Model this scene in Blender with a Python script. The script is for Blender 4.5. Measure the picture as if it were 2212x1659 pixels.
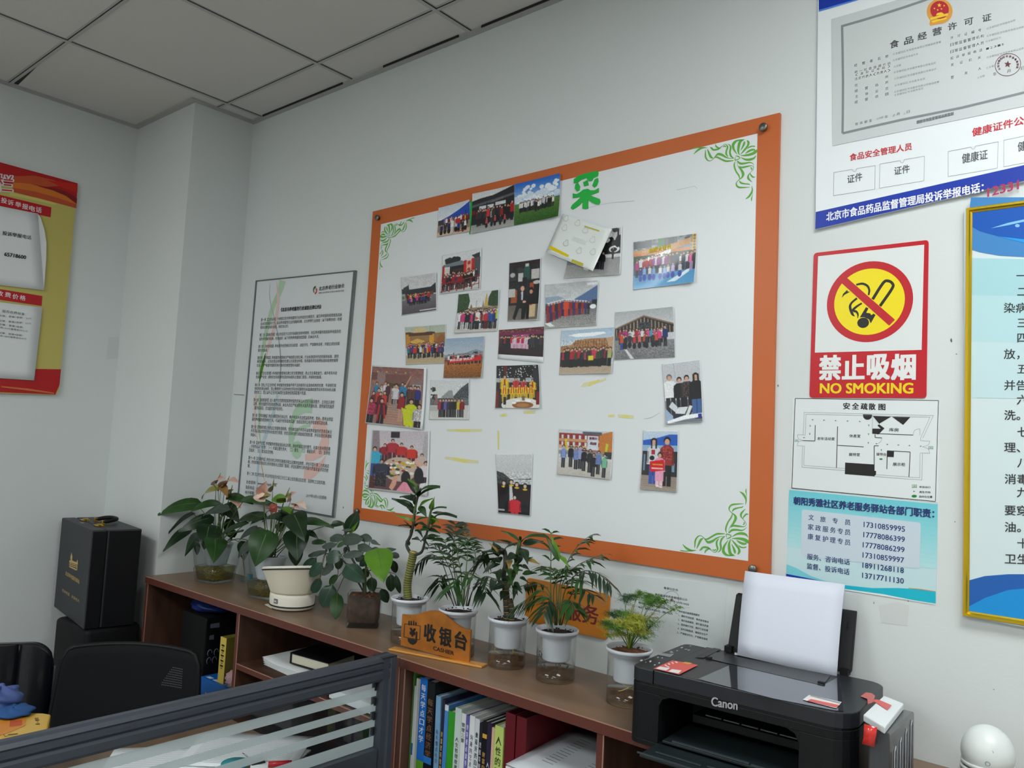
import bpy, bmesh, math, random
import numpy as np
from mathutils import Vector, Matrix
random.seed(7)
PI=math.pi
for o in list(bpy.data.objects): bpy.data.objects.remove(o)
SC=bpy.context.scene; COL=SC.collection

# ---------------------------------------------------------------- camera
FPX=1704.4164
CAM=Vector((2.81192,-1.75396,1.67747)); YAW,PIT,ROL=0.7041354,0.0738493,0.0512016
FW=Vector((-math.sin(YAW)*math.cos(PIT),math.cos(YAW)*math.cos(PIT),math.sin(PIT)))
RT=Vector((math.cos(YAW),math.sin(YAW),0)); UP=RT.cross(FW)
R2=RT*math.cos(ROL)+UP*math.sin(ROL); U2=-RT*math.sin(ROL)+UP*math.cos(ROL)
cd=bpy.data.cameras.new('camera'); cam=bpy.data.objects.new('camera',cd); COL.objects.link(cam)
cd.sensor_width=36; cd.lens=36*FPX/2212; cd.clip_start=.02
cam.matrix_world=Matrix(((R2.x,U2.x,-FW.x,CAM.x),(R2.y,U2.y,-FW.y,CAM.y),(R2.z,U2.z,-FW.z,CAM.z),(0,0,0,1)))
SC.camera=cam
SC.view_settings.view_transform='Standard'; SC.view_settings.look='None'
SC.view_settings.gamma=1; SC.view_settings.use_curve_mapping=False
SC.view_settings.exposure=0.2
SC.cycles.transparent_max_bounces=24
w=bpy.data.worlds.new('world'); SC.world=w; w.use_nodes=True
w.node_tree.nodes['Background'].inputs[0].default_value=(.75,.85,1,1)
w.node_tree.nodes['Background'].inputs[1].default_value=.3
XL=-.7013; XC=-.2004; YC=-.2631; ZC=2.9843; XR=5.2; YF=-5.4
# (x, y, size x, size y, strength) of the office ceiling light panels, all behind or beside the view
LIGHTS=[(3.1,-.98,1.15,.55,15.5),(3.1,-2.75,1.15,.55,11.5),(.6,-2.75,1.15,.55,18),(.6,-4.5,1.15,.55,12),(3.1,-4.5,1.15,.55,12)]

def ray(u,v): return FW+R2*((u-1106)/FPX)+U2*((829.5-v)/FPX)
def hit(u,v,ax,val):
    d=ray(u,v); return CAM+d*((val-CAM[ax])/d[ax])
def dpt(P): return (Vector(P)-CAM).dot(FW)
class Plane:
    def __init__(s,O,X,Z):
        s.O=Vector(O); s.X=Vector(X).normalized(); s.Z=Vector(Z).normalized(); s.N=s.X.cross(s.Z).normalized()
        # N points out of the wall towards the room
    def px(s,u,v,d=0):
        r=ray(u,v); t=(s.O-CAM).dot(s.N)/r.dot(s.N); return CAM+r*t+s.N*d
    def loc(s,x,z,d=0): return s.O+s.X*x+s.Z*z+s.N*d
WB=Plane((0,0,0),(1,0,0),(0,0,1))      # back wall, normal -Y
WL=Plane((XL,0,0),(0,1,0),(0,0,1))     # left wall, normal +X

# ---------------------------------------------------------------- materials
def lin(c):
    c=c/255; return c/12.92 if c<=.04045 else ((c+.055)/1.055)**2.4
def rgb(*c): return (lin(c[0]),lin(c[1]),lin(c[2]),1)
MATS={}
def mat(name,col,rough=.5,metal=0,spec=.5,alpha=None,trans=0,ior=1.45,coat=0,emit=None,estr=0,bump=0,bscale=40,var=0,vscale=8,sheen=0,thin=False):
    if name in MATS: return MATS[name]
    m=bpy.data.materials.new(name); m.use_nodes=True; nt=m.node_tree; b=nt.nodes['Principled BSDF']
    b.inputs['Base Color'].default_value=rgb(*col); b.inputs['Roughness'].default_value=rough
    b.inputs['Metallic'].default_value=metal; b.inputs['Specular IOR Level'].default_value=spec
    b.inputs['Transmission Weight'].default_value=trans; b.inputs['IOR'].default_value=ior
    b.inputs['Coat Weight'].default_value=coat; b.inputs['Sheen Weight'].default_value=sheen
    if alpha is not None: b.inputs['Alpha'].default_value=alpha
    if emit: b.inputs['Emission Color'].default_value=rgb(*emit); b.inputs['Emission Strength'].default_value=estr
    if bump or var:
        tc=nt.nodes.new('ShaderNodeTexCoord')
    if bump:
        n=nt.nodes.new('ShaderNodeTexNoise'); n.inputs['Scale'].default_value=bscale; n.inputs['Detail'].default_value=4
        nt.links.new(tc.outputs['Object'],n.inputs['Vector'])
        bp=nt.nodes.new('ShaderNodeBump'); bp.inputs['Strength'].default_value=bump; bp.inputs['Distance'].default_value=.002
        nt.links.new(n.outputs['Fac'],bp.inputs['Height']); nt.links.new(bp.outputs['Normal'],b.inputs['Normal'])
    if var:
        n=nt.nodes.new('ShaderNodeTexNoise'); n.inputs['Scale'].default_value=vscale; n.inputs['Detail'].default_value=5
        nt.links.new(tc.outputs['Object'],n.inputs['Vector'])
        r=nt.nodes.new('ShaderNodeValToRGB')
        a=[max(0,x*(1-var)) for x in b.inputs['Base Color'].default_value[:3]]; c=[min(1,x*(1+var)) for x in b.inputs['Base Color'].default_value[:3]]
        r.color_ramp.elements[0].color=(*a,1); r.color_ramp.elements[0].position=.3
        r.color_ramp.elements[1].color=(*c,1); r.color_ramp.elements[1].position=.7
        nt.links.new(n.outputs['Fac'],r.inputs['Fac']); nt.links.new(r.outputs['Color'],b.inputs['Base Color'])
    MATS[name]=m; return m
def wood(name,c1,c2,rough=.4,axis=0,coat=0,scale=1):
    if name in MATS: return MATS[name]
    m=bpy.data.materials.new(name); m.use_nodes=True; nt=m.node_tree; b=nt.nodes['Principled BSDF']
    tc=nt.nodes.new('ShaderNodeTexCoord'); mp=nt.nodes.new('ShaderNodeMapping'); n=nt.nodes.new('ShaderNodeTexNoise'); r=nt.nodes.new('ShaderNodeValToRGB')
    s=[22*scale]*3; s[axis]=3*scale; mp.inputs['Scale'].default_value=s
    n.inputs['Detail'].default_value=6; n.inputs['Distortion'].default_value=.6; n.inputs['Scale'].default_value=1
    nt.links.new(tc.outputs['Object'],mp.inputs[0]); nt.links.new(mp.outputs[0],n.inputs['Vector']); nt.links.new(n.outputs['Fac'],r.inputs[0])
    r.color_ramp.elements[0].color=rgb(*c1); r.color_ramp.elements[0].position=.35; r.color_ramp.elements[1].color=rgb(*c2); r.color_ramp.elements[1].position=.68
    nt.links.new(r.outputs[0],b.inputs['Base Color']); b.inputs['Roughness'].default_value=rough; b.inputs['Coat Weight'].default_value=coat
    MATS[name]=m; return m
def vcol(name='printed photo',rough=.28,coat=.25):
    if name in MATS: return MATS[name]
    m=bpy.data.materials.new(name); m.use_nodes=True; nt=m.node_tree; b=nt.nodes['Principled BSDF']
    a=nt.nodes.new('ShaderNodeAttribute'); a.attribute_name='Col'; nt.links.new(a.outputs['Color'],b.inputs['Base Color'])
    b.inputs['Roughness'].default_value=rough; b.inputs['Coat Weight'].default_value=coat; b.inputs['Coat Roughness'].default_value=.08
    MATS[name]=m; return m

# ---------------------------------------------------------------- object helpers
def tag(o,label=None,cat=None,group=None,kind=None):
    if label: o['label']=label
    if cat: o['category']=cat
    if group: o['group']=group
    if kind: o['kind']=kind
    return o
def thing(name,label,cat,loc=(0,0,0),group=None):
    o=bpy.data.objects.new(name,None); COL.objects.link(o); o.location=loc; o.empty_display_size=.05
    return tag(o,label,cat,group)
def adopt(o,parent):
    if parent is None: return
    o.parent=parent
    if parent.type=='EMPTY': o.matrix_parent_inverse=Matrix.Translation(-parent.location)
_txt=None
TCACHE={}
def text_geo(s,bold=0,res=2):
    global _txt
    k=(s,bold,res)
    if k in TCACHE: return TCACHE[k]
    if _txt is None:
        cu=bpy.data.curves.new('lettering','FONT'); _txt=bpy.data.objects.new('lettering',cu)
    cu=_txt.data; cu.body=s; cu.offset=bold; cu.resolution_u=res
    me=_txt.to_mesh(); V=[(v.co.x,v.co.y) for v in me.vertices]; F=[tuple(p.vertices) for p in me.polygons]; _txt.to_mesh_clear()
    TCACHE[k]=(V,F); return V,F
def cjk(s): return any(ord(c)>0x2e80 for c in s)
def smooth_pts(pts,n=6,closed=False):
    P=[np.array(p,float) for p in pts]; out=[]; L=len(P)
    rng=range(L if closed else L-1)
    for i in rng:
        if closed: a,b,c,d=P[(i-1)%L],P[i],P[(i+1)%L],P[(i+2)%L]
        else: a,b,c,d=P[max(i-1,0)],P[i],P[i+1],P[min(i+2,L-1)]
        for k in range(n):
            t=k/n; out.append(.5*((2*b)+(c-a)*t+(2*a-5*b+4*c-d)*t*t+(-a+3*b-3*c+d)*t**3))
    if not closed: out.append(P[-1])
    return out
class MB:
    def __init__(s): s.v=[]; s.f=[]; s.mi=[]; s.mats=[]; s.sm=[]; s.cur=0; s.smooth=False
    def m(s,mt,smooth=None):
        if mt not in s.mats: s.mats.append(mt)
        s.cur=s.mats.index(mt)
        if smooth is not None: s.smooth=smooth
        return s
    def add(s,V,F):
        b=len(s.v); s.v+= [tuple(v) for v in V]; s.f+=[tuple(i+b for i in f) for f in F]; s.mi+=[s.cur]*len(F); s.sm+=[s.smooth]*len(F); return s
    def poly(s,P): return s.add(P,[tuple(range(len(P)))])
    def box(s,x0,x1,y0,y1,z0,z1):
        V=[(x,y,z) for x in (x0,x1) for y in (y0,y1) for z in (z0,z1)]
        return s.add(V,[(0,1,3,2),(4,6,7,5),(0,4,5,1),(2,3,7,6),(0,2,6,4),(1,5,7,3)])
    def hexa(s,B,T):
        """bottom quad B, top quad T"""
        return s.add(list(B)+list(T),[(3,2,1,0),(4,5,6,7),(0,1,5,4),(1,2,6,5),(2,3,7,6),(3,0,4,7)])
    def obox(s,O,X,Y,Z):
        O,X,Y,Z=map(Vector,(O,X,Y,Z)); return s.hexa([O,O+X,O+X+Y,O+Y],[O+Z,O+X+Z,O+X+Y+Z,O+Y+Z])
    def prism(s,P,D):
        """polygon P (3d) extruded by vector D"""
        n=len(P); D=Vector(D); P=[Vector(p) for p in P]
        return s.add(P+[p+D for p in P],[tuple(range(n))[::-1],tuple(range(n,2*n))]+[(i,(i+1)%n,(i+1)%n+n,i+n) for i in range(n)])
    def ring(s,O,I):
        n=len(O); return s.add(list(O)+list(I),[(i,(i+1)%n,(i+1)%n+n,i+n) for i in range(n)])
    def grid(s,fn,nu,nv,closeu=False):
        V=[fn(i/nu,j/nv) for j in range(nv+1) for i in range(nu+(0 if closeu else 1))]
        w_=nu+(0 if closeu else 1); F=[]
        for j in range(nv):
            for i in range(nu):
                a=j*w_+i; b=j*w_+(i+1)%w_; F.append((a,b,b+w_,a+w_))
        return s.add(V,F)
    def tube(s,pts,r,n=8,cap=True):
        pts=[Vector(p) for p in pts]; R=r if isinstance(r,(list,tuple)) else [r]*len(pts)
        V=[];F=[]; t0=(pts[1]-pts[0]).normalized(); a=t0.orthogonal().normalized()
        for i,p in enumerate(pts):
            t=(pts[min(i+1,len(pts)-1)]-pts[max(i-1,0)]).normalized()
            a=(a-t*a.dot(t)); a=a.normalized() if a.length>1e-6 else t.orthogonal().normalized(); b=t.cross(a)
            for k in range(n):
                q=2*PI*k/n; V.append(p+(a*math.cos(q)+b*math.sin(q))*R[i])
        for i in range(len(pts)-1):
            for k in range(n): F.append((i*n+k,i*n+(k+1)%n,(i+1)*n+(k+1)%n,(i+1)*n+k))
        if cap: F+= [tuple(range(n))[::-1],tuple(range((len(pts)-1)*n,len(pts)*n))]
        return s.add(V,F)
    def lathe(s,prof,c=(0,0,0),n=32,cap0=False,cap1=False,sq=None):
        c=Vector(c); V=[];F=[]
        for r,z in prof:
            for k in range(n):
                q=2*PI*k/n; V.append(c+Vector((r*math.cos(q),r*math.sin(q),z)))
        for i in range(len(prof)-1):
            for k in range(n): F.append((i*n+k,i*n+(k+1)%n,(i+1)*n+(k+1)%n,(i+1)*n+k))
        if cap0: F.append(tuple(range(n))[::-1])
        if cap1: F.append(tuple(range((len(prof)-1)*n,len(prof)*n)))
        return s.add(V,F)
    def rbox(s,x0,x1,y0,y1,z0,z1,r=.01,n=4,rt=0):
        """box with rounded vertical edges (and optional chamfered top)"""
        P=[]
        for cx,cy,a in ((x1-r,y1-r,0),(x0+r,y1-r,PI/2),(x0+r,y0+r,PI),(x1-r,y0+r,1.5*PI)):
            for k in range(n+1):
                q=a+PI/2*k/n; P.append((cx+r*math.cos(q),cy+r*math.sin(q)))
        N=len(P); cx=(x0+x1)/2; cy=(y0+y1)/2
        L=[(1,z0),(1,z1-rt)]
        V=[(x,y,z0) for x,y in P]+[(x,y,z1-rt) for x,y in P]
        if rt:
            for k in (1,2,3):
                q=PI/2*k/3; ins=rt*(1-math.cos(q)); zz=z1-rt+rt*math.sin(q)
                V+=[(x-ins*(1 if x>cx else -1)*min(1,abs(x-cx)/((x1-x0)/2)),y-ins*(1 if y>cy else -1)*min(1,abs(y-cy)/((y1-y0)/2)),zz) for x,y in P]
        nl=len(V)//N
        F=[tuple(range(N))[::-1],tuple(range((nl-1)*N,nl*N))]
        for j in range(nl-1): F+=[(j*N+i,j*N+(i+1)%N,(j+1)*N+(i+1)%N,(j+1)*N+i) for i in range(N)]
        return s.add(V,F)
    def text(s,str_,O,X,Z,d=Vector((0,0,0)),bold=0,res=2,em=None):
        """text fitted into the parallelogram O + X (whole width) + Z (height)"""
        V,F=text_geo(str_,0,res)
        if not V: return s
        xs=[v[0] for v in V]; ys=[v[1] for v in V]; x0,x1=min(xs),max(xs)
        y0,y1=(-.12,.87) if (em if em is not None else cjk(str_)) else (min(ys),max(ys))
        O,X,Z=Vector(O)+Vector(d),Vector(X),Vector(Z)
        sh=[(0,0)] if not bold else [(-bold,-bold*.6),(bold,-bold*.6),(bold,bold*.6),(-bold,bold*.6)]+([(0,0),(0,bold*.6),(0,-bold*.6),(bold,0),(-bold,0)] if bold>.03 else [])
        N=X.cross(Z).normalized()*.00009
        for k,(dx,dy) in enumerate(sh): s.add([O+N*k+X*((x+dx-x0)/(x1-x0))+Z*((y+dy-y0)/(y1-y0)) for x,y in V],F)
        return s
    # --- things printed on / cut to a plane, located through the photograph
    def jit(s): s.k=getattr(s,'k',0)+1; return 2.2e-5*(s.k%8)
    def ppoly(s,pl,pts,d,smooth=0,closed=True):
        d+=s.jit()
        if smooth: pts=smooth_pts(pts,smooth,closed)
        return s.poly([pl.px(u,v,d) for u,v in pts])
    def pslab(s,pl,pts,d0,d1):
        P=[pl.px(u,v,0)+pl.N*d0 for u,v in pts]; return s.prism(P,pl.N*(d1-d0))
    def ptext(s,pl,str_,bl,br,h,d,bold=0,res=2,em=None):
        O=pl.px(*bl,0); X=pl.px(*br,0)-O; Z=pl.Z*((pl.px(bl[0],bl[1]-h,0)-O).dot(pl.Z))
        return s.text(str_,O,X,Z,pl.N*d,bold,res,em)
    def pstroke(s,pl,pts,d,sc=1,org=(0,0),n=5,T=None):
        d+=s.jit()
        P=smooth_pts(pts,n); L=[];R=[]
        for i,p in enumerate(P):
            a=P[max(i-1,0)]; b=P[min(i+1,len(P)-1)]; t=b[:2]-a[:2]; t=t/(np.hypot(*t)+1e-9); nn=np.array((-t[1],t[0]))
            L.append(p[:2]+nn*p[2]/2); R.append(p[:2]-nn*p[2]/2)
        f=T or (lambda q: pl.px(org[0]+q[0]*sc,org[1]+q[1]*sc,d))
        V=[f(q) for q in L]+[f(q) for q in R]; m_=len(L)
        return s.add(V,[(i,i+1,i+1+m_,i+m_) for i in range(m_-1)])
    def build(s,name,parent=None,mt=None,label=None,cat=None,group=None,kind=None,bevel=0,flip=False,solid=0,sub=0):
        me=bpy.data.meshes.new(name); me.from_pydata(s.v,[],s.f)
        if mt is not None and not s.mats: s.mats=[mt]
        for q in s.mats: me.materials.append(q)
        if len(s.mats)>1: me.polygons.foreach_set('material_index',s.mi)
        me.polygons.foreach_set('use_smooth',s.sm)
        o=bpy.data.objects.new(name,me); COL.objects.link(o); tag(o,label,cat,group,kind)
        adopt(o,parent)
        if solid:
            q=o.modifiers.new('solid','SOLIDIFY'); q.thickness=solid; q.offset=0
        if sub:
            q=o.modifiers.new('sub','SUBSURF'); q.levels=sub; q.render_levels=sub
        if bevel:
            q=o.modifiers.new('bevel','BEVEL'); q.width=bevel; q.segments=2; q.limit_method='ANGLE'; q.angle_limit=.7
        return o
def fixn(o):
    bm=bmesh.new(); bm.from_mesh(o.data); bmesh.ops.recalc_face_normals(bm,faces=bm.faces); bm.to_mesh(o.data); bm.free(); return o
# ================================================================ THE ROOM
M_wall=mat('white wall paint',(210,214,213),.75,bump=.15,bscale=90,spec=.3)
M_ceil=mat('ceiling board white',(205,203,199),.9,bump=.3,bscale=160,spec=.2)
M_grid=mat('ceiling grid metal',(176,176,173),.5)
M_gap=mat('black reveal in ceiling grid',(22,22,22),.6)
M_floor=mat('grey floor tile',(150,146,140),.4,var=.08)
M_trimc=mat('ceiling edge trim grey',(168,169,165),.55)
M_smudge=mat('grubby marks on paint',(203,206,204),.8)
M_fleck=mat('dark flecks on paint',(90,92,100),.8)
T=.12
S=lambda mb,name,mt: mb.build(name,None,mt,kind='structure')
WALL_B=S(MB().box(XL-T,XR+T,0,T,0,ZC+.1),'wall_back',M_wall)
WALL_L=S(MB().box(XL-T,XL,YF,0,0,ZC+.1),'wall_left',M_wall)
S(MB().box(XR,XR+T,YF,0,0,ZC+.1),'wall_right',M_wall)
S(MB().box(XL-T,XR+T,YF-T,YF,0,ZC+.1),'wall_front',M_wall)
S(MB().box(XL,XC,YC,0,0,ZC),'wall_pillar',M_wall)
S(MB().box(XL-T,XR+T,YF-T,T,-.1,0),'floor',M_floor)
# suspended ceiling: backing slab, tiles as separate panels between metal runners
ce=S(MB().box(XL-T,XR+T,YF-T,T,ZC+.03,ZC+.1),'ceiling',M_gap)
X1=-.1084; YB=-.1784
xs=[X1+.6*i for i in range(-1,10)]; ys=[YB-.6*i for i in range(0,9)]
xe=[XL]+[x for x in xs if XL+.02<x<XR]+[XR]; ye=[0]+ys+[YF]
LP=[]
for (lx,ly,sx,sy,st) in LIGHTS: LP.append((lx-sx/2,lx+sx/2,ly-sy/2,ly+sy/2))
tile_me={}
for i in range(len(xe)-1):
    for j in range(len(ye)-1):
        x0,x1,y1,y0=xe[i]+.006,xe[i+1]-.006,ye[j]-.006,ye[j+1]+.006
        if y1-y0<.02 or x1-x0<.02: continue
        cx_,cy_=(x0+x1)/2,(y0+y1)/2
        if any(a-.05<cx_<b+.05 and c-.05<cy_<d+.05 for a,b,c,d in LP): continue
        if x1<XC+.05 and y0>YC: continue
        if x0<XC and x1>XC-.05 and y1>YC and x1<XC+.6 and y0>=YC-.05: x0=XC+.004   # cut round the pillar
        key=(round(x1-x0,3),round(y1-y0,3))
        if key not in tile_me:
            a,b=key; mb=MB().box(-a/2,a/2,-b/2,b/2,0,.012); me=bpy.data.meshes.new('ceiling_tile'); me.from_pydata(mb.v,[],mb.f); me.materials.append(M_ceil); tile_me[key]=me
        o=bpy.data.objects.new('ceiling_tile',tile_me[key]); COL.objects.link(o); o.parent=ce; o.location=((x0+x1)/2,(y0+y1)/2,ZC-.002+random.uniform(0,.001))
# flat dark wedge under a tile edge near the left wall, built after the runners
# runners (grey flange with a black reveal down one side)
for x in xs:
    if XL<x<XR: MB().m(M_grid).box(x-.011,x+.003,YF,0,ZC-.006,ZC+.004).m(M_gap).box(x+.003,x+.0055,YF,0,ZC-.0045,ZC+.004).m(M_grid).box(x+.0055,x+.008,YF,0,ZC-.003,ZC+.004).build('ceiling_runner',ce)
for y in ys:
    MB().m(M_grid).box(XL,XR,y+.001,y+.012,ZC-.005,ZC+.004).m(M_gap).box(XL,XR,y-.002,y+.001,ZC-.004,ZC+.004).m(M_grid).box(XL,XR,y-.008,y-.002,ZC-.003,ZC+.004).build('ceiling_runner',ce)
MB().m(M_gap).poly([(XL+.03,ys[1]+.030,ZC-.0028),(XL+.03,ys[1]+.014,ZC-.0028),(XL+.28,ys[1]+.0135,ZC-.0028)]).build('dark_tile_wedge',ce)
# L shaped wall angles where ceiling meets the walls
tw=.024
def trim(n,x0,x1,y0,y1):
    mb=MB().m(M_trimc).box(x0,x1,y0,y1,ZC-.009,ZC-.001)
    mb.build('trim_%d'%n,None,kind='structure')
trim(1,XC,XR,-tw,0); trim(2,XL,XL+tw,YF,YC); trim(3,XL+tw,XC+tw,YC-tw,YC); trim(4,XC,XC+tw,YC-.0,-tw); trim(5,XR-tw,XR,YF,-tw); trim(6,XL+tw,XR-tw,YF,YF+tw)
MB().m(M_gap).box(XC+.11,X1+.55,-tw-.003,-tw,ZC-.0095,ZC-.002).box(X1+.78,X1+1.15,-tw-.003,-tw,ZC-.0095,ZC-.002).box(X1+1.25,XR,-tw-.003,-tw,ZC-.0095,ZC-.002).build('trim_7',None,kind='structure')
# lights
M_frame=mat('white light frame',(225,225,225),.4)
for k,(lx,ly,sx,sy,st) in enumerate(LIGHTS):
    M_l=mat('light diffuser %g'%st,(255,255,255),.5,emit=(247,252,252),estr=st)
    t=thing('ceiling_light',['ceiling panel light nearest the notice board wall','ceiling panel light above the camera side of the room','ceiling panel light above the desks on the left','rear left ceiling panel light','rear right ceiling panel light'][k],'light',(lx,ly,ZC-.01))
    a,b,c,d=lx-sx/2,lx+sx/2,ly-sy/2,ly+sy/2
    MB().box(a,b,c,d,ZC-.011,ZC-.004).build('diffuser',t,M_l)
    MB().box(a-.02,b+.02,c-.02,c,ZC-.014,ZC).box(a-.02,b+.02,d,d+.02,ZC-.014,ZC).box(a-.02,a,c,d,ZC-.014,ZC).box(b,b+.02,c,d,ZC-.014,ZC).build('frame',t,M_frame)
# small marks on the walls
mk=MB().m(M_smudge); 
for P in ([(1898,1308),(1940,1300),(1965,1308),(1960,1352),(1905,1345)],): mk.ppoly(WL if P[0][0]<400 else WB,P,.0006)
mk.m(M_fleck)
def fleck(pl,u,v,a,b): mk.ppoly(pl,[(u-a,v),(u,v-b),(u+a*.6,v-b*.3),(u+a,v+b*.5),(u,v+b)],.0007)
for u,v,a,b in ((528,494,1.5,3.5),(2055,735,2.5,5),(2066,765,2,1.2),(2169,797,2,1.2),(1681,833,1.5,3),(1888,1302,1,3),(2082,1107,1.5,1.5),(2063,1127,2,1),(2111,1190,2,1),(2110,1218,1.5,1.5),(742,1096,1.2,2.5),(2147,1489,1.8,1),(1960,1613,1,1),(1962,1298,1,2.5)): fleck(WB,u,v,a,b)
for p in ([(505,852,1.2),(528,853.5,1.5)],): mk.pstroke(WB,p,.0007)
mk.build('paint_mark',WALL_B)
MB().m(M_smudge).ppoly(WL,[(234,728),(258,728),(254,775),(229,776)],.0006).build('paint_mark',WALL_L)
# ================================================================ SIGNS AND POSTERS ON THE WALLS
K=lambda n,*c,**k: mat(n,c,**({'rough':.6}|k))
ink=K('black ink',28,28,32); white_pvc=K('white board print',226,230,232,rough=.35); paper=K('white paper',222,225,226,rough=.75)
M_side=K('grey board edge',120,120,122)
def board(name,label,cat,quad,th,mt,pl=WB,d0=0,edge=None,group=None):
    """a rigid board or sheet: quad = its four corners TL TR BR BL as seen, th = thickness"""
    mb=MB().m(mt).pslab(pl,quad,d0,d0+th)
    return fixn(mb.build(name,None,None,label,cat,group))
# ---- landscape: food licence board (upper right, runs out of the picture)
q=[(1771,-92),(2330,-284),(2340,364),(1764,497)]
blue=K('deep blue print',18,52,160,rough=.35); red=K('red lettering',196,38,52); lb=K('grey hairline',150,152,156)
o=board('licence_board','white licence board with blue bands above the no smoking sign','notice board',q,.008,white_pvc)
D=.0084
mb=MB().m(blue).ppoly(WB,[(1764,497),(1765,460),(2340,331),(2340,364)],D).build('blue_band',o); mb=MB().m(blue).ppoly(WB,[(1771,-92),(1771.5,25),(1860,0),(2330,-130),(2330,-284)],D)
mb.m(K('light blue line',70,130,220)).ppoly(WB,[(1771.5,25),(1771.5,29),(1860,3),(2330,-127),(2330,-130)],D+.0002).build('blue_band',o)
mb=MB().m(K('white lettering',232,234,240))
mb.ptext(WB,'北京市食品药品监督管理局投诉举报电话：',(1788,481),(2126,418),20,D+.0006,.03)
mb.m(K('crimson lettering',170,40,90)).ptext(WB,'12331',(2135,428),(2202,411),19,D+.0006,.02)
mb.m(red).ptext(WB,'食品安全管理人员',(1838,351),(1972,327),16,D,.02).ptext(WB,'健康证件公示',(2102,299),(2236,267),19,D,.02)
mb.m(K('grey lettering',70,74,78)).ptext(WB,'证件',(1833,400),(1865,393),19,D,.01).ptext(WB,'证件',(1934,382),(1967,376),19,D,.01).ptext(WB,'健康证',(2080,357),(2135,347),22,D,.01).ptext(WB,'健康证',(2200,332),(2256,320),22,D,.01)
mb.build('lettering',o)
mb=MB().m(lb)
for (x0,y0,x1,y1,x2,y2,x3,y3) in ((1804,375,1893,360,1892,411,1803,425),(1903,357,1999,340,1998,393,1902,409),(2050,330,2158,309,2156,366,2050,384),(2170,306,2280,283,2280,342,2170,363)):
    mx,my=(x0+x1)/2,(y0+y1)/2
    for a,b in (((x0,y0),(mx-5,my+1)),((mx+5,my-1),(x1,y1)),((x1,y1),(x2,y2)),((x2,y2),(x3,y3)),((x3,y3),(x0,y0))): mb.pstroke(WB,[(*a,.9),(*b,.9)],D,n=1)
    mb.pstroke(WB,[(mx-5,my+1,.9),(mx-2,my+5,.9),(mx+2,my+5,.9),(mx+5,my-1,.9)],D)
mb.build('card_outlines',o)
# ---- the certificate sheet stuck on it
cq=[(1799,45),(2300,-100),(2310,213),(1801,318)]
cert=board('certificate_sheet','grey-white printed certificate sheet with a red and gold emblem','certificate',cq,.0006,K('certificate paper',196,200,200,rough=.5),d0=.0085)
D=.0094; gr=K('certificate border grey',128,134,136); tx=K('certificate ink',70,72,74); tf=K('faded ink',140,143,144)
mb=MB().m(gr)
for a in ([(1820,61,5),(1905,36,5),(2000,5,5),(2030,-8,5)],[(1822,60,5),(1824,180,5),(1823,291,5)],[(1823,291,5),(1950,262,5),(2080,236,5),(2212,204,5),(2300,186,5)]): mb.pstroke(WB,a,D,n=2)
mb.build('border',cert)
mb=MB().m(tx)
for c,u,v in zip('食品经营许可证',(1925,1956,1985,2017,2050,2085,2124),(110,102,93,83,72,62,54)): mb.ptext(WB,c,(u,v),(u+19,v-5),17,D,.02)
def sp(s,u0,v0,u1,v1,h=7,m_=tx,bold=0):
    mb.m(m_); n=len(s)
    for i,c in enumerate(s):
        if c==' ': continue
        t=i/max(1,n-1); u=u0+(u1-u0)*t; v=v0+(v1-v0)*t
        mb.ptext(WB,c,(u,v),(u+h*.95,v-h*.25),h,D,bold,1,em=True)
sp('经营者名称',1848,149,1915,130); sp('统一社会信用代码',1849,163,1920,145,6.5); sp('（身份证号码）',1850,169,1920,151,6)
sp('法定代表人（负责人）',1849,178,1920,160,6.5); sp('住所',1849,192,1915,174); sp('经营场所',1849,204,1915,186); sp('主体业态',1850,216,1915,199); sp('经营项目',1849,228,1915,211)
sp('许可证编号',2055,90,2115,74); sp('日常监督管理机构',2055,105,2120,87,7.5); sp('日常监督管理人员',2055,120,2120,102,7.5); sp('投诉举报电话',2055,134,2117,117); sp('发证机关',2056,148,2114,133); sp('签发人',2056,175,2115,157)
sp('12315',2132,113,2165,104,6.5); sp('年月日',2147,169,2207,156,8); sp('有效期至',1850,275,1880,268,6.5); sp('年',1914,260,1915,260,7); sp('月',1939,254,1940,254,7); sp('日',1961,249,1962,249,7)
for a in ((1931,124,2034,98),(1931,137,1985,124),(1933,151,1948,148),(1933,163,2023,143),(1934,177,2024,156),(1935,191,2000,177),(1934,205,2030,184),(1934,212,1996,198),(2133,69,2194,52),(2133,85,2212,66),(2131,97,2163,89),(2133,131,2212,112),(2132,154,2148,150),(2113,175,2128,171),(1896,263,1910,260),(1930,257,1936,255),(1954,252,1959,250)):
    n=int((a[2]-a[0])/6)+1; sp(('北京朝阳区市场服务有限公司食品经营管理社区站点'*2)[:n],a[0],a[1],a[2]-4,a[3],5,tf)
mb.m(gr).ptext(WB,'国家市场监督管理总局监制',(1983,271),(2062,252),7,D,.05,1)
mb.build('lettering',cert)
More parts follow.
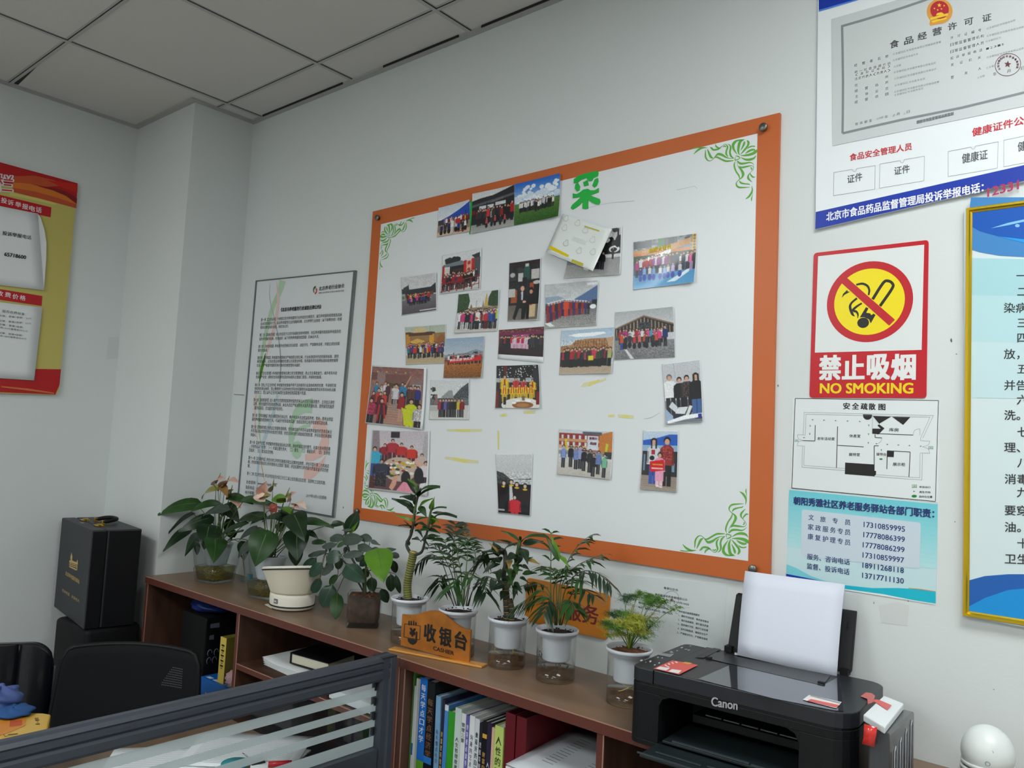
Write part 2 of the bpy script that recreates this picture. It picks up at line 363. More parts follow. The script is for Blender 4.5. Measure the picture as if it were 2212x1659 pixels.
# emblem and seal
def ell(cu,cv,a,b,rot=0,n=28,a0=0,a1=2*PI):
    R=math.radians(rot); return [(cu+a*math.cos(t)*math.cos(R)-b*math.sin(t)*math.sin(R),cv+a*math.cos(t)*math.sin(R)+b*math.sin(t)*math.cos(R)) for t in [a0+(a1-a0)*k/n for k in range(n)]]
def star(cu,cv,r,rot=0,q=.42): return [(cu+(r if k%2==0 else r*q)*math.sin(PI*k/5+rot),cv-(r if k%2==0 else r*q)*math.cos(PI*k/5+rot)) for k in range(10)]
gold=K('emblem gold',214,150,60); gold2=K('emblem yellow',236,196,40); er=K('emblem red',178,28,44)
mb=MB().m(gold).ppoly(WB,ell(2032,29,28,27,-15),D).ppoly(WB,[(2012,45),(2052,38),(2050,50),(2040,54),(2012,60),(2010,57)],D+.0001)
mb.m(er).ppoly(WB,ell(2032,26,20,19.5,-15),D+.0003).m(gold2).ppoly(WB,[(2012,43),(2050,33),(2050,38),(2012,48)],D+.0005).ppoly(WB,[(2024,38),(2027,33),(2036,31),(2041,34),(2041,37)],D+.0006).ppoly(WB,star(2031.5,16,5),D+.0006)
for u,v in ((2021,23),(2042,17),(2028,26),(2036,24)): mb.ppoly(WB,star(u,v,2.4),D+.0006)
mb.m(gold2).ppoly(WB,[(2014,50),(2030,46),(2048,42),(2046,46),(2030,50),(2018,54)],D+.0005).build('emblem',cert)
sr=K('seal maroon',96,40,50)
mb=MB().m(sr); E0=ell(2179,144,28.5,24,-18,40); E1=ell(2179,144,27.3,22.8,-18,40)
mb.ring([WB.px(*p,D+.0002) for p in E0],[WB.px(*p,D+.0002) for p in E1]); mb.ppoly(WB,star(2178.5,143,8,.1),D+.0002)
for k,c in enumerate('北京市朝阳区市场监督管理局'):
    t=math.radians(150+k*19); u=2179+21*math.cos(t); v=144+18*math.sin(t); mb.ptext(WB,c,(u-2.5,v+3),(u+2.5,v+2),5,D+.0002,.02,1)
mb.build('round_seal',cert)

# ---- no smoking sign
def rquad(q,r,n=4):
    """quad with rounded corners"""
    out=[]
    for i in range(4):
        p=np.array(q[i],float); a=np.array(q[i-1],float)-p; b=np.array(q[(i+1)%4],float)-p
        A=p+a/np.linalg.norm(a)*r; B=p+b/np.linalg.norm(b)*r
        for k in range(n+1):
            t=k/n; out.append(tuple((1-t)**2*A+2*t*(1-t)*p+t*t*B))
    return out
nred=K('sign red',186,14,30,rough=.3); nyel=K('sign yellow',236,214,0,rough=.3); nblk=K('sign black',26,24,22,rough=.35)
nsq=rquad([(1758.5,547),(2006.5,518.5),(2001.5,860),(1749,859.5)],8)
o=board('no_smoking_sign','red framed no smoking sign with crossed-out cigarette on yellow disc','sign',nsq,.002,nred); D=.0022
MB().m(K('sign white',216,220,218,rough=.3)).ppoly(WB,[(1768,554),(1997,529),(1991.5,756),(1761,762)],D).build('white_field',o)
# physically round symbol, found from the wall plane
def wxy(u,v): p=WB.px(u,v); return p.x,p.z
cxs,czs=wxy(1877,652); rx=(wxy(1970,640)[0]-wxy(1784,664)[0])/2; rz=(wxy(1885,563)[1]-wxy(1870,738)[1])/2; rr=(rx+rz)/2
def circ(r,d,n=56,a0=0): return [Vector((cxs+r*math.cos(2*PI*k/n+a0),-d,czs+r*math.sin(2*PI*k/n+a0))) for k in range(n)]
mb=MB().m(nred).ring(circ(rr,D+.0003),circ(rr*.82,D+.0003)); MB().m(nyel).poly(circ(rr*.83,D+.0001)).build('yellow_disc',o)
c5=lambda x,y:(1690+x/4.148,500+y/4.148)
def cs(mb,pts,d,T=c5): return mb.ppoly(WB,[T(*p) for p in pts],d)
mb2=MB().m(nblk); d=D+.0002
def st5(pts,w): mb2.pstroke(WB,[(*c5(x,y),ww*1.3/4.148) for (x,y),ww in zip(pts,w)],d)
st5([(812,610),(905,465),(950,445),(990,470),(985,515),(878,670)],[20]*6)
st5([(665,480),(720,470),(765,490),(782,530),(775,572)],[12,16,16,14,12])
cs(mb2,[(585,525),(590,540),(610,542),(560,570),(535,597),(548,560)],d)
st5([(672,600),(625,640),(610,680),(630,740),(652,762)],[14,14,18,18,3]); st5([(715,645),(675,670),(640,700),(635,720)],[12,14,16,10]); st5([(640,715),(665,720),(680,745),(678,780)],[16,16,12,3])
cs(mb2,[(752,680),(775,690),(755,730),(790,735),(800,752),(820,738),(838,750),(795,825),(780,790),(735,770),(697,772)],d)
mb2.ppoly(WB,[c5(*p) for p in ell(727,820,53,46,-10)],d)
mb2.build('cigarette_symbol',o)
cs(mb,[(578,413),(532,462),(960,845),(1012,792)],D+.0006); mb.build('prohibition_ring',o)
mb=MB().m(K('sign lettering white',226,226,224,rough=.3))
for c,a in zip('禁止吸烟',((338,1330,520,1328,213),(545,1322,730,1318,205),(768,1325,957,1322,215),(985,1328,1188,1325,222))):
    mb.ptext(WB,c,c5(a[0],a[1]),c5(a[2],a[3]),a[4]/4.148,D,.045,3,em=False)
mb.m(K('sign lettering yellow',234,206,10,rough=.3)).ptext(WB,'NO SMOKING',c5(342,1450),c5(1172,1452),87/4.148,D,.03,3).build('lettering',o)

# ---- evacuation plan
pq=[(1713,859),(2029,865),(2027,1086),(1708,1053)]
o=board('evacuation_plan','white evacuation floor plan with thick black walls below the no smoking sign','floor plan',pq,.0008,K('plan paper',218,223,223,rough=.45)); D=.0010
e4=lambda x,y:(1700+x/6.506,860+y/6.506)
mb=MB().m(nblk)
def sl(pts,w,m_=None,T=e4,sc=6.506):
    if m_: mb.m(m_)
    for a,b in zip(pts[:-1],pts[1:]): mb.pstroke(WB,[(*T(*a),w/sc),(*T(*b),w/sc)],D,n=1)
sl([(118,5),(2130,35),(2088,1452),(70,1265),(118,5)],9)
for pts in ([(400,380),(395,602),(225,597)],[(714,398),(697,980)],[(712,663),(1080,686)],[(1208,497),(1775,520)],[(1410,740),(1733,757),(1717,1108)],[(1412,740),(1406,998)],[(1240,510),(1240,553),(1335,560)],[(1228,670),(1228,1030)],[(1228,670),(1290,670)]): sl(pts,10)
gl=K('plan thin line',110,112,112)
for pts in ([(228,520),(245,200),(2060,245),(1912,560)],[(150,515),(258,520),(270,226),(2012,268),(1880,560),(1880,597),(2012,605)],[(145,668),(250,677),(237,945),(815,990)],[(222,680),(212,970),(815,1018)],[(1875,772),(2012,775)],[(1873,775),(1868,1120),(1240,1075)],[(1905,778),(1898,1152),(1225,1100)],[(1205,255),(1200,500)],[(1870,432),(1870,520)]): sl(pts,4,gl)
for pts in ([(150,515),(165,570),(228,597)],[(145,668),(170,610),(228,597)],[(2012,605),(1985,660),(1905,684)],[(2005,772),(1985,715),(1905,684)],[(1335,560),(1320,610),(1280,640)],[(1775,520),(1800,450),(1870,432)]): mb.pstroke(WB,[(*e4(*p),.6) for p in pts],D)
mb.m(nblk)
for pts in ([(820,905),(1228,932),(1228,1020),(1256,1024),(1252,1075),(1226,1100),(815,1068)],[(1415,740),(1507,745),(1503,830),(1412,825)],[(1208,252),(1465,262),(1298,362)],[(1478,262),(1735,268),(1635,378)],[(1298,368),(1372,425),(1290,510),(1200,500),(1202,428),(1318,430),(1272,385)]): cs(mb,pts,D,e4)
mb.ppoly(WB,[e4(*p) for p in [(1070,228)]+[(1134+64*math.cos(t),245+60*math.sin(t)) for t in [PI-PI*k/12 for k in range(13)]]+[(1198,232)]],D)
gg=K('plan green',28,120,60)
mb.m(gg)
def arrow(x,y,dx,dy):
    s=16; a=(x-dx*s,y-dy*s); mb.pstroke(WB,[(*e4(*a),.7),(*e4(x,y),.7)],D,n=1); cs(mb,[(x+dx*s,y+dy*s),(x-dy*12,y+dx*12),(x+dy*12,y-dx*12)],D,e4)
for x,y in ((365,305),(525,311),(688,318),(856,323),(1027,329),(245,556),(1262,642)): arrow(x,y,-1,0)
for x,y in ((328,388),(322,500)): arrow(x,y,0,1)
for x,y in ((1152,384),(1148,508),(1145,630),(1327,732)): arrow(x,y,0,-1)
for x,y in ((1410,651),(1565,659),(1720,667),(1878,676)): arrow(x,y,1,0)
arrow(1790,1310,-1,0); mb.ppoly(WB,[e4(*p) for p in ell(1790,1378,38,20)],D).ppoly(WB,[e4(*p) for p in ell(1323,857,24,12)],D)
mb.ptext(WB,'図',e4(112,618),e4(160,618),6,D).ptext(WB,'図',e4(1990,722),e4(2055,722),7.5,D).ptext(WB,'図',e4(1760,1265),e4(1825,1265),8,D)
mb.m(nblk)
for c,x,y in zip('安全疏散图',(792,918,1040,1152,1290),(160,162,165,168,172)): mb.ptext(WB,c,e4(x,y),e4(x+92,y+2),15,D,.03)
for s_,x0,x1,y,h in (('老年活动室',428,672,592,7),('休息室',880,1035,555,7.5),('库房',1437,1572,470,8),('接待室',872,1027,815,7.5),('接待台',1258,1397,810,7),('展示柜',1490,1663,955,8),('安全出口',1862,2015,1262,4.5),('逃生方向',1862,2015,1335,5),('您所在位置',1858,2045,1400,5)): mb.ptext(WB,s_,e4(x0,y),e4(x1,y+5),h,D,.01,1)
mb.build('plan_drawing',o)

# ---- phone number poster
q=[(1705,1058),(2026,1089),(2022,1305),(1699,1243)]
o=board('staff_phone_poster','turquoise poster listing staff phone numbers, below the floor plan','poster',q,.0008,K('poster pale blue',190,216,220,rough=.4)); D=.0010
c6=lambda x,y:(1690+x/3.19,840+y/3.19)
mb=MB()
tq=[(108+5*k,197+1.5*k,208+.9*k) for k in range(14)]
for k,cc in enumerate(tq):
    a=k/14; b=(k+1)/14; L0,L1=(1705,1058),(1701,1180); R0,R1=(2026,1089),(2024,1230)
    f=lambda A,B,t:(A[0]+(B[0]-A[0])*t,A[1]+(B[1]-A[1])*t)
    mb.m(K('poster turquoise %d'%k,*cc,rough=.4)).ppoly(WB,[f(L0,L1,a),f(R0,R1,a),f(R0,R1,b),f(L0,L1,b)],D)
mb.m(K('poster panel',196,208,218,rough=.4)).ppoly(WB,rquad([c6(135,830),c6(955,922),c6(948,1240),c6(130,1150)],6),D+.0002)
D+=.0004
cy1=K('poster cyan',18,178,200,rough=.4); cy2=K('poster light cyan',120,202,212,rough=.4)
mb.m(cy2); cs(mb,[(32,1208),(100,1235),(200,1290),(330,1335),(430,1352),(430,1375),(330,1360),(150,1315),(30,1272)],D,c6)
mb.m(cy1); cs(mb,[(430,1352),(620,1372),(800,1372),(940,1380),(1058,1400),(1058,1478),(900,1455),(700,1415),(430,1378)],D,c6)
mb.m(blue); cs(mb,[(28,1274),(160,1300),(300,1330),(200,1330),(28,1290)],D+.0001,c6)
mb.m(K('poster tan line',196,150,100)); cs(mb,[(870,1370),(960,1378),(1058,1394),(1058,1399),(960,1384),(870,1374)],D+.0002,c6)
mb.m(K('poster pale foot',222,228,226)); cs(mb,[(430,1378),(700,1415),(900,1455),(1058,1480),(1058,1486),(700,1428),(430,1386)],D+.0002,c6)
mb.build('printed_background',o)
nv=K('navy lettering',34,50,110); mb=MB().m(K('yellow letter glow',226,214,120))
t1=c6(80,798); t2=c6(1030,893)
mb.m(nv).ptext(WB,'朝阳秀雅社区养老服务驿站各部门职责：',t1,(t2[0]+5,t2[1]),18,D+.0001,.035)
rows=[('文旅专员',870,918,18),('家政服务专员',975,1003,18),('康复护理专员',1040,1074,18)]
for s_,x0,y0,x1,y1,h in (('文',182,905,218,908,13),('旅',262,918,300,922,13),('专',346,928,384,932,13),('员',432,938,470,942,13)): mb.ptext(WB,s_,c6(x0,y0),c6(x1,y1),h,D+.0001,.01)
def spread_(s_,x0,y0,x1,y1,h,w):
    for i,c in enumerate(s_):
        t=i/(len(s_)-1); x=x0+(x1-x0-w)*t; y=y0+(y1-y0)*t; mb.ptext(WB,c,c6(x,y),c6(x+w,y+3),h,D+.0001,.01)
spread_('家政服务专员',178,972,470,1008,13.5,38); spread_('康复护理专员',176,1038,470,1078,13.5,38)
mb.ptext(WB,'服务、咨询电话',c6(172,1175),c6(466,1216),13.5,D+.0001,.01).ptext(WB,'监督、投诉电话',c6(170,1240),c6(464,1284),13.5,D+.0001,.01)
for s_,x0,y0,x1,y1 in (('17310859995',562,952,846,986),('17778086399',560,1022,845,1057),('17778086299',556,1092,843,1128),('17310859997',555,1162,840,1200),('18911268118',554,1232,838,1270),('13717711130',552,1302,838,1343)): mb.ptext(WB,s_,c6(x0,y0),c6(x1,y1),11.5,D+.0001,.012)
mb.build('lettering',o)

# ---- gold framed rules poster (cut by the right edge of the picture)
q=[(2085.5,454),(2335,412),(2345,1378),(2087,1329)]
o=board('framed_rules_poster','gold framed blue and white rules poster beside the staff phone poster','poster',q,.012,K('rules poster white',206,220,222,rough=.35)); D=.0124
mb=MB()
for k,(a,b) in enumerate(((560,640),(640,740),(740,860))): mb.m(K('rules pale teal %d'%k,*((164,206,212),(178,212,216),(192,216,220))[k],rough=.35)).ppoly(WB,[(2090,a),(2340,a+5),(2340,b+5),(2090,b)],D)
mb.m(K('rules mid blue',60,128,190,rough=.35)).ppoly(WB,[(2092,500),(2092,539),(2120,548),(2160,555),(2212,558),(2340,550),(2340,430),(2100,430)],D+.0002)
mb.m(K('rules deep blue',12,84,176,rough=.3)).ppoly(WB,[(2092,458),(2212,440),(2340,420),(2340,530),(2212,520),(2160,514),(2120,503),(2092,488)],D+.0004)
mb.m(K('rules bright blue',24,150,226,rough=.35)).ppoly(WB,[(2157,514),(2212,520),(2340,528),(2340,540),(2212,527)],D+.0006)
mb.m(K('rules glow',130,190,235)).ppoly(WB,[(2142,497),(2180,485),(2212,478),(2330,455),(2212,483),(2180,490)],D+.0007,0)
mb.ppoly(WB,ell(2200,491,5,3.5),D+.0007)
for u,v in ((2250,500),(2270,470)): mb.ppoly(WB,ell(u,v,4,3),D+.0007)
mb.m(K('rules foot blue',30,92,170,rough=.35)).ppoly(WB,[(2093,1253),(2130,1243),(2180,1239),(2212,1239),(2340,1250),(2345,1370),(2092,1325)],D+.0002)
mb.m(K('rules foot cyan',20,140,210,rough=.35)).ppoly(WB,[(2093,1310),(2130,1290),(2180,1273),(2212,1270),(2340,1285),(2345,1370),(2092,1325)],D+.0004)
mb.build('printed_background',o)
mb=MB().m(K('soft black lettering',44,46,50))
for s_,u,v in (('一、健康要求',2198,610),('二、防止传',2200,644),('染病传播',2171,679),('三、个人',2200,711),('四、消毒存',2200,743),('放，生熟',2171,778),('五、发现',2200,810),('并告知站',2172,845),('六、餐具清',2199,876),('洗。碗盘',2172,909),('七、整',2200,945),('理、清洁',2172,978),('八、定期',2200,1011),('消毒柜',2173,1046),('九、上岗',2199,1075),('要穿工服',2173,1113),('油。废',2173,1149),('十、保持',2200,1184),('卫生间',2173,1217)):
    n=len(s_); mb.ptext(WB,s_,(u,v),(u+26*n,v+2*(v-700)/500*n*.5),23,D+.0003,.01,em=True)
mb.build('lettering',o)
gd=mat('gilt frame moulding',(214,176,40),.28,metal=.85)
mb=MB().m(gd,False); wq=[WB.px(*p) for p in q]; x0,x1=(wq[0].x+wq[3].x)/2,wq[1].x; z0,z1=wq[3].z,wq[0].z
for a,b,w_ in (((x0,z0),(x0,z1),0),((x0,z1),(x1,z1),0),((x1,z1),(x1,z0),0),((x1,z0),(x0,z0),0)):
    A=Vector((a[0],0,a[1])); B=Vector((b[0],0,b[1])); t=(B-A).normalized(); inn=Vector((-t.z,0,t.x)) if False else Vector((t.z,0,-t.x))
    pr=[(0,0),(0,.014),(.002,.018),(.006,.018),(.008,.015),(.011,.0135)]
    V=[]; 
    for e,P in ((0,A),(1,B)):
        for i_,h_ in pr: V.append(P+inn*i_+t*(i_ if e==0 else -i_)+Vector((0,-h_,0)))
    n=len(pr); mb.add(V,[(i,i+1,i+1+n,i+n) for i in range(n-1)])
fixn(mb.build('frame',o))

# ---- association poster in thin grey aluminium frame
q=[(557,607),(772,585),(725,1117),(517,1080)]
o=board('association_poster','tall white poster in thin grey metal frame beside the pillar','poster',q,.008,K('association poster white',212,216,218,rough=.3)); D=.0084
gf=mat('brushed grey metal frame',(118,124,128),.35,metal=.7)
def inset(q,a):
    c=np.mean(np.array(q),0); Q=[np.array(p,float) for p in q]; out=[]
    for i in range(4):
        p=Q[i]; e1=Q[i-1]-p; e2=Q[(i+1)%4]-p; out.append(tuple(p+e1/np.linalg.norm(e1)*a+e2/np.linalg.norm(e2)*a))
    return out
def frame(o,q,w_,d0,d1,mt,wr=None):
    I=inset(q,w_)
    if wr: I[1]=(I[1][0]-wr,I[1][1]); I[2]=(I[2][0]-wr,I[2][1])
    mb=MB().m(mt)
    for i in range(4):
        j=(i+1)%4; P=[q[i],q[j],I[j],I[i]]; mb.pslab(WB,P,d0,d1)
    return fixn(mb.build('frame',o))
frame(o,q,2.6,.0005,.0105,gf,1)
a1=lambda x,y:(560+x/6.636,600+y/6.636); a2=lambda x,y:(520+x/5.925,840+y/5.925)
mb=MB(); pg=K('print pale green',172,200,168); pp=K('print pale pink',216,188,182); pb=K('print pale blue',178,196,206); pgr=K('print pale grey',160,166,172); gd_=K('print strong green',70,130,20); yl=K('print pale ochre',196,180,140)
def st(T,pts,sc,d): mb.pstroke(WB,[(*T(x,y),w_/sc) for x,y,w_ in pts],d)
mb.m(pg); st(a1,[(360,45,95),(320,200,70),(240,380,62),(180,560,58),(130,760,52),(90,980,46),(50,1200,34),(25,1450,28)],6.636,D)
st(a2,[(268,80,30),(265,300,28),(262,560,20),(280,680,10)],5.925,D)
mb.m(pp); st(a1,[(275,60,6),(292,200,28),(298,350,34),(285,480,38),(262,640,44),(222,800,46),(160,980,36),(125,1150,8)],6.636,D+.0001)
st(a2,[(222,80,28),(205,240,22),(210,480,16),(240,660,8)],5.925,D+.0001)
mb.m(pgr); st(a1,[(185,90,3),(172,220,5),(195,400,8),(240,570,10),(285,780,12),(315,950,15),(333,1150,18),(335,1300,18),(322,1500,24)],6.636,D+.0002)
mb.m(pb); st(a2,[(495,80,30),(450,280,36),(390,470,40),(325,650,42),(280,820,30),(245,1000,26),(235,1300,10)],5.925,D+.0002)
mb.m(yl); st(a2,[(275,860,5),(292,980,12),(330,1180,4)],5.925,D+.0003)
mb.m(gd_); st(a1,[(118,1080,3),(95,1180,30),(62,1310,40),(40,1440,22),(22,1520,3)],6.636,D+.0003)
mb.m(K('logo pale green',172,202,174)).ppoly(WB,[a2(*p) for p in [(948,122),(850,140),(760,190),(700,280),(660,420),(636,560),(636,700),(690,860),(740,905),(790,870),(818,780),(805,700),(760,665),(715,680),(700,690),(715,600),(790,520),(918,485),(920,455),(830,460),(760,500),(690,580),(700,450),(760,350),(850,310),(935,315)]],D+.0001)
mb.m(K('logo pale red',222,186,178)).ppoly(WB,[a2(*p) for p in [(1045,375),(1110,440),(1150,580),(1155,700),(1130,800),(1050,880),(950,925),(848,920),(850,840),(930,820),(1010,750),(1060,640),(1050,560),(1000,500),(948,520),(952,450),(990,400)]],D+.0001)
mb.ppoly(WB,[a2(*p) for p in [(1120,840),(1090,960),(1030,1070),(940,1150),(828,1165),(838,1030),(920,1000),(1050,930)]],D+.0001)
# small logo
lg=K('logo dark green',60,84,60); lr=K('logo red',200,60,40)
mb.m(lg).ppoly(WB,[a1(*p) for p in [(835,118),(805,145),(797,180),(805,215),(820,225),(812,190),(818,165),(838,150)]],D+.0001).m(lr).ppoly(WB,[a1(*p) for p in [(848,150),(860,170),(855,210),(838,240),(822,243),(825,222),(842,200),(838,175)]],D+.0001).m(gold).ppoly(WB,[a1(*p) for p in [(835,160),(822,172),(825,182),(838,172)]],D+.0002)
mb.build('printed_ribbons',o)
mb=MB().m(ink); Dt=D+.0006
def tl(T,s_,x0,y0,x1,y1,h,bold=.0,r=1): mb.ptext(WB,s_,T(x0,y0),T(x1,y1),h,Dt,bold if h>8.5 else 0,r,em=True)
tl(a1,'北京养老行业协会',882,196,1247,150,9.5,.01,2); tl(a1,'BEIJING ASSOCIATION OF SENIOR CARE INDUSTRIES',882,240,1242,206,5.0,0.02)
tl(a1,'《北京市养老服务行业诚信自律公约》',338,495,912,452,9,.03)
for L in (('第一条【立约目的】为增强北京市养老服务行业的诚信自律意识，规范养老服务经营者及其从',50,634,1213,560),('业人员的相关行为，促进养老服务行业的健康发展，北京养老行业协会（以下统称协会）依据',46,690,1210,622),('相关法律法规及章程，制定本公约。',42,742,448,722),
 ('第二条【适用范围】本公约适用于北京市从事机构养老服务、社区养老服务和居家养老服务的',32,850,1196,798),('各类养老服务机构、社会组织（以下统称养老服务经营者）及从业人员。',26,908,885,872),
 ('第三条【诚信经营】养老服务经营者应合法经营，诚信守约，严禁欺老虐老，并建立诚信档案',16,1014,1180,974),('报协会备案。',10,1068,148,1066),
 ('第四条【透明度】养老服务经营者应严格按照法律法规、行业标准或所约定的服务标准，提供',0,1175,1164,1158),('规范的服务，应当在营业场所醒目位置公示其营业执照、各类服务项目收费标准和收费依据等',-4,1228,1158,1216),('信息，并严格遵守国家和地方政府价格管理有关规定。',-8,1284,620,1282),
 ('第五条【安全管理】养老服务经营者应建立安全管理制度，防止安全事故发生，维护老年人的',-18,1396,1143,1396),('生命财产安全；遇有安全突发事件应及时向相关主管部门报告，并报协会备案。',-24,1450,925,1454),
 ('第六条【禁止不正当竞争】养老服务经营者不得不当损害同行业其他机构的信誉，不得侵犯其',-34,1562,1130,1574),('他机构的商业秘密。禁止聘用同行业其他单位劳动合同期限尚未届满或者劳动关系尚未依法解',-40,1614,1122,1636)): tl(a1,*L,7.2,.012)
for L in (('除的员工，禁止以不正当手段从同行业其他机构获取客户资源。',198,70,862,84),
 ('第七条【居家服务】进入客户住宅提供居家养老服务的从业人员应当着装整齐，主动出示身份',188,166,1226,202),('证明，并告知服务项目和收费标准；从业人员应严格按照有关服务质量标准，提供规范的服务',186,216,1220,258),('；服务结束后，应当接受客户的评价。',180,266,566,286),
 ('第八条【表彰激励】协会对模范执行本公约、维护老年人合法权益和养老、孝老、敬老业绩显',172,362,1204,418),('著的养老服务经营者和个人，可以给予表彰或者奖励；协会应及时公布表彰或者奖励结果。',168,414,1142,470),
 ('第九条【举报机制】协会设立举报处理机制。任何单位和个人均可以就养老服务经营者或从业',158,508,1190,580),('人员违反本公约的行为向协会进行举报；协会应及时进行调查核实和处理，并将处理结果通知',154,558,1186,636),('举报人。',148,610,224,618),
 ('第十条【违约处理】养老服务经营者违反本公约的，协会根据其违约情节、后果与影响等因素',140,706,1172,798),('，分别作出以下处理：（一）约谈主要负责人；（二）警告；（三）通报批评；（四）暂停会',136,756,1168,852),('员权利；（五）取消会员资格。',130,808,444,838),
 ('第十一条【定期评估】协会对本公约的实施情况建立定期评估制度，评估可委托第三方机构实',122,904,1154,1018),('施；评估结果应向社会公布并报有关主管部门备案；评估结果作为养老服务质量星级评定的依',116,954,1148,1072),('据。',112,1006,148,1012),
 ('第十二条【公约生效】本公约在会员大会三分之二以上会员通过后生效，自颁布之日起实施。',104,1104,1112,1232),
 ('协会官网：www.bjylhyxh.com',94,1214,480,1256),('联系电话：010-56812794',88,1282,386,1312),('电子邮箱：bj@yanglao.cn',82,1346,396,1388),('2019年1月11日颁布',862,1386,1122,1420)): tl(a2,*L,8.2,.012)
mb.build('lettering',o)

# ---- registration notice sheet taped low on the wall, behind the fern
q=[(1420,1240),(1571,1262),(1558,1418),(1340,1395)]
q=[(1343,1240),(1571,1262),(1560,1425),(1330,1395)]
o=board('registration_notice','white notice sheet taped to the wall behind the feathery fern','notice',q,.0006,K('notice paper',206,212,212,rough=.6)); D=.0008
r5=lambda x,y:(1260+x/5.026,1230+y/5.026)
mb=MB().m(K('notice ink',70,74,78))
for L in (('备案公示书',876,212,1028,240,5.5),('养老服务机构备案信息公示',780,282,1132,345,5.5),('2021年10月18日',900,340,1145,395,5),('朝阳秀雅社区养老服务驿站',600,370,925,440,5),('地址：朝阳区秀雅社区（幢8-9区内',600,420,970,495,5),('电话：13717711130',560,500,820,545,4.5),('类型：社区养老',560,545,735,575,5),
  ('养老服务备案管理要求',1040,466,1265,512,5),('1、遵纪守法经营，尊老爱老敬老',1036,508,1365,585,5),('2、强化标准规范，提升服务质量',1032,556,1360,630,5),('3、坚持诚实守信，维护行业信誉',1030,602,1356,676,5),('4、及时消除隐患，确保安全生产',1026,650,1353,724,5),('5、严禁欺诈行为，严惩欺老虐老',1022,696,1352,772,5)): mb.ptext(WB,L[0],r5(L[1],L[2]),r5(L[3],L[4]),L[5],D,.01,1,em=True)
A=[r5(*p) for p in ell(960,318,82,84,10,36)]; B=[r5(*p) for p in ell(960,318,79,81,10,36)]
mb.ring([WB.px(*p,D) for p in A],[WB.px(*p,D) for p in B]); mb.m(sr).ppoly(WB,[r5(*p) for p in star(962,330,22,.2)],D+.0002)
mb.build('lettering',o)
# ---- red and yellow price notice board on the left wall, with two sheets taped over it
o=fixn(MB().m(K('notice board yellow',190,178,96,rough=.4)).pslab(WL,[(-260,282),(165,398),(125,853-12),(119,853),(-260,842)],.001,.012).build('price_notice_board',None,None,'red and yellow price notice board with two white sheets taped on it','notice board')); D=.0124
l5=lambda x,y:(x/3.072,330+y/3.072)
mb=MB().m(K('board red',176,16,22,rough=.3))
mb.ppoly(WL,[(-260,282),(165,397),(162,450),(130,435),(90,415),(0,395),(-260,340)],D+.0001)
mb.ppoly(WL,[l5(0,1432),l5(397,1437),l5(387,1540),l5(360,1604),l5(0,1590),(-260,843),(-260,795)],D)
mb.m(K('board orange',208,112,34,rough=.35)).ppoly(WL,[l5(80,200),l5(190,208),l5(330,248),l5(500,300),l5(498,372),l5(370,330),l5(200,295),l5(75,262)],D+.0003)
mb.m(K('board rust',186,76,36,rough=.35)).ppoly(WL,[l5(70,160),l5(220,155),l5(350,185),l5(420,220),l5(300,230),l5(180,205),l5(80,202)],D+.0004)
mb.ppoly(WL,[l5(75,262),l5(80,235),l5(230,262),l5(380,305),l5(500,345),l5(498,372),l5(330,326)],D+.0005)
mb.m(K('board dark red',128,10,16,rough=.35)).ppoly(WL,[l5(240,225),l5(350,235),l5(440,265),l5(503,305),l5(500,343),l5(430,290),l5(340,252)],D+.0006)
mb.m(K('board scarlet',196,30,18,rough=.35)).ppoly(WL,[l5(300,185),l5(420,200),l5(507,212),l5(505,268),l5(420,240)],D+.0005)
mb.m(K('board pale yellow',206,196,110,rough=.35)).ppoly(WL,[l5(60,268),l5(230,300),l5(370,340),l5(360,350),l5(220,318),l5(55,285)],D+.0002)
hr=K('board heading red',182,14,30,rough=.3)
mb.m(hr).ppoly(WL,[(-120,395),l5(0,285),l5(333,365),l5(327,431),l5(0,362),(-120,420)],D+.0007).ppoly(WL,[(-120,610),l5(0,908),l5(273,952),l5(268,1018),l5(0,978),(-120,632)],D+.0007)
mb.m(K('board gold line',200,110,60)).ppoly(WL,[l5(0,1548),l5(180,1565),l5(350,1592),l5(350,1600),l5(180,1578),l5(0,1556)],D+.0009)
mb.build('printed_background',o)
mb=MB().m(K('board letters white',226,214,212)); 
for c,x,y in zip('投诉举报电话',(-2,42,92,138,184,228),(335,348,362,375,388,396)): mb.ptext(WL,c,l5(x,y),l5(x+38,y+9),12.5,D+.001,.02)
for c,x,y in zip('收费价格',(-28,24,74,122),(948,958,970,978)): mb.ptext(WL,c,l5(x,y),l5(x+38,y+8),11.5,D+.001,.02)
mb.build('lettering',o)
mb=MB().m(K('heading letter white',222,212,212)).ptext(WL,'栏',l5(-42,262),l5(72,272),40,D+.001,.075,2).m(hr).ptext(WL,'栏',l5(-42,262),l5(72,272),40,D+.0018,.0,2).build('heading_letter',o)
# two paper sheets
def sheet(name,label,pl,quad,d,mt,curl=0,n=8,lift=None,cat='paper sheet'):
    Q=[np.array(p,float) for p in quad]
    def f(s,t):
        p=(1-t)*((1-s)*Q[0]+s*Q[1])+t*((1-s)*Q[3]+s*Q[2]); dd=d+(lift(s,t) if lift else 0); return pl.px(p[0],p[1],0)+pl.N*dd
    mb=MB().m(mt,True).grid(f,n,n); return mb.build(name,None,None,label,cat,solid=.0006)
s1=MB().m(paper,True); P=[(-110,430),(0,378),(0,378)]
s1=sheet('paper_sheet','white sheet with a complaint phone number on the red and yellow board',WL,[(-110,425),(78,463),(91,628),(-110,604)],D+.0028,paper,lift=lambda s,t:.004*s*s)
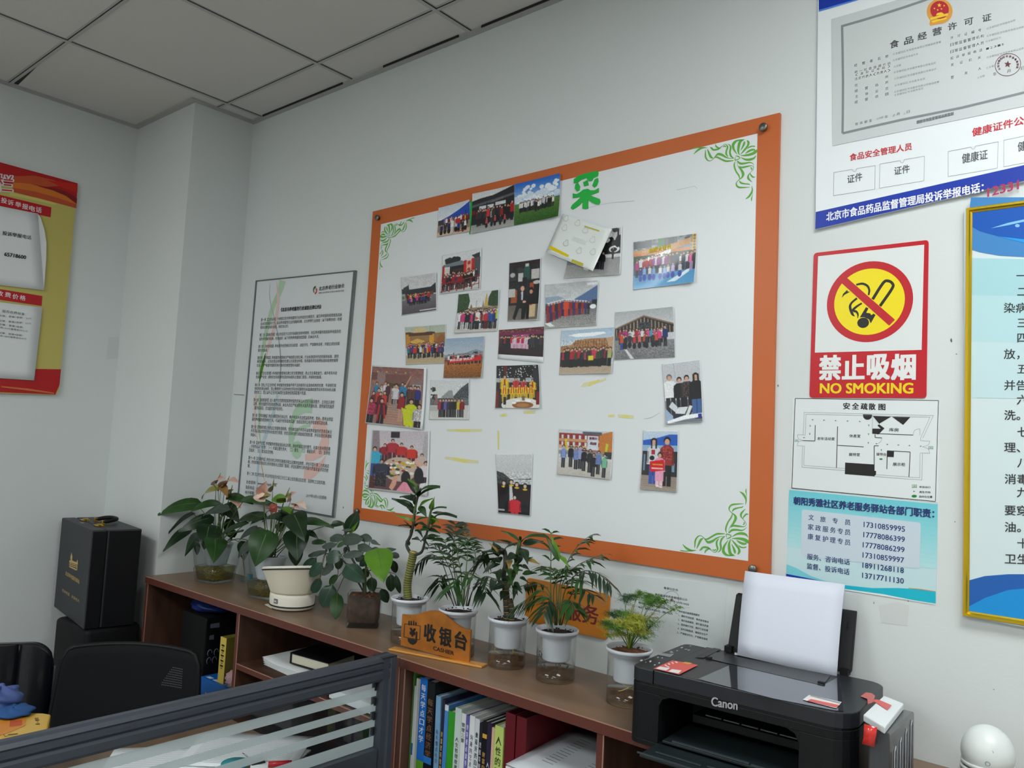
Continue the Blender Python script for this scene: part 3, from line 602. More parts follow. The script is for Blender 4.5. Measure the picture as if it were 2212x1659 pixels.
# bulging right edge as a second strip of the same sheet
MB().m(paper).ppoly(WL,[(78,463),(84,472),(92,497),(96.5,525),(96,560),(91,628)],D+.0064).build('curled_edge',s1)
mb=MB().m(ink).ptext(WL,'投诉举报电话',l5(4,550),l5(196,582),9.5,D+.0062,.02).ptext(WL,'65718600',l5(17,688),l5(160,710),8,D+.0066,.03).build('lettering',s1)
s2=sheet('paper_sheet','white sheet of service prices low on the red and yellow board',WL,[(-110,640),(88,665),(70,822),(-110,810)],D+.0028,paper,lift=lambda s,t:.003*s*s)
mb=MB().m(K('pencil grey ink',96,98,98))
for s_,x0,y0,x1,y1,h in (('服务收费标准：',3,1062,160,1085,6.5),('老人配餐，套餐1金额：20元',-60,1084,198,1110,4.5),('老人配餐，套餐2金额：25元',-60,1118,195,1143,4.5),('老人配餐，套餐3金额，',-60,1140,146,1168,4.5),('加工费+30元餐费合计35元',-50,1162,172,1194,4.5),('老人配餐，套餐4金额：',-60,1196,140,1222,4.5),('加工费+44元餐费合计49元',-50,1218,165,1244,4.5)): mb.ptext(WL,s_,l5(x0,y0),l5(x1,y1),h,D+.006,.0,1,em=True)
mb.build('lettering',s2)
# ================================================================ THE PHOTO DISPLAY BOARD
bq=[(810,458.5),(1688,246.5),(1666,1263),(766.8,1119)]
iq=[(828,486),(1640,291.5),(1620,1211),(786,1097)]
M_or=mat('orange painted board border',(192,98,44),.38,var=.05,vscale=3)
M_bw=mat('white board face',(222,225,227),.32,bump=.05,bscale=30)
B=fixn(MB().m(M_or).pslab(WB,bq,.0006,.010).build('photo_display_board',None,None,'large white display board with broad orange border holding many photographs','notice board'))
MB().m(M_bw).pslab(WB,iq,.0098,.0104).build('white_panel',B)
D=.0108
bow=[[(1140,555,5),(1070,450,35),(1050,360,45),(1090,290,40),(1160,255,25),(1300,235,4)],[(1190,570,6),(1160,480,35),(1175,350,45),(1210,275,40),(1280,250,5)],[(1210,470,5),(1250,400,25),(1285,320,35),(1290,275,10)],
[(1205,555,6),(1290,460,30),(1360,370,32),(1375,300,40),(1345,260,20)],[(1350,440,4),(1390,400,20),(1450,380,20),(1515,385,18)],[(1305,540,6),(1370,490,30),(1450,455,35),(1515,455,25)],[(1210,575,8),(1320,570,30),(1450,540,45),(1530,490,45),(1548,450,10)],
[(1210,610,5),(1300,655,30),(1400,660,40),(1490,630,30),(1535,570,5)],[(1100,580,8),(1160,595,20),(1195,630,12),(1140,660,15),(1090,670,15),(1105,600,5)],[(1095,695,5),(1075,780,25),(1110,900,25),(1170,990,25),(1190,1060,12)],
[(1135,690,6),(1150,790,8),(1220,870,35),(1262,960,45),(1240,1030,25),(1180,1080,12),(1130,1130,12),(1120,1190,25),(1170,1240,30),(1280,1245,20),(1410,1240,5)],[(1145,690,20),(1200,740,35),(1290,740,30),(1400,720,20),(1460,740,12),(1495,780,4)],
[(1175,795,6),(1230,825,30),(1320,810,28),(1430,790,12),(1480,810,8),(1470,870,8),(1410,940,8),(1370,1000,25),(1375,1060,35),(1450,1135,5)],[(1410,825,5),(1440,840,20),(1440,880,15)],[(1405,940,6),(1430,990,25),(1475,1030,25),(1520,1020,5)],
[(1185,1105,12),(1220,1150,30),(1310,1170,20),(1380,1175,18),(1405,1195,10)],[(1445,1210,5),(1455,1300,22),(1430,1370,30),(1380,1440,30),(1310,1490,5)],[(1465,1340,3),(1450,1440,12),(1440,1480,22),(1440,1540,5)],
[(1065,630,10),(1010,590,30),(985,510,30),(1000,420,30),(985,360,20),(940,335,8)],[(950,600,6),(910,550,30),(910,480,28),(935,400,28),(910,350,15),(870,340,8),(820,375,8),(770,420,20),(720,445,30),(640,455,30),(600,420,30),(565,400,5)],
[(830,400,5),(870,375,20),(900,395,20)],[(680,335,5),(700,390,30),(770,420,12)],[(1070,635,6),(980,635,10),(900,610,25),(820,560,40),(740,545,40),(690,580,20),(640,640,10),(580,685,10),(520,675,20),(475,610,28),(470,520,20),(470,450,5)],
[(1065,680,10),(970,690,25),(890,690,30),(790,645,28),(720,610,28),(665,615,10)],[(510,440,8),(540,510,30),(580,600,40),(630,630,15)],[(510,410,4),(400,415,30),(300,470,30),(220,550,5)],[(420,405,5),(300,410,15),(200,430,15),(175,440,4)]]
gbow=K('printed green bow',96,168,64)
ic=[WB.px(*p) for p in iq]; c0=ic[1]
for k,(sx,sz) in enumerate(((-1,1),(1,1),(1,-1),(-1,-1))):
    cc=ic[k]
    def TT(q):
        p=WB.px(1480+q[0]/9.76,280+q[1]/9.76); dx=p.x-c0.x; dz=p.z-c0.z
        return Vector((cc.x+(dx if sx>0 else -dx),-D,cc.z+(dz if sz>0 else -dz)))
    mb=MB().m(gbow)
    for s_ in bow: mb.pstroke(WB,[(q[0],q[1],q[2]*1.25) for q in s_],D,T=TT,n=4)
    mb.build('printed_bow',B)
# raised green character
gch=K('green acrylic',20,176,62,rough=.25); e2=lambda x,y:(1160+x/3.77,350+y/3.77)
mb=MB().m(gch)
for pts in ([(320,150),(360,120),(430,100),(510,82),(520,98),(515,125),(480,140),(465,165),(440,165),(420,140),(380,155),(350,178),(320,182)],[(335,188),(355,180),(371,210),(365,240),(345,248),(328,225)],[(395,175),(430,158),(440,198),(405,207)],[(470,203),(490,152),(515,140),(520,165),(505,205),(485,218)],
 [(312,265),(345,270),(372,255),(395,235),(435,227),(455,240),(490,240),(522,222),(522,255),(455,280),(490,295),(530,310),(535,335),(525,354),(500,355),(470,342),(435,318),(437,388),(412,393),(390,388),(392,330),(365,362),(340,380),(310,397),(295,385),(305,360),(345,325),(380,293),(312,303)]): mb.pslab(WB,[e2(*p) for p in pts],.0104,.0128)
fixn(mb.build('green_character',B)); 
MB().m(gch).pslab(WB,[(1022,437),(1028,434),(1025,506),(1019,508)],.0104,.012).build('green_letter_remnant',B)
# stand-off screws
M_scr=mat('brushed steel screw cap',(120,118,112),.3,metal=.9)
for u,v in ((823,473),(1655.5,280),(779,1104),(1633,1228)):
    p=WB.px(u,v); mb=MB().m(M_scr,True)
    mb.lathe([(0,0),(.0085,0),(.0098,.0012),(.0098,.006),(.007,.007),(.007,.012)][::-1],(0,0,0),24)
    R=Matrix.Rotation(PI/2,4,'X'); mb.v=[tuple(R@Vector((x,y,-z))+Vector((p.x,-.022,p.z))) for x,y,z in mb.v]
    mb.build('screw_cap',B)
# old yellow glue and scuffs
M_gl=K('old yellow tape glue',222,212,120,rough=.5); M_gl2=K('pale tape residue',216,214,170,rough=.45)
d3=lambda x,y:(780+x/3.95,700+y/3.95); d4=lambda x,y:(1160+x/3.254,760+y/3.254)
for T_,pts in ((d3,[(752,900),(765,897),(1055,897),(1055,920),(905,924),(755,918)]),(d3,[(733,1135),(760,1132),(1025,1165),(1023,1190),(900,1185),(735,1152)]),(d3,[(1200,775),(1260,760),(1270,790),(1205,795)]),(d3,[(1405,742),(1505,740),(1505,765),(1405,768)]),(d3,[(1183,908),(1200,910),(1200,1075),(1185,1072)]),(d4,[(322,250),(345,220),(480,195),(500,185),(500,205),(350,250)]),(d4,[(515,445),(560,440),(565,460),(515,462)]),(d4,[(583,440),(695,448),(698,472),(590,466)])):
    mb=MB().m(M_gl2).ppoly(WB,[T_(*p) for p in pts],D); c_=np.mean(pts,0)
    mb.m(M_gl).ppoly(WB,[T_(*(c_+(np.array(p)-c_)*(.42,.8))) for p in pts],D+.0002); mb.build('tape_residue',B)
mb=MB().m(K('scratch grey',186,190,194))
for pts in ([(1268,453,1),(1320,441,.8),(1368,437,1.4),(1374,435,1.4)],[(1466,413,1.2),(1490,408,1),(1504,405,1),(1510,410,1)],[(1395,905,.8),(1412,902,1.3),(1430,892,1)]): mb.pstroke(WB,pts,D)
mb.build('scuff_marks',B)

# ---------------------------------------------------------------- painted photographs (each a flat print)
class Cv:
    def __init__(s,w_=104,h_=84,bg=(200,205,208)):
        s.S=2; s.w=w_; s.h=h_; s.a=np.zeros((h_*2,w_*2,3)); s.a[:]=bg
        s.yy,s.xx=np.mgrid[0:h_*2,0:w_*2]; s.xx=(s.xx+.5)/(w_*2); s.yy=(s.yy+.5)/(h_*2); s.r=random.Random(int(w_*h_))
    def rect(s,x0,y0,x1,y1,c): s.a[(s.xx>=x0)&(s.xx<x1)&(s.yy>=y0)&(s.yy<y1)]=c; return s
    def grad(s,y0,y1,c0,c1):
        m=(s.yy>=y0)&(s.yy<y1); t=((s.yy[m]-y0)/(y1-y0))[:,None]; s.a[m]=np.array(c0)*(1-t)+np.array(c1)*t; return s
    def el(s,x,y,a,b,c): s.a[((s.xx-x)/a)**2+((s.yy-y)/b)**2<1]=c; return s
    def pg(s,P,c):
        m=np.zeros(s.xx.shape,bool); n=len(P)
        for i in range(n):
            (x0,y0),(x1,y1)=P[i],P[(i+1)%n]
            if y0==y1: continue
            k=((y0>s.yy)!=(y1>s.yy))&(s.xx<(x1-x0)*(s.yy-y0)/(y1-y0)+x0); m^=k
        s.a[m]=c; return s
    def line(s,x0,y0,x1,y1,w_,c):
        dx,dy=x1-x0,y1-y0; L=math.hypot(dx,dy); nx,ny=-dy/L*w_/2,dx/L*w_/2
        return s.pg([(x0+nx,y0+ny),(x1+nx,y1+ny),(x1-nx,y1-ny),(x0-nx,y0-ny)],c)
    def noise(s,x0,y0,x1,y1,amt,cell=1,P=None):
        m=(s.xx>=x0)&(s.xx<x1)&(s.yy>=y0)&(s.yy<y1); g=np.random.RandomState(3).rand(s.h*2//cell+2,s.w*2//cell+2)
        G=np.kron(g,np.ones((cell,cell)))[:s.h*2,:s.w*2]; s.a[m]+=(G[m][:,None]-.5)*amt; return s
    def blobs(s,x0,y0,x1,y1,n,r0,r1,cols,asp=1.3):
        for _ in range(n): s.el(s.r.uniform(x0,x1),s.r.uniform(y0,y1),(q:=s.r.uniform(r0,r1)),q*asp*s.w/s.h*.6,s.r.choice(cols))
        return s
    def person(s,x,y,h,c,leg=(34,34,40),hair=(26,22,22),face=(206,164,140),sit=False,hat=None,wd=1):
        """x centre, y feet, h height (fractions of the picture)"""
        k=s.h/s.w; hw=h*.105*k*wd; hd=h*.075
        if not sit:
            s.rect(x-hw*.75,y-h*.48,x-hw*.06,y,leg); s.rect(x+hw*.06,y-h*.48,x+hw*.75,y,leg)
        else: s.el(x,y-h*.2,hw*1.25,h*.22,leg)
        t=y-h*.83; s.pg([(x-hw*.55,t),(x+hw*.55,t),(x+hw*1.15,t+h*.07),(x+hw*1.25,y-h*.42),(x-hw*1.25,y-h*.42),(x-hw*1.15,t+h*.07)],c)
        dk=tuple(q*.72 for q in c); s.rect(x-hw*1.2,t+h*.12,x-hw*.9,y-h*.45,dk); s.rect(x+hw*.9,t+h*.12,x+hw*1.2,y-h*.45,dk)
        s.el(x,y-h*.925,hd*k*.95,hd*1.05,hair); s.el(x,y-h*.9,hd*k*.7,hd*.8,face)
        if hat: s.el(x,y-h*.96,hd*k*1.2,hd*.5,hat)
        return s
    def crowd(s,x0,x1,y,h,n,cols,jit=.02,**k):
        for i in range(n):
            x=x0+(x1-x0)*(i+.5)/n+s.r.uniform(-.3,.3)*(x1-x0)/n; s.person(x,y+s.r.uniform(-jit,jit),h*s.r.uniform(.92,1.06),s.r.choice(cols),**k)
        return s
    def out(s):
        q=s.a.reshape(s.h,2,s.w,2,3).mean((1,3)); n=np.random.RandomState(5).randn(s.h,s.w,1); return np.clip((q-120)*1.1+112,0,255)*(1+.035*n)+n*2
M_photo=vcol(); M_pb=K('photo paper white',226,228,230,rough=.3)
def lina(a): a=a/255; return np.where(a<=.04045,a/12.92,((a+.055)/1.055)**2.4)
def photo(quad,cv,label,d=.0112,border=0.015,curl=None,bright=1.0,bb=None,group='photographs on the display board'):
    """bilinear sheet on the board with its picture printed on a finer sheet just above it"""
    Q=[np.array(p,float) for p in quad]; cu=curl or (.004,.003,.004,.005)   # lift of TL TR BR BL corners
    def lift(s,t):
        a=cu[0]*max(0,1-s-t)**2+cu[1]*max(0,s-t)**2+cu[2]*max(0,s+t-1)**2+cu[3]*max(0,t-s)**2; return a+.0008*math.sin(PI*s)*math.sin(PI*t)
    W4=[WB.px(*q) for q in Q]
    def P(s,t,e=0): return (W4[0]*(1-s)+W4[1]*s)*(1-t)+(W4[3]*(1-s)+W4[2]*s)*t+WB.N*(d+e+lift(s,t))
    o=MB().m(M_pb,True).grid(lambda s,t:P(s,t),10,10).build('photograph',None,None,label,'photograph',group,solid=.0004)
    A=np.clip(cv.out()*bright,0,255); h,w_=A.shape[:2]; bx=border; by=border*1.2; bt=bb or (bx,by,bx,by)
    V=[P(bt[0]+(1-bt[0]-bt[2])*i/(w_-1),bt[1]+(1-bt[1]-bt[3])*j/(h-1),.0005) for j in range(h) for i in range(w_)]
    idx=np.arange(h*w_).reshape(h,w_); F=np.stack([idx[:-1,:-1],idx[1:,:-1],idx[1:,1:],idx[:-1,1:]],-1).reshape(-1,4)
    me=bpy.data.meshes.new('print'); me.from_pydata(V,[],F.tolist()); me.materials.append(M_photo)
    ca=me.color_attributes.new('Col','FLOAT_COLOR','POINT'); c=np.ones((h*w_,4),np.float32); c[:,:3]=lina(np.clip(A,0,255)).reshape(-1,3); ca.data.foreach_set('color',c.ravel())
    me.polygons.foreach_set('use_smooth',[True]*len(F))
    p=bpy.data.objects.new('print',me); COL.objects.link(p); p.parent=o
    return o
R=[(176,40,48),(150,30,40),(196,60,60)]; DK=[(30,30,36),(44,42,50),(24,26,30),(60,58,66)]; LT=[(214,214,216),(190,192,198),(226,224,220)]; BL=[(40,70,160),(60,110,190),(36,50,110)]; PK=[(200,60,120),(220,110,150)]; YE=[(220,180,50),(236,206,60)]; OR=[(206,100,50)]; PU=[(110,80,160),(140,110,180)]
MIX=R+DK+LT+BL+PK+YE+PU
# 1 blue mountain and red banner
c=Cv(90,84).grad(0,.45,(196,206,216),(220,224,228)).pg([(0,.48),(.3,.38),(.62,.24),(1,.05),(1,.6),(0,.6)],(44,84,176)).rect(0,.5,1,1,(150,130,112)).rect(0,.45,1,.62,(70,70,74)).grad(.86,1,(196,170,150),(204,180,160))
c.crowd(.18,.95,.72,.34,11,R+YE+PU+LT).crowd(.1,.9,.94,.38,8,DK+BL+LT+DK,sit=True).rect(.55,.5,.7,.66,(190,50,50)).person(.45,.95,.5,(220,216,210),leg=(220,216,210)).line(.86,.3,.9,.8,.02,(50,50,52)).rect(.58,.9,.86,.93,(150,70,60))
photo([(954.7,452),(1020.9,433.6),(1022,502),(951.5,514)],c,'photo of a group below a blue mountain, leftmost of the top row',border=.0)
# 2 dark roofed gateway
c=Cv().grad(0,.3,(205,208,210),(212,214,214)).pg([(0,.2),(.2,.16),(.5,.14),(1,-.0),(1,.42),(0,.42)],(44,46,50)).pg([(0,.3),(1,.18),(1,.24),(0,.36)],(96,98,102)).rect(0,.38,1,.84,(40,40,44)).rect(.18,.36,.52,.44,(208,212,216)).rect(.56,.33,.82,.41,(200,204,208)).rect(.34,.3,.37,.6,(36,36,40)).rect(.8,.28,.83,.6,(36,36,40))
for k in range(10): c.rect(.45+k*.03,.29-k*.006,.465+k*.03,.32-k*.006,(150,150,148))
c.grad(.8,1,(150,150,148),(172,172,168)).crowd(.1,.98,.78,.32,15,[(170,170,170)]+DK+R+R).crowd(.12,.95,.84,.42,13,[(180,180,178),(60,58,60)]+R+DK).crowd(.3,.85,.9,.26,5,[(200,110,100),(190,80,80),(60,60,66)],sit=True).person(.95,.86,.5,(176,36,44)).rect(0,.44,.09,.54,(120,24,34))
photo([(1028,421.7),(1117.9,402),(1116.4,489),(1024,507.4)],c,'photo of a group under a dark tiled gateway, middle of the top row',d=.0118,border=.0)
# 3 grassland
c=Cv().grad(0,.55,(34,100,190),(196,214,230)).blobs(.1,.12,.6,.3,9,.03,.06,[(222,228,236)]).blobs(.55,.08,1,.3,8,.03,.07,[(230,234,240)]).blobs(0,.3,1,.48,40,.04,.09,[(206,216,228),(226,232,238)],.8).grad(.5,.62,(96,128,80),(92,124,60)).grad(.58,1,(88,124,56),(52,96,40)).noise(0,.6,1,1,36,2)
c.crowd(.12,.86,.72,.26,26,LT+LT+DK+[(200,200,205),(120,130,160)],jit=.01).person(.48,.76,.28,(30,30,36)).person(.54,.75,.26,(226,226,224))
photo([(1118.6,401),(1218.2,378),(1215.5,471),(1117,489.5)],c,'photo of people lined up on grassland under blue sky, overlapping the border',d=.0124,border=.0,curl=(.002,.006,.009,.001))
# 4 red lantern pillars
c=Cv(90,92).grad(0,1,(214,216,218),(206,208,210)).blobs(.12,.12,.42,.3,40,.03,.07,[(44,50,48),(30,34,34)]).pg([(.02,.25),(.5,.2),(.6,.26),(.6,.34),(.02,.32)],(120,130,134)).rect(.2,.32,.58,.55,(30,30,34)).rect(.06,.36,.2,.56,(206,196,190)).rect(0,.28,.06,.7,(170,40,36)).rect(.82,.2,1,.7,(90,92,96)).pg([(.76,.12),(.98,.08),(.98,.2),(.84,.2)],(60,64,70))
for k in range(9): c.el(.6,.24+k*.04,.045,.022,(196,36,30)).el(.8,.22+k*.04,.045,.022,(196,36,30))
c.rect(.64,.24,.76,.58,(214,170,150)).el(.7,.3,.04,.05,(180,60,60)).el(.7,.48,.04,.06,(180,60,60)).rect(.28,.4,.52,.48,(70,50,46))
c.crowd(.05,.95,.82,.34,14,R+DK+[(96,40,90)]+LT).crowd(.05,.8,.94,.4,10,R+[(110,40,90),(60,60,110)]+DK).rect(0,.95,1,1,(190,188,186))
for k in range(6): x=.02+k*.19; c.line(x,.72,x+.02,1,.02,(140,52,44)).line(x,.98,x+.19,.7,.014,(150,60,52))
c.line(0,.76,1,.66,.024,(150,54,46)).line(0,.98,1,.86,.018,(130,50,44))
photo([(963.4,554.5),(1046.9,537.8),(1043,625.7),(958,636.5)],c,'photo of a crowd behind a red railing with double red lantern pillars',curl=(.006,.004,.003,.006))
# 5 temple court
c=Cv(90,92).grad(0,.4,(196,196,198),(208,208,208)).noise(0,0,1,.3,14,8).rect(0,.34,1,.52,(50,54,60)).pg([(0,.3),(.18,.34),(.5,.36),(.85,.34),(1,.24),(1,.46),(0,.46)],(52,58,64)).pg([(.05,.28),(.2,.22),(.22,.34),(.05,.36)],(60,64,66)).rect(.1,.46,.92,.6,(110,60,46)).grad(.55,1,(126,120,124),(92,86,92)).rect(0,.44,.1,.62,(150,160,150)).rect(0,.5,.08,.58,(90,120,90)).line(.2,.2,.2,.34,.012,(40,42,44))
c.crowd(.15,.82,.72,.26,15,R+R+YE+PK+DK,jit=.01).crowd(.2,.75,.77,.24,10,R+DK+PK+BL,jit=.01).line(.82,.62,.86,.64,.01,(210,210,214)).rect(.52,.93,1,.955,(210,208,210))
photo([(874.4,601.8),(949.7,590.5),(949.3,672.4),(873.3,683.2)],c,'photo of a group in a temple courtyard, highest at the left edge',curl=(.007,.006,.001,.001))
# 6 golden spires
c=Cv(100,96).grad(0,.5,(212,214,216),(220,221,220)).pg([(0,0),(.25,0),(.3,.2),(.26,.42),(0,.5)],(58,84,48)).pg([(.84,0),(1,-.02),(1,.4),(.74,.36),(.76,.15)],(56,80,50)).noise(0,0,.26,.45,34,3).noise(.8,0,1,.4,34,3).pg([(.3,.4),(.34,.28),(.38,.4)],(150,110,80)).pg([(.65,.4),(.7,.06),(.72,.06),(.76,.4)],(200,170,90)).pg([(.6,.4),(.635,.2),(.66,.4)],(150,140,150)).line(.46,.4,.47,.2,.01,(120,120,124)).rect(.3,.38,1,.46,(150,130,110)).grad(.84,1,(186,180,174),(200,196,190))
c.crowd(.04,.98,.78,.36,13,MIX).crowd(.03,.98,.92,.48,12,[(226,226,226),(196,60,120),(40,40,48),(60,60,120),(214,212,208),(150,46,50),(70,40,80),(40,90,160)],leg=(40,40,46)).person(.16,.94,.5,(198,64,124),leg=(196,196,196)).person(.27,.94,.46,(36,36,44),leg=(210,208,206)).person(.52,.93,.52,(226,222,218)).pg([(.46,.6),(.56,.66),(.48,.7)],(206,80,50)).person(.72,.93,.46,(190,44,60),leg=(110,30,40)).rect(.95,.5,1,.7,(170,200,60))
photo([(997,637),(1086,627.4),(1079.5,716.8),(989,721.2)],c,'photo of a group with trees and golden spires behind',curl=(.003,.007,.002,.006),border=.01)
# 7 two seated people
c=Cv(66,120,(36,34,38)).noise(0,0,1,.5,44,6).rect(0,0,1,.08,(50,20,24)).rect(.28,.12,.68,.32,(60,62,66)).rect(.3,.2,.46,.34,(190,192,192)).rect(.5,.1,.66,.3,(40,90,80)).rect(.52,.05,.64,.1,(190,194,196)).rect(.72,.16,.98,.32,(196,192,188)).el(.9,.38,.12,.03,(200,198,196)).rect(.02,.2,.24,.32,(60,60,62)).el(.12,.22,.08,.04,(180,180,182)).rect(.44,.28,.58,.46,(20,18,22)).rect(.68,.38,.8,.54,(168,84,40)).rect(.08,.48,.28,.7,(160,84,44)).rect(0,.46,.22,.6,(190,188,184)).grad(.74,1,(108,100,92),(124,116,106))
c.pg([(.3,.52),(.42,.49),(.56,.5),(.6,.62),(.6,.78),(.56,.98),(.44,.98),(.44,.8),(.36,.8),(.24,.99),(.16,.96),(.28,.72)],(24,22,28)).el(.44,.45,.08,.05,(22,18,20)).el(.45,.465,.062,.044,(214,160,140)).pg([(.41,.52),(.48,.51),(.47,.66),(.42,.66)],(196,198,210)).pg([(.6,.6),(.72,.54),(.86,.58),(.88,.74),(.8,.8),(.6,.78)],(26,24,26)).el(.73,.5,.07,.05,(28,22,22)).el(.73,.53,.05,.036,(200,150,130)).el(.52,.69,.06,.02,(220,170,150)).rect(.7,.74,.9,.95,(206,186,150)).rect(.6,.76,.7,.98,(28,26,28)).rect(.68,.74,.78,.76,(190,90,60))
photo([(1106.2,569.3),(1174.3,559.5),(1170.6,693),(1102.3,695.6)],c,'dark upright photo of two seated people in black clothes',border=.01,curl=(.002,.003,.01,.002))
# 8 black and white photo partly hidden
c=Cv(104,90,(190,190,192)).blobs(.3,.0,1,.6,50,.04,.1,[(30,30,32),(60,60,62),(214,214,216)]).rect(0,.3,1,.62,(40,40,42)).noise(0,.3,1,.62,50,4).el(.88,.45,.1,.07,(236,236,238)).el(.87,.46,.06,.045,(24,24,26)).rect(.93,.02,.96,.4,(24,26,24)).el(.94,.3,.05,.12,(22,24,24)).el(.75,.14,.08,.06,(232,232,234)).rect(.6,.55,1,.62,(210,210,210)).grad(.62,1,(150,150,150),(168,168,166)).rect(0,.55,.3,.72,(120,122,124))
c.crowd(.45,.72,.86,.4,5,[(200,198,196),(36,36,38),(150,150,152)],jit=.01).person(.86,.66,.24,(50,50,52)).el(.4,.8,.07,.06,(226,228,230))
photo([(1241,505),(1348.9,492.4),(1345.7,595.4),(1225,603.3)],c,'black and white photo half hidden behind the loose white sheet',border=.01)
# 9 big hall group
c=Cv(124,96).grad(0,.3,(120,126,130),(150,152,150)).noise(0,0,1,.2,70,8).rect(0,.02,.3,.16,(84,90,96)).rect(.4,.0,.5,.22,(50,120,60)).rect(.5,.0,.7,.18,(90,92,94)).rect(.56,.02,.66,.16,(60,62,66)).rect(.82,.04,.9,.16,(70,74,80)).pg([(0,.2),(.5,.18),(.92,.06),(.92,.18),(.5,.3),(0,.3)],(196,150,100)).rect(0,.26,.92,.33,(206,130,60)).rect(0,.32,.95,.52,(40,80,54)).rect(.94,0,1,.5,(214,170,40))
for k in range(8): c.el(.97,.04+k*.06,.02,.025,(120,100,30))
c.pg([(.06,.42),(.5,.28),(.62,.14),(.6,.34),(.2,.46)],(226,230,226)).noise(.1,.15,.6,.45,40,4).rect(0,.5,1,.8,(70,96,130)).grad(.72,1,(88,150,196),(106,168,210)).pg([(.55,.92),(.8,.76),(.98,.62),(.9,.76),(.7,.92)],(222,236,244))
c.crowd(.03,1,.7,.36,18,[(40,44,70),(176,40,60),(30,32,40),(60,60,80),(210,210,214),(150,60,140),(110,70,60)],hair=(60,56,56),jit=.012).crowd(.06,.78,.84,.3,9,[(206,206,210),(190,170,210),(130,170,220),(200,196,200),(60,60,150)],sit=True,leg=(60,80,170),jit=.01).person(.93,.74,.4,(220,110,160),leg=(170,150,190)).person(.98,.72,.4,(30,30,34)).person(.06,.76,.36,(176,50,120))
o9=photo([(1374.3,525),(1510.7,506.5),(1507.5,612.6),(1373.5,628)],c,'largest colour photo at the upper right, a seated group on a blue floor',border=.004,curl=(.002,.003,.009,.002))
MB().m(K('yellow banner letters',226,200,40)).ptext(WB,'金輝大世界',(1406,550),(1456,541),11,.0135,.02).build('lettering',o9)
# 10 costumes before mountains
c=Cv(110,92).grad(0,.55,(186,188,190),(206,210,214)).noise(0,0,1,.4,14,10).pg([(0,.3),(.25,.28),(.55,.44),(.55,.55),(0,.55)],(150,166,184)).pg([(.5,.42),(.7,.3),(1,.1),(1,.55),(.5,.55)],(90,116,156)).rect(0,.45,1,.62,(90,100,120)).rect(.9,.42,1,.62,(40,44,50)).grad(.58,1,(120,120,122),(160,158,154)).pg([(0,.6),(.4,.64),(1,.56),(1,.5),(0,.5)],(60,60,64)).noise(0,.7,1,1,40,3).pg([(.03,.92),(.25,.76),(.5,.7),(.5,.6),(.03,.66)],(40,34,40))
for i in range(15):
    x=.07+i*.055; y=.9-.012*i*2 if i<5 else .78-.002*i; h=.46-.012*i; c.person(x,y-.02,h,[(150,34,40),(60,50,110),(180,60,40),(40,40,60)][i%4],leg=[(150,40,40),(50,40,90)][i%2],hat=(216,218,222),wd=1.1)
c.person(.41,.76,.4,(206,80,40),leg=(206,70,36),hat=(220,220,224),wd=1.5).person(.84,.74,.3,(30,32,38)).el(.92,.57,.06,.05,(236,238,240)).pg([(0,.9),(.1,.88),(.2,.97),(.1,.98)],(226,228,230)).rect(.8,.04,.98,.09,(224,226,228))
photo([(1183.9,616.6),(1299.3,606.8),(1294,705),(1183.9,710.7)],c,'photo of a row in bright folk costumes with misty mountains',border=.008,curl=(.004,.004,.002,.006))
# 11 A frame building
c=Cv(118,98).grad(0,.4,(176,178,180),(206,208,210)).pg([(0,.36),(.5,.13),(1,.34),(1,.52),(0,.52)],(52,50,54))
for k in range(17):
    x=.03+k*.06; t=.13+abs(x-.5)*.46+.03; c.rect(x-.008,t,x+.008,.52,(176,150,124))
c.pg([(0,.345),(.5,.115),(1,.325),(1,.355),(.5,.145),(0,.375)],(140,112,92)).rect(.4,.26,.6,.46,(60,66,72)).noise(.38,.24,.62,.5,90,3).rect(0,.5,1,.62,(90,92,96)).grad(.6,1,(140,140,142),(120,120,122)).noise(0,.68,1,1,50,3).pg([(.16,.78),(.2,.78),(.34,1),(.28,1)],(214,214,212)).rect(.86,.5,1,.64,(200,202,206))
c.crowd(.06,.88,.68,.3,15,[(176,50,60),(60,160,190),(40,50,110),(180,50,130),(214,212,216),(70,60,110),(210,90,140)],jit=.012).crowd(.1,.74,.78,.3,9,[(190,90,60),(40,44,54),(216,212,210),(60,54,60),(200,110,100),(196,60,60)],sit=True,leg=(34,34,42),jit=.012).person(.12,.8,.34,(196,90,50),leg=(50,70,150)).person(.76,.76,.36,(214,70,130)).person(.85,.77,.42,(30,50,110))
photo([(1335,676.3),(1461,664.3),(1463.7,773),(1333,778.4)],c,'photo of a group before a steep-gabled building with white ribs',border=.004,curl=(.003,.006,.002,.002))
# 12 orange rocks
c=Cv(110,92).grad(0,.4,(170,190,208),(200,212,222)).pg([(.14,.12),(.3,.09),(.8,.08),(.86,.12),(.6,.17),(.3,.17)],(240,244,248)).pg([(0,.5),(0,.36),(.2,.34),(.3,.24),(.5,.22),(.7,.22),(.95,.22),(1,.3),(1,.62),(0,.62)],(168,124,84)).noise(.0,.22,1,.5,50,5)
for k in range(14): c.line(.28+k*.05,.24,.26+k*.053,.5,.008,(100,70,50))
c.pg([(.86,.22),(1,.2),(1,.6),(.96,.6)],(190,160,130)).grad(.8,1,(176,158,138),(186,170,150)).rect(0,.5,.9,.82,(60,46,44))
c.crowd(.04,.98,.84,.42,21,DK+[(40,40,60),(176,40,60),(200,60,90),(60,80,60),(150,40,70)],leg=(26,26,32),jit=.012).rect(.54,.6,.64,.7,(216,206,50)).person(.94,.84,.42,(170,170,110))
photo([(1218.9,715.5),(1333.7,708),(1328.4,807.6),(1213.8,810.7)],c,'photo of a dark-clothed group in front of orange rock walls',border=.006,curl=(.003,.003,.007,.002))
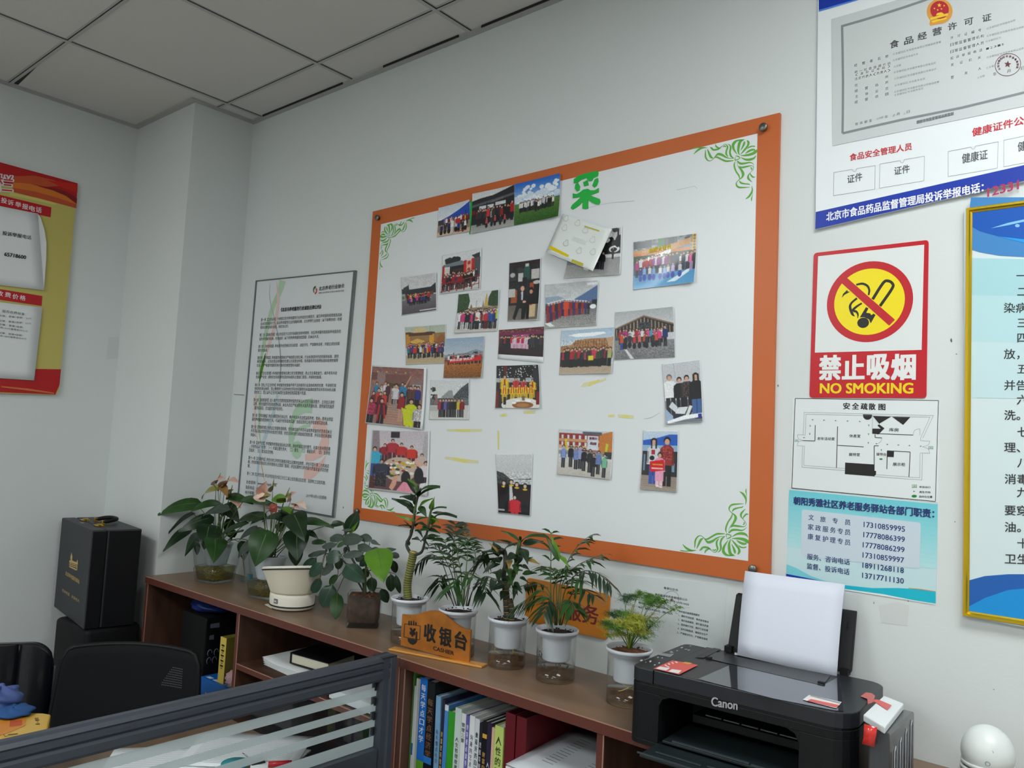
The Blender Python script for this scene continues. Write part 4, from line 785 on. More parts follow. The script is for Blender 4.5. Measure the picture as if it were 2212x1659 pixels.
# 13 magenta stage
c=Cv(106,72,(44,24,34)).rect(0,0,1,.16,(96,44,50)).blobs(0,.04,1,.14,34,.015,.02,[(150,90,80)]).rect(0,.14,1,.24,(120,30,80)).rect(.3,.24,.68,.6,(206,110,160)).noise(.3,.24,.68,.6,120,4).rect(.0,.24,.12,.7,(90,84,70)).rect(.74,.24,.79,.7,(200,140,60)).rect(.8,.24,.95,.7,(60,30,34)).grad(.7,1,(70,16,34),(44,12,26))
c.crowd(.02,.32,.78,.5,7,DK+R,jit=.008).crowd(.3,.68,.74,.46,12,[(206,60,120),(220,200,210),(200,40,70)],leg=(210,170,190),jit=.008).crowd(.68,1,.8,.52,7,DK+[(80,30,36)],jit=.008)
photo([(1083.8,714),(1182,706.3),(1179.5,784.8),(1081.3,776)],c,'dark magenta photo of a stage show with white lower margin',border=.004,bb=(.006,.006,.006,.16),curl=(.002,.002,.002,.002))
# 14 yellow robes at a round table
c=Cv(106,104,(34,34,36)).blobs(.05,.02,.95,.28,60,.008,.016,[(230,232,234)]).rect(0,.3,1,.42,(170,172,176)).noise(0,.3,1,.42,60,4).rect(.55,.3,.68,.38,(50,52,54)).rect(.0,.4,1,1,(50,36,36)).pg([(.16,.0),(.26,.0),(.22,.34)],(110,30,36)).rect(.86,.1,1,.5,(60,60,62))
for x,y,h in ((.2,.78,.56),(.46,.74,.46),(.64,.74,.42),(.84,.76,.44)): c.person(x,y,h,(226,190,40) if x in(.2,.84) else (200,60,60),leg=(180,150,40),wd=1.5).line(x,y-h*.82,x,y-h*.5,.03,(180,34,40))
for x,y,h in ((.2,.86,.42),(.38,.84,.4),(.54,.84,.4),(.68,.82,.38),(.8,.82,.36)): c.person(x,y,h,(230,196,44),leg=(200,170,50),wd=1.6).line(x-.02,y-h*.82,x-.03,y-h*.45,.02,(186,36,40)).line(x+.02,y-h*.82,x+.03,y-h*.45,.02,(186,36,40))
c.el(.58,.93,.44,.17,(222,220,214)).el(.62,.93,.24,.08,(150,100,60)).el(.62,.93,.14,.045,(176,130,80)).el(.42,.88,.05,.025,(240,240,238)).el(.74,.83,.07,.03,(244,244,242)).el(.5,.82,.05,.02,(240,240,240)).rect(.18,.74,.24,.92,(30,24,26)).rect(0,.6,.07,.98,(120,24,30)).rect(.92,.62,1,.92,(130,26,32)).rect(.6,.72,.66,.82,(120,100,80))
photo([(1078.7,790.6),(1171.9,788.6),(1174.5,882.8),(1076.7,882.3)],c,'photo of people in yellow robes and red scarves at a round table',border=.006,curl=(.002,.008,.008,.004))
# 15 golden gate
c=Cv(98,92).grad(0,.5,(176,184,170),(200,200,180)).rect(0,.2,1,.56,(150,120,80)).pg([(0,.3),(.14,.3),(.3,.44),(.44,.32),(.56,.42),(.7,.3),(1,.38),(1,.56),(0,.56)],(166,110,60)).rect(.02,.18,.11,.58,(196,140,50)).rect(.6,.2,.72,.6,(206,156,60)).rect(0,.14,.14,.2,(110,70,40)).rect(.08,.16,.68,.25,(96,60,40)).rect(.52,.17,.74,.22,(90,56,38)).pg([(.18,.14),(.26,.04),(.48,.04),(.54,.14),(.5,.17),(.2,.17)],(206,186,140)).line(.62,0,.62,.2,.01,(110,110,100)).pg([(.78,.36),(.9,.24),(1,.3),(1,.5),(.76,.5)],(150,100,60)).pg([(.1,.4),(.3,.32),(.5,.4),(.4,.46),(.2,.46)],(214,170,90)).grad(.76,1,(176,160,130),(190,172,140))
c.crowd(.04,.96,.74,.3,18,MIX,jit=.015).crowd(.06,.96,.84,.32,15,[(196,60,50),(60,60,110),(216,150,40),(34,34,40),(210,210,212),(90,60,120),(50,130,130)],jit=.015)
photo([(882.5,708),(969.4,701.3),(967.3,786),(883,789)],c,'photo of a group under a golden wooden gate',border=.01,curl=(.005,.003,.002,.002))
# 16 red banner in the orange field
c=Cv(94,98).grad(0,.5,(150,170,192),(190,196,202)).pg([(0,.42),(.3,.4),(.55,.38),(.8,.3),(1,.36),(1,.56),(0,.56)],(140,150,162)).rect(0,.48,1,.66,(120,110,104)).grad(.62,1,(176,112,52),(130,84,40)).noise(0,.64,1,1,60,2)
c.crowd(.08,.95,.66,.26,14,LT+R+DK,jit=.012).rect(.0,.54,.95,.58,(150,60,60)).pg([(.12,.54),(.95,.48),(.94,.58),(.12,.63)],(206,40,44)).el(.8,.38,.06,.02,(50,50,56)).line(.8,.38,.8,.5,.01,(50,50,56)).line(.24,.36,.25,.46,.012,(60,50,50))
o16=photo([(968.6,733),(1053,727.8),(1048.4,817),(964.3,817.7)],c,'photo of a field of orange flowers with a red banner held by people',border=.004,d=.0118,curl=(.004,.003,.008,.002))
MB().m(K('banner white letters',232,224,220)).ptext(WB,'快乐云游 快乐无边疆',(978,782.5),(1042,777),6,.0134,.03,1).build('lettering',o16)
# 17 big group on steps (pink cast)
c=Cv(116,128,(150,116,110)).grad(0,.25,(140,100,96),(150,112,104)).noise(0,0,1,.5,22,8).pg([(0,.1),(.3,.12),(.32,.2),(0,.24)],(120,80,76)).rect(.28,.12,.74,.34,(126,90,84)).rect(.12,.08,.28,.4,(150,124,120)).rect(.78,.2,1,.5,(140,118,116)).rect(.8,.28,.95,.48,(190,186,186)).rect(.82,.3,.93,.46,(60,66,80)).rect(.87,.3,.885,.46,(196,190,190)).rect(.34,.28,.66,.36,(96,80,60))
for k in range(12): c.pg([(.1+k*.06,.08),(.13+k*.06,.08),(.115+k*.06,.11)],[(200,180,60),(80,90,150),(190,70,60)][k%3])
c.pg([(.4,.62),(.58,.62),(.68,1),(.3,1)],(176,140,124))
for k in range(9): c.line(.38-k*.008,.66+k*.04,.6+k*.008,.66+k*.04,.006,(140,104,92))
c.crowd(.1,.95,.62,.34,11,[(170,50,70),(214,206,206),(60,130,170),(190,60,60),(90,50,70),(50,70,150)],hair=(50,36,36),jit=.02).person(.5,.74,.46,(206,202,204),leg=(150,140,140)).person(.62,.92,.5,(150,34,50),leg=(190,150,130)).crowd(.05,.35,.82,.42,4,[(150,50,70),(110,40,60),(200,206,210),(190,70,60)],hair=(46,34,34)).crowd(.7,.98,.7,.4,3,[(100,70,60),(60,40,50),(50,60,130)])
c.person(.26,1.05,.5,(70,50,60),wd=1.5).line(.22,.66,.2,.95,.03,(190,30,50)).line(.3,.66,.34,.9,.03,(190,30,50)).person(.06,1.06,.5,(170,60,90),wd=1.6).noise(0,.66,.14,1,60,4).person(.8,1.08,.56,(196,206,30),leg=(200,206,40),wd=1.4).pg([(.62,.68),(.78,.72),(.84,.98),(.7,.98),(.66,.76)],(200,208,40)).person(.95,1.1,.5,(190,186,186),wd=1.6).noise(.88,.7,1,1,110,3).line(.68,.3,.76,.14,.02,(200,150,130))
photo([(810.9,789.9),(929.4,795.7),(921.8,929),(796.5,915)],c,'large pinkish photo of a cheering group on stone steps',border=.0,bb=(.012,.02,.04,.022),curl=(.002,.005,.007,.004),d=.0124)
# 18 round table meal
c=Cv(116,128,(190,176,182)).grad(0,.4,(196,186,192),(206,196,200)).pg([(0,0),(.12,0),(.16,.4),(0,.6)],(150,136,142)).rect(.34,.02,.5,.12,(50,46,52)).pg([(.93,.05),(1,.05),(1,.5),(.9,.4)],(180,176,180)).rect(.0,.5,1,1,(110,76,80)).pg([(0,.4),(.06,.4),(.1,1),(0,1)],(90,50,54))
for x,y,h,cc in ((.24,.56,.34,(150,40,60)),(.38,.54,.4,(176,50,66)),(.54,.56,.36,(190,50,50)),(.72,.6,.36,(206,60,40))): c.person(x,y,h,cc,wd=2.1,leg=(90,40,50))
c.el(.52,.64,.31,.2,(196,176,160)).blobs(.25,.5,.8,.8,70,.022,.04,[(226,220,210),(110,90,60),(206,170,60),(150,60,60),(240,238,234),(60,90,60)],1).person(.06,.78,.5,(70,170,200),wd=2,leg=(60,90,150)).person(.2,.95,.46,(60,60,80),wd=2.4).noise(.08,.68,.3,.95,110,3).person(.9,.72,.36,(200,180,170),wd=2).pg([(.8,.46),(.96,.56),(.9,.62),(.76,.5)],(214,170,150)).person(.97,.92,.44,(216,206,210),wd=2)
c.el(.64,.78,.08,.12,(40,30,44)).el(.86,.72,.08,.13,(34,26,38)).pg([(.5,.98),(.6,.84),(.78,.86),(.84,1),(.5,1)],(226,150,170)).pg([(.36,.96),(.44,.76),(.5,.74),(.48,.9),(.42,1)],(214,160,140)).pg([(.84,.94),(.9,.84),(1,.82),(1,1),(.86,1)],(220,214,220))
photo([(810.9,929),(935.7,931),(931,1071.6),(802.3,1057)],c,'large photo of a family meal at a round table, under the cheering group',border=.0,bb=(.02,.01,.022,.03),curl=(.002,.003,.006,.005),d=.0122)
# 19 rocks group
c=Cv(94,96).grad(0,.5,(208,210,212),(214,216,216)).pg([(.6,.42),(.8,.2),(1,.06),(1,.55),(.6,.55)],(84,88,92)).noise(.7,.1,1,.5,50,4).pg([(.3,.42),(.4,.34),(.48,.26),(.58,.26),(.62,.5),(.28,.52)],(150,152,154)).rect(0,.46,1,.66,(110,112,114)).noise(0,.44,1,.64,40,4).rect(.12,.36,.19,.62,(150,110,110)).blobs(.02,.18,.12,.5,16,.02,.04,[(60,66,60)]).grad(.64,1,(196,196,190),(206,206,202)).rect(.0,.66,.3,.78,(180,180,176))
for x,cc in ((.27,(170,50,80)),(.35,(50,44,60)),(.42,(110,90,160)),(.5,(60,60,80)),(.57,(40,38,46)),(.65,(28,26,32)),(.75,(200,180,60)),(.83,(140,30,50))): c.person(x,.95,.48,cc,leg=(28,28,34))
photo([(936.5,821.5),(1020.5,821),(1019,907.6),(933,907)],c,'pale photo of eight people standing before standing stones',border=.012,curl=(.002,.004,.001,.002))
# 20 mother group upright
c=Cv(74,124,(208,210,212)).grad(0,.4,(206,208,210),(196,198,198)).pg([(0,.28),(.2,.32),(.4,.42),(1,.4),(1,.6),(0,.6)],(60,64,62)).noise(0,.3,1,.55,60,4).rect(.45,.42,1,.5,(190,192,196)).noise(.45,.42,1,.56,90,3).rect(0,.5,1,1,(30,22,26))
for x,y,h,cc in ((.2,.98,.54,(40,18,26)),(.42,.94,.52,(26,22,26)),(.58,.96,.5,(44,20,28)),(.82,1.0,.52,(46,20,28))): c.person(x,y,h,cc,wd=1.9,face=(220,190,176)).el(x,y-h*.8,.07,.016,(216,190,60))
c.pg([(.36,.54),(.44,.54),(.48,.8),(.36,.8)],(206,206,208)).person(.52,1.16,.48,(206,50,66),wd=1.9,face=(224,196,184),leg=(206,50,66)).rect(.0,.93,.2,.96,(180,180,180))
photo([(1076.7,981),(1157,979.7),(1152,1115),(1083,1108)],c,'upright photo of dark-coated women with a child in a red coat',border=.012,curl=(.003,.004,.004,.003))
# 21 jumping men
c=Cv(108,92).grad(0,.1,(196,204,210),(206,212,214)).rect(0,.08,.76,.42,(150,56,50)).rect(0,.2,.76,.26,(196,150,110)).rect(0,.34,.76,.42,(206,170,130)).pg([(.76,.08),(1,.0),(1,.5),(.76,.46)],(196,126,60)).rect(.45,.03,.8,.1,(90,100,110))
for k in range(5): c.rect(.05+k*.11,.12,.09+k*.11,.2,(206,214,220)).rect(.05+k*.11,.27,.09+k*.11,.35,(206,214,220))
c.rect(.54,.12,.74,.44,(206,212,222)).rect(.3,.42,.8,.52,(170,110,100)).pg([(.12,.2),(.16,.2),(.17,.46),(.11,.46)],(216,190,60)).pg([(.88,.26),(.93,.28),(.9,.46),(.87,.46)],(190,200,60)).rect(0,.46,1,.56,(150,146,140)).grad(.55,1,(206,204,200),(186,180,172)).rect(.86,.44,1,.58,(60,60,64))
for x,y,cc in ((.1,.84,(130,150,200)),(.24,.82,(34,34,44)),(.34,.86,(120,140,190)),(.42,.84,(150,160,200)),(.49,.88,(30,28,36)),(.6,.9,(44,40,50)),(.67,.98,(28,28,34)),(.76,.92,(110,130,180)),(.87,.98,(120,180,150))): c.person(x,y,.5,cc,leg=(34,34,40)).line(x-.05,y-.44,x+.05,y-.44,.02,cc)
o21=photo([(1213.8,926.6),(1331.2,932),(1326,1036.6),(1210.7,1024.3)],c,'photo of men leaping in a line before a red and cream building',border=.008,curl=(.002,.003,.005,.005))
MB().m(K('dark red small letters',120,24,30)).ptext(WB,'敦勒川',(1279,950),(1296,951),6,.0135,.03,1).ptext(WB,'昌园',(1281,961),(1294,962),6,.0135,.03,1).build('lettering',o21)
# 22 two women and a child
c=Cv(72,120).grad(0,.16,(196,210,222),(180,200,222)).pg([(0,.16),(.4,.12),(.75,.06),(1,.06),(1,.28),(0,.28)],(44,100,190)).rect(0,.24,1,.34,(150,180,206)).rect(0,.34,1,.76,(50,48,52)).grad(.76,1,(150,136,126),(160,146,134)).rect(0,.34,.12,.76,(56,50,48)).rect(.04,.4,.09,.68,(110,140,170)).rect(.84,.54,.92,.68,(120,150,180))
for k in range(6): c.line(0,.8+k*.035,1,.8+k*.035,.004,(120,108,100))
c.person(.32,.9,.78,(206,208,214),leg=(60,90,170),wd=1.1).rect(.24,.14,.28,.3,(26,20,22)).rect(.37,.14,.41,.3,(26,20,22)).rect(.26,.32,.36,.4,(170,50,60)).el(.28,.46,.07,.04,(24,22,26)).person(.7,.92,.82,(150,54,50),leg=(26,24,28),wd=1.15).noise(.56,.26,.84,.48,90,3).person(.5,.92,.56,(226,150,180),leg=(230,190,200),wd=1.3).rect(.38,.66,.62,.84,(226,160,186)).pg([(.22,.52),(.62,.48),(.64,.66),(.24,.7)],(206,30,36)).rect(.3,.56,.58,.58,(220,150,60)).rect(.28,.62,.6,.645,(230,190,190)).el(.46,.93,.05,.012,(230,220,222)).el(.55,.94,.05,.012,(230,220,222))
photo([(1395,930.6),(1471,930.6),(1468.2,1064),(1390.5,1056.6)],c,'upright photo of two women and a child holding a red flag',border=.01,curl=(.002,.004,.004,.007))
# 23 four people at a table
c=Cv(80,124).grad(0,1,(196,198,202),(190,192,196)).line(.3,0,.32,.24,.008,(150,152,156)).rect(0,.62,1,1,(120,124,132)).rect(.8,.6,1,.95,(60,60,66))
c.person(.16,.86,.68,(226,226,228),leg=(36,36,44),hair=(120,110,106),wd=1.5).person(.42,.84,.6,(24,24,28),leg=(24,24,28),wd=1.4).person(.62,.84,.62,(70,56,56),leg=(30,30,36),wd=1.5).noise(.52,.34,.72,.62,90,3).person(.86,.94,.74,(28,28,32),leg=(70,106,160),wd=1.3).rect(.78,.22,.83,.4,(28,22,24)).rect(.9,.22,.95,.4,(28,22,24)).pg([(0,.74),(.22,.9),(.24,1),(0,1)],(150,170,196)).pg([(.1,.72),(.2,.64),(.34,.74),(.3,.84)],(206,210,216)).pg([(.2,.84),(.7,.8),(.7,.9),(.4,.96),(.2,.92)],(26,34,60)).pg([(.36,.74),(.62,.74),(.52,.86),(.26,.84)],(216,218,222)).pg([(.66,.72),(.74,.74),(.6,.92),(.52,.9)],(220,220,222)).pg([(.04,.96),(.5,.88),(1,.86),(1,.92),(.5,.95),(.06,1)],(236,238,242)).rect(.88,.87,.98,.94,(40,50,150))
photo([(1435.7,787.7),(1518,777.5),(1524.8,912),(1445.8,917.3)],c,'upright photo of four people standing behind an open box',border=.01,curl=(.003,.004,.005,.006))
# loose white sheet, back side out, with yellow tape
f2=lambda x,y:(1160+x/3.77,350+y/3.77)
M_lp=K('loose sheet white',226,230,228,rough=.22); mb=MB().m(M_lp,True)
Q=[f2(210,420),f2(610,546),f2(455,888),f2(72,735)]; W4=[WB.px(*q) for q in Q]
def LP_(s,t,e=0):
    return (W4[0]*(1-s)+W4[1]*s)*(1-t)+(W4[3]*(1-s)+W4[2]*s)*t+WB.N*(.015+.055*t*t*(0.4+.6*s)+.012*s*t+e)
Ws=[WB.px(*q) for q in Q]
# the sheet hangs off the board, its lower edge swung out
def LQ(s,t,e=0):
    p=(Ws[0]*(1-s)+Ws[1]*s)*(1-t)+(Ws[3]*(1-s)+Ws[2]*s)*t; lift=.015+.03*t*t*(.5+.5*s)+.010*s+e
    dr=(CAM-p).normalized(); return p+dr*(lift/dr.dot(WB.N))
ls=mb.grid(lambda s,t:LQ(s,t),10,10).build('loose_sheet',None,None,'white sheet hanging askew, back side out, with a yellow taped edge','paper sheet',solid=.0005)
ty=K('yellow tape',222,196,0,rough=.3); mb=MB().m(ty,True)
mb.grid(lambda s,t:LQ(.03+.42*s,.88-.07*(1-s)+.08*t*(1-.3*s)-.02*s,.0012),8,2); mb.build('yellow_tape',ls)
MB().m(K('olive tape glue',186,176,60,rough=.35),True).grid(lambda s,t:LQ(.54+.24*s,.92+.07*t,.0012),6,2).grid(lambda s,t:LQ(.5+.3*s,.11+.03*t,.0012),4,1).build('tape_strip',ls)
MB().m(mat('clear tape',(235,238,238),.08,alpha=.35,coat=1),True).grid(lambda s,t:LQ(.02+.5*s,.93+.065*t,.0018),8,2).grid(lambda s,t:LQ(.38+.28*s,.42+.1*t,.0018),6,2).build('clear_tape',ls)
mb=MB().m(K('faint grey back print',196,198,190))
for s0,t0 in ((.15,.3),(.35,.1),(.55,.2),(.75,.35),(.3,.62),(.6,.68),(.85,.6),(.1,.08)):
    mb.add([LQ(s0+.05*math.cos(a)*(1+.3*math.sin(3*a))*r_,t0+.08*math.sin(a)*r_,.0012) for r_ in (1,.82) for a in [2*PI*k/16 for k in range(16)]],[(i,(i+1)%16,16+(i+1)%16,16+i) for i in range(16)])
mb.build('back_print',ls)
# dark picture side of the fold behind it
MB().m(K('dark glossy print',16,16,18,rough=.2)).poly([WB.px(*f2(x,y),dd) for x,y,dd in ((606,546,.012),(560,700,.02),(505,800,.02),(455,890,.03),(505,760,.013),(575,600,.012))]).build('folded_print',ls)
# ================================================================ LOW CABINETS ALONG THE WALL
ZS=1.1
W_top=wood('cabinet top laminate',(108,86,68),(132,106,84),.38,0,.1,.6); W_in=wood('cabinet inner laminate',(66,42,31),(84,56,41),.5,2); W_edge=K('reddish edge band',92,48,38,rough=.45); W_line=K('pale worn edge line',160,118,100,rough=.5); W_back=K('dark cabinet back',30,22,19)
def panel(par,name,x0,x1,y0,y1,z0,z1,ed=.0015,vert=False):
    o=MB().m(W_top if name=='top_panel' else W_in).box(x0,x1,y0+.001,y1,z0,z1).m(W_edge).box(x0,x1,y0-.0005,y0+.001,z0,z1).build(name,par)
    mb=MB().m(W_line)
    if vert: mb.box(x1-.0025,x1+.0002,y0-.0012,y0+.0008,z0,z1)
    else: mb.box(x0,x1,y0-.0012,y0+.0008,z1-.0022,z1+.0003)
    mb.build('edge_line',o); return o
CF=-.300
def cabinet(x0,x1,divs,shelves,label):
    t=thing('low_cabinet',label,'cabinet',(x0,CF,0),'low cabinets along the wall')
    panel(t,'top_panel',x0,x1,CF-.004,-.002,ZS-.025,ZS)
    panel(t,'side_panel',x0+.001,x0+.019,CF,-.004,0,ZS-.0255,vert=True); panel(t,'side_panel',x1-.019,x1-.001,CF,-.004,0,ZS-.0255,vert=True)
    for d in divs: panel(t,'divider',d,d+.018,CF+.002,-.012,.06,ZS-.0255,vert=True)
    for a,b,z in shelves: panel(t,'shelf',a,b,CF+.004,-.012,z-.018,z)
    MB().box(x0+.019,x1-.019,-.012,-.005,.05,ZS-.0255).build('back_panel',t,W_back)
    MB().box(x0+.019,x1-.019,CF+.02,CF+.035,0,.06).build('plinth',t,W_edge)
    return t
cabinet(-.197,1.242,[.442],[(.4605,1.222,.915),(-.177,.4415,.50),(.4605,1.222,.50)],'wooden cabinet with open compartments standing under the anthuriums')
cabinet(1.2435,2.80,[1.862],[(1.263,1.8615,.812),(1.8805,2.78,.812),(1.263,1.8615,.45),(1.8805,2.78,.45)],'wooden cabinet holding the row of books, under the printer')

# ---- things in the left cabinet
blk=mat('matt black plastic',(12,12,14),.55,spec=.3,bump=.1,bscale=300); blk2=mat('charcoal plastic',(40,42,46),.45); chrome=mat('chrome',(200,200,205),.15,metal=1)
t=thing('computer_tower','black computer case with grey labels under a blue plastic bag','computer',(.2,-.2,.5))
MB().m(blk).rbox(.02,.188,-.26,-.02,.503,1.005,.006).build('case',t)
gl_=K('tower label grey',96,96,112)
P=Plane((.189,0,0),(0,1,0),(0,0,1))
for q_ in ([(455,1348),(474,1345),(474,1355),(454,1357)],[(453,1373),(462,1371),(462,1381),(452,1382)]): fixn(MB().m(gl_).pslab(P,q_,.0,.001).build('sticker',t))
for y_,z_ in [tuple(P.px(*q_))[1:] for q_ in ((453,1411),(467,1409),(451,1428),(463,1426))]: MB().m(gl_,True).tube([(.1895,y_+.008*math.cos(q),z_+.012*math.sin(q)) for q in [2*PI*k/14 for k in range(10)]],.0016,6).build('vent_hole_rim',t)
bagb=mat('dark blue plastic bag',(30,48,110),.3,bump=1,bscale=30)
def crumple(mb,c,r,seed=0,n=22,m_=12,amp=.25,flat=.0):
    rs=np.random.RandomState(seed); ph=rs.rand(12)*6.28; fr=rs.randint(2,7,12)
    def f(u,v):
        a=2*PI*u; b=PI*(v-.5); k=1+amp*sum(math.sin(fr[i]*a+ph[i]+fr[(i+3)%12]*b*1.3) for i in range(6))/4
        z=math.sin(b)*k*r[2]; 
        if z<-flat*r[2]: z=-flat*r[2]
        return Vector(c)+Vector((math.cos(a)*math.cos(b)*r[0]*k,math.sin(a)*math.cos(b)*r[1]*k,z))
    return mb.grid(f,n,m_,True)
crumple(MB().m(bagb,True),(.09,-.17,1.025),(.085,.08,.030),3,flat=.6).build('plastic_bag',None,None,'dark blue crumpled plastic bag on top of the black computer case','bag')
t=thing('yellow_box','slim yellow box with a dark printed spine, leaning by the divider','box',(.33,-.2,.8))
bx0=hit(477,1378,1,-.262).x; bx1=hit(490,1378,1,-.262).x; bz=hit(484,1377,1,-.262).z
Pb=MB().m(K('box yellow',214,186,84)).box(bx0,bx1,-.2625,-.262,.811,bz); Pb.m(K('box olive side',112,104,40)).box(bx0,bx1,-.262,-.10,.811,bz).build('carton',t)
mb=MB().m(ink)
for k in range(5): mb.box(bx0+.010,bx1-.010,-.2630,-.2626,bz-.030-k*.017,bz-.024-k*.017).box(bx0+.014,bx1-.014,-.2630,-.2626,bz-.036-k*.017,bz-.0335-k*.017)
mb.build('printed_mark',t,kind='stuff')
t=thing('blue_carton','bright blue carton with white dashes and script lettering','box',(.3,-.2,.7))
cb=K('carton blue',20,104,190,rough=.4); cw=K('carton white',206,214,224)
MB().m(cb).box(.20,.438,-.27,-.03,.52,.810).build('carton',t)
mb=MB().m(cw)
for k in range(5):
    for j in range(2): x=.215+k*.045+j*.02; mb.poly([(x,-.262+j*.05,.8105),(x+.03,-.262+j*.05,.8105),(x+.034,-.248+j*.05,.8105),(x+.004,-.248+j*.05,.8105)])
mb.build('printed_dash',t)
mb=MB().m(cw,True)
for k in range(7):
    a=.235+k*.017; mb.tube([(a,-.2706,.742+.004*(k%2)),(a+.006,-.2706,.765),(a+.012,-.2706,.752),(a+.004,-.2706,.738+.003*(k%3))],.0016,4)
mb.build('printed_script',t,kind='stuff')
crumple(MB().m(mat('dusty pink cloth',(186,150,156),.9,bump=.6,bscale=60),True),(.392,-.232,.840),(.044,.046,.032),8,amp=.35,flat=.85).build('pink_cloth',None,None,'dusty pink crumpled cloth lying on the blue carton','cloth')
for k in range(5):
    z=.9155+k*.0042; a=.03*(k-2); c_,s_=math.cos(a),math.sin(a)
    def R(x,y): return (.66+x*c_-y*s_,-.145+x*s_+y*c_)
    q=[R(-.13,-.10),R(.12,-.10),R(.12,.09),R(-.13,.09)]
    mb=MB().m(paper,True).grid(lambda u,v:(q[0][0]*(1-u)*(1-v)+q[1][0]*u*(1-v)+q[2][0]*u*v+q[3][0]*(1-u)*v,q[0][1]*(1-u)*(1-v)+q[1][1]*u*(1-v)+q[2][1]*u*v+q[3][1]*(1-u)*v,z+.012*max(0,.35-u)**2*8*(k/4)),8,4)
    mb.build('paper_sheet',None,None,['lowest sheet of the loose pile under the black notebook','second lowest sheet of the loose pile under the black notebook','middle sheet of the loose pile under the black notebook','second highest sheet of the loose pile under the black notebook','topmost loose sheet with a curled corner under the black notebook'][k],'paper sheet','loose sheets on the left cabinet shelf',solid=.001)
t=thing('notebook','thick black notebook with cream page edges on the loose sheets','notebook',(.72,-.14,.94))
mb=MB().m(blk); O=Vector((.635,-.215,.9385)); X=Vector((.17,.02,0)); Y=Vector((-.03,.13,0))
MB().m(blk).obox(O,X,Y,(0,0,.003)).obox(O+Vector((0,0,.031)),X,Y,(0,0,.003)).obox(O-X*.01,X*.03,Y,(0,0,.034)).build('cover',t); MB().m(K('cream page edges',206,200,180,rough=.8)).obox(O+X*.015+Y*.03+Vector((0,0,.003)),X*.965,Y*.95,(0,0,.028)).build('pages',t)

# ---- books in the right cabinet : (x at spine left, width, height, cover colour, spine lettering, lettering colour, lean)
ZB=.8125
def book(x,w_,h,col,txt,tc,label,dep=.19,y0=-.272,pg=(206,204,196),lean=0,extra=None,top=None,grp='books on the right cabinet shelf'):
    t=thing('book',label,'book',(x,y0,ZB),grp)
    c1=K('cover %d %d %d'%col,*col,rough=.35); tk=.0016
    def at(px_,py,pz): return Vector((px_+lean*(pz-ZB),py,pz))
    def bx(m_,x0,x1,ya,yb,z0,z1,nm):
        B=[at(x0,ya,z0),at(x1,ya,z0),at(x1,yb,z0),at(x0,yb,z0)]; T_=[at(x0,ya,z1),at(x1,ya,z1),at(x1,yb,z1),at(x0,yb,z1)]
        return MB().m(m_).hexa(B,T_).build(nm,t)
    mb=MB().m(c1)
    for x0,x1,ya,yb in ((x,x+w_,y0,y0+tk),(x,x+tk,y0+tk,y0+dep),(x+w_-tk,x+w_,y0+tk,y0+dep)):
        B=[at(x0,ya,ZB),at(x1,ya,ZB),at(x1,yb,ZB),at(x0,yb,ZB)]; mb.hexa(B,[p+Vector((lean*h,0,h)) for p in B])
    mb.build('cover',t); bx(K('page block %d'%pg[0],*pg,rough=.85),x+tk,x+w_-tk,y0+tk,y0+dep-.004,ZB+.002,ZB+h-.003,'pages')
    if txt:
        mb=MB()
        for (s_,z1,ln,wf,cc) in txt:
            tcol=cc or tc; mb.m(K('spine ink %d %d %d'%tcol,*tcol)); n=len(s_)
            for i,ch in enumerate(s_):
                if ch==' ': continue
                cz=ZB+z1-ln*(i+1)/n; cw_=w_*wf; O=at(x+(w_-cw_)/2,y0-.0004,cz); mb.text(ch,O,(cw_,0,0),(0,0,ln/n*.86),bold=.012,res=1,em=True)
        mb.build('spine_lettering',t)
    if extra:
        for cc,za,zb in extra: bx(K('spine band %d %d %d'%cc,*cc,rough=.35),x+.0002,x+w_-.0002,y0-.0003,y0,ZB+za,ZB+zb,'spine_band')
    return t
X0=1.2650
book(X0,.006,.252,(70,120,60),None,None,'thin green booklet against the left side panel',dep=.21)
book(X0+.0065,.0055,.215,(206,212,214),None,None,'thin white booklet with a blue patch near the base',extra=[((30,90,170),.04,.07)],pg=(214,214,210))
book(X0+.0125,.0075,.236,(214,216,212),None,None,'second thin white booklet from the left',pg=(214,214,210))
book(X0+.0205,.007,.236,(176,180,178),None,None,'grey-edged thin booklet before the blue book',pg=(200,200,196))
book(X0+.028,.026,.242,(28,110,200),[('每天学点口才学',.23,.15,.62,None)],(226,232,238),'tall blue book with white spine lettering',extra=[((90,160,40),.012,.035),((60,40,140),0,.012)])
book(X0+.0545,.028,.240,(26,26,30),[('每天学点经济学',.20,.15,.66,None)],(130,92,60),'tall black book with bronze spine lettering',extra=[((40,120,200),.035,.052)])
book(X0+.092,.017,.210,(118,160,196),[('每天懂点社交',.13,.085,.5,None)],(60,90,120),'pale blue book leaning next to the black one',lean=-.02)
book(X0+.111,.009,.206,(40,36,60),[('财富密码智慧',.13,.1,.6,None)],(206,170,60),'slim dark purple book with yellow lettering')
book(X0+.121,.013,.196,(70,130,196),None,None,'mid blue book with a white top band',extra=[((214,218,222),.182,.196)])
book(X0+.135,.022,.184,(52,146,36),None,None,'green book with a pale cover edge')
book(X0+.158,.021,.198,(190,206,200),[('人生哲理故事',.13,.08,.5,None)],(50,60,60),'white and teal book with a drawn cover')
book(X0+.180,.015,.190,(214,216,216),[('管理三要',.17,.05,.7,None)],(40,40,50),'white book with bold black spine title')
book(X0+.1955,.012,.188,(96,92,160),[('领导者必读手册',.17,.12,.55,None)],(224,224,232),'narrow violet striped book among the white ones')
book(X0+.208,.017,.192,(216,218,220),[('沟通的艺术',.15,.08,.5,None)],(110,100,130),'white book with lilac lettering')
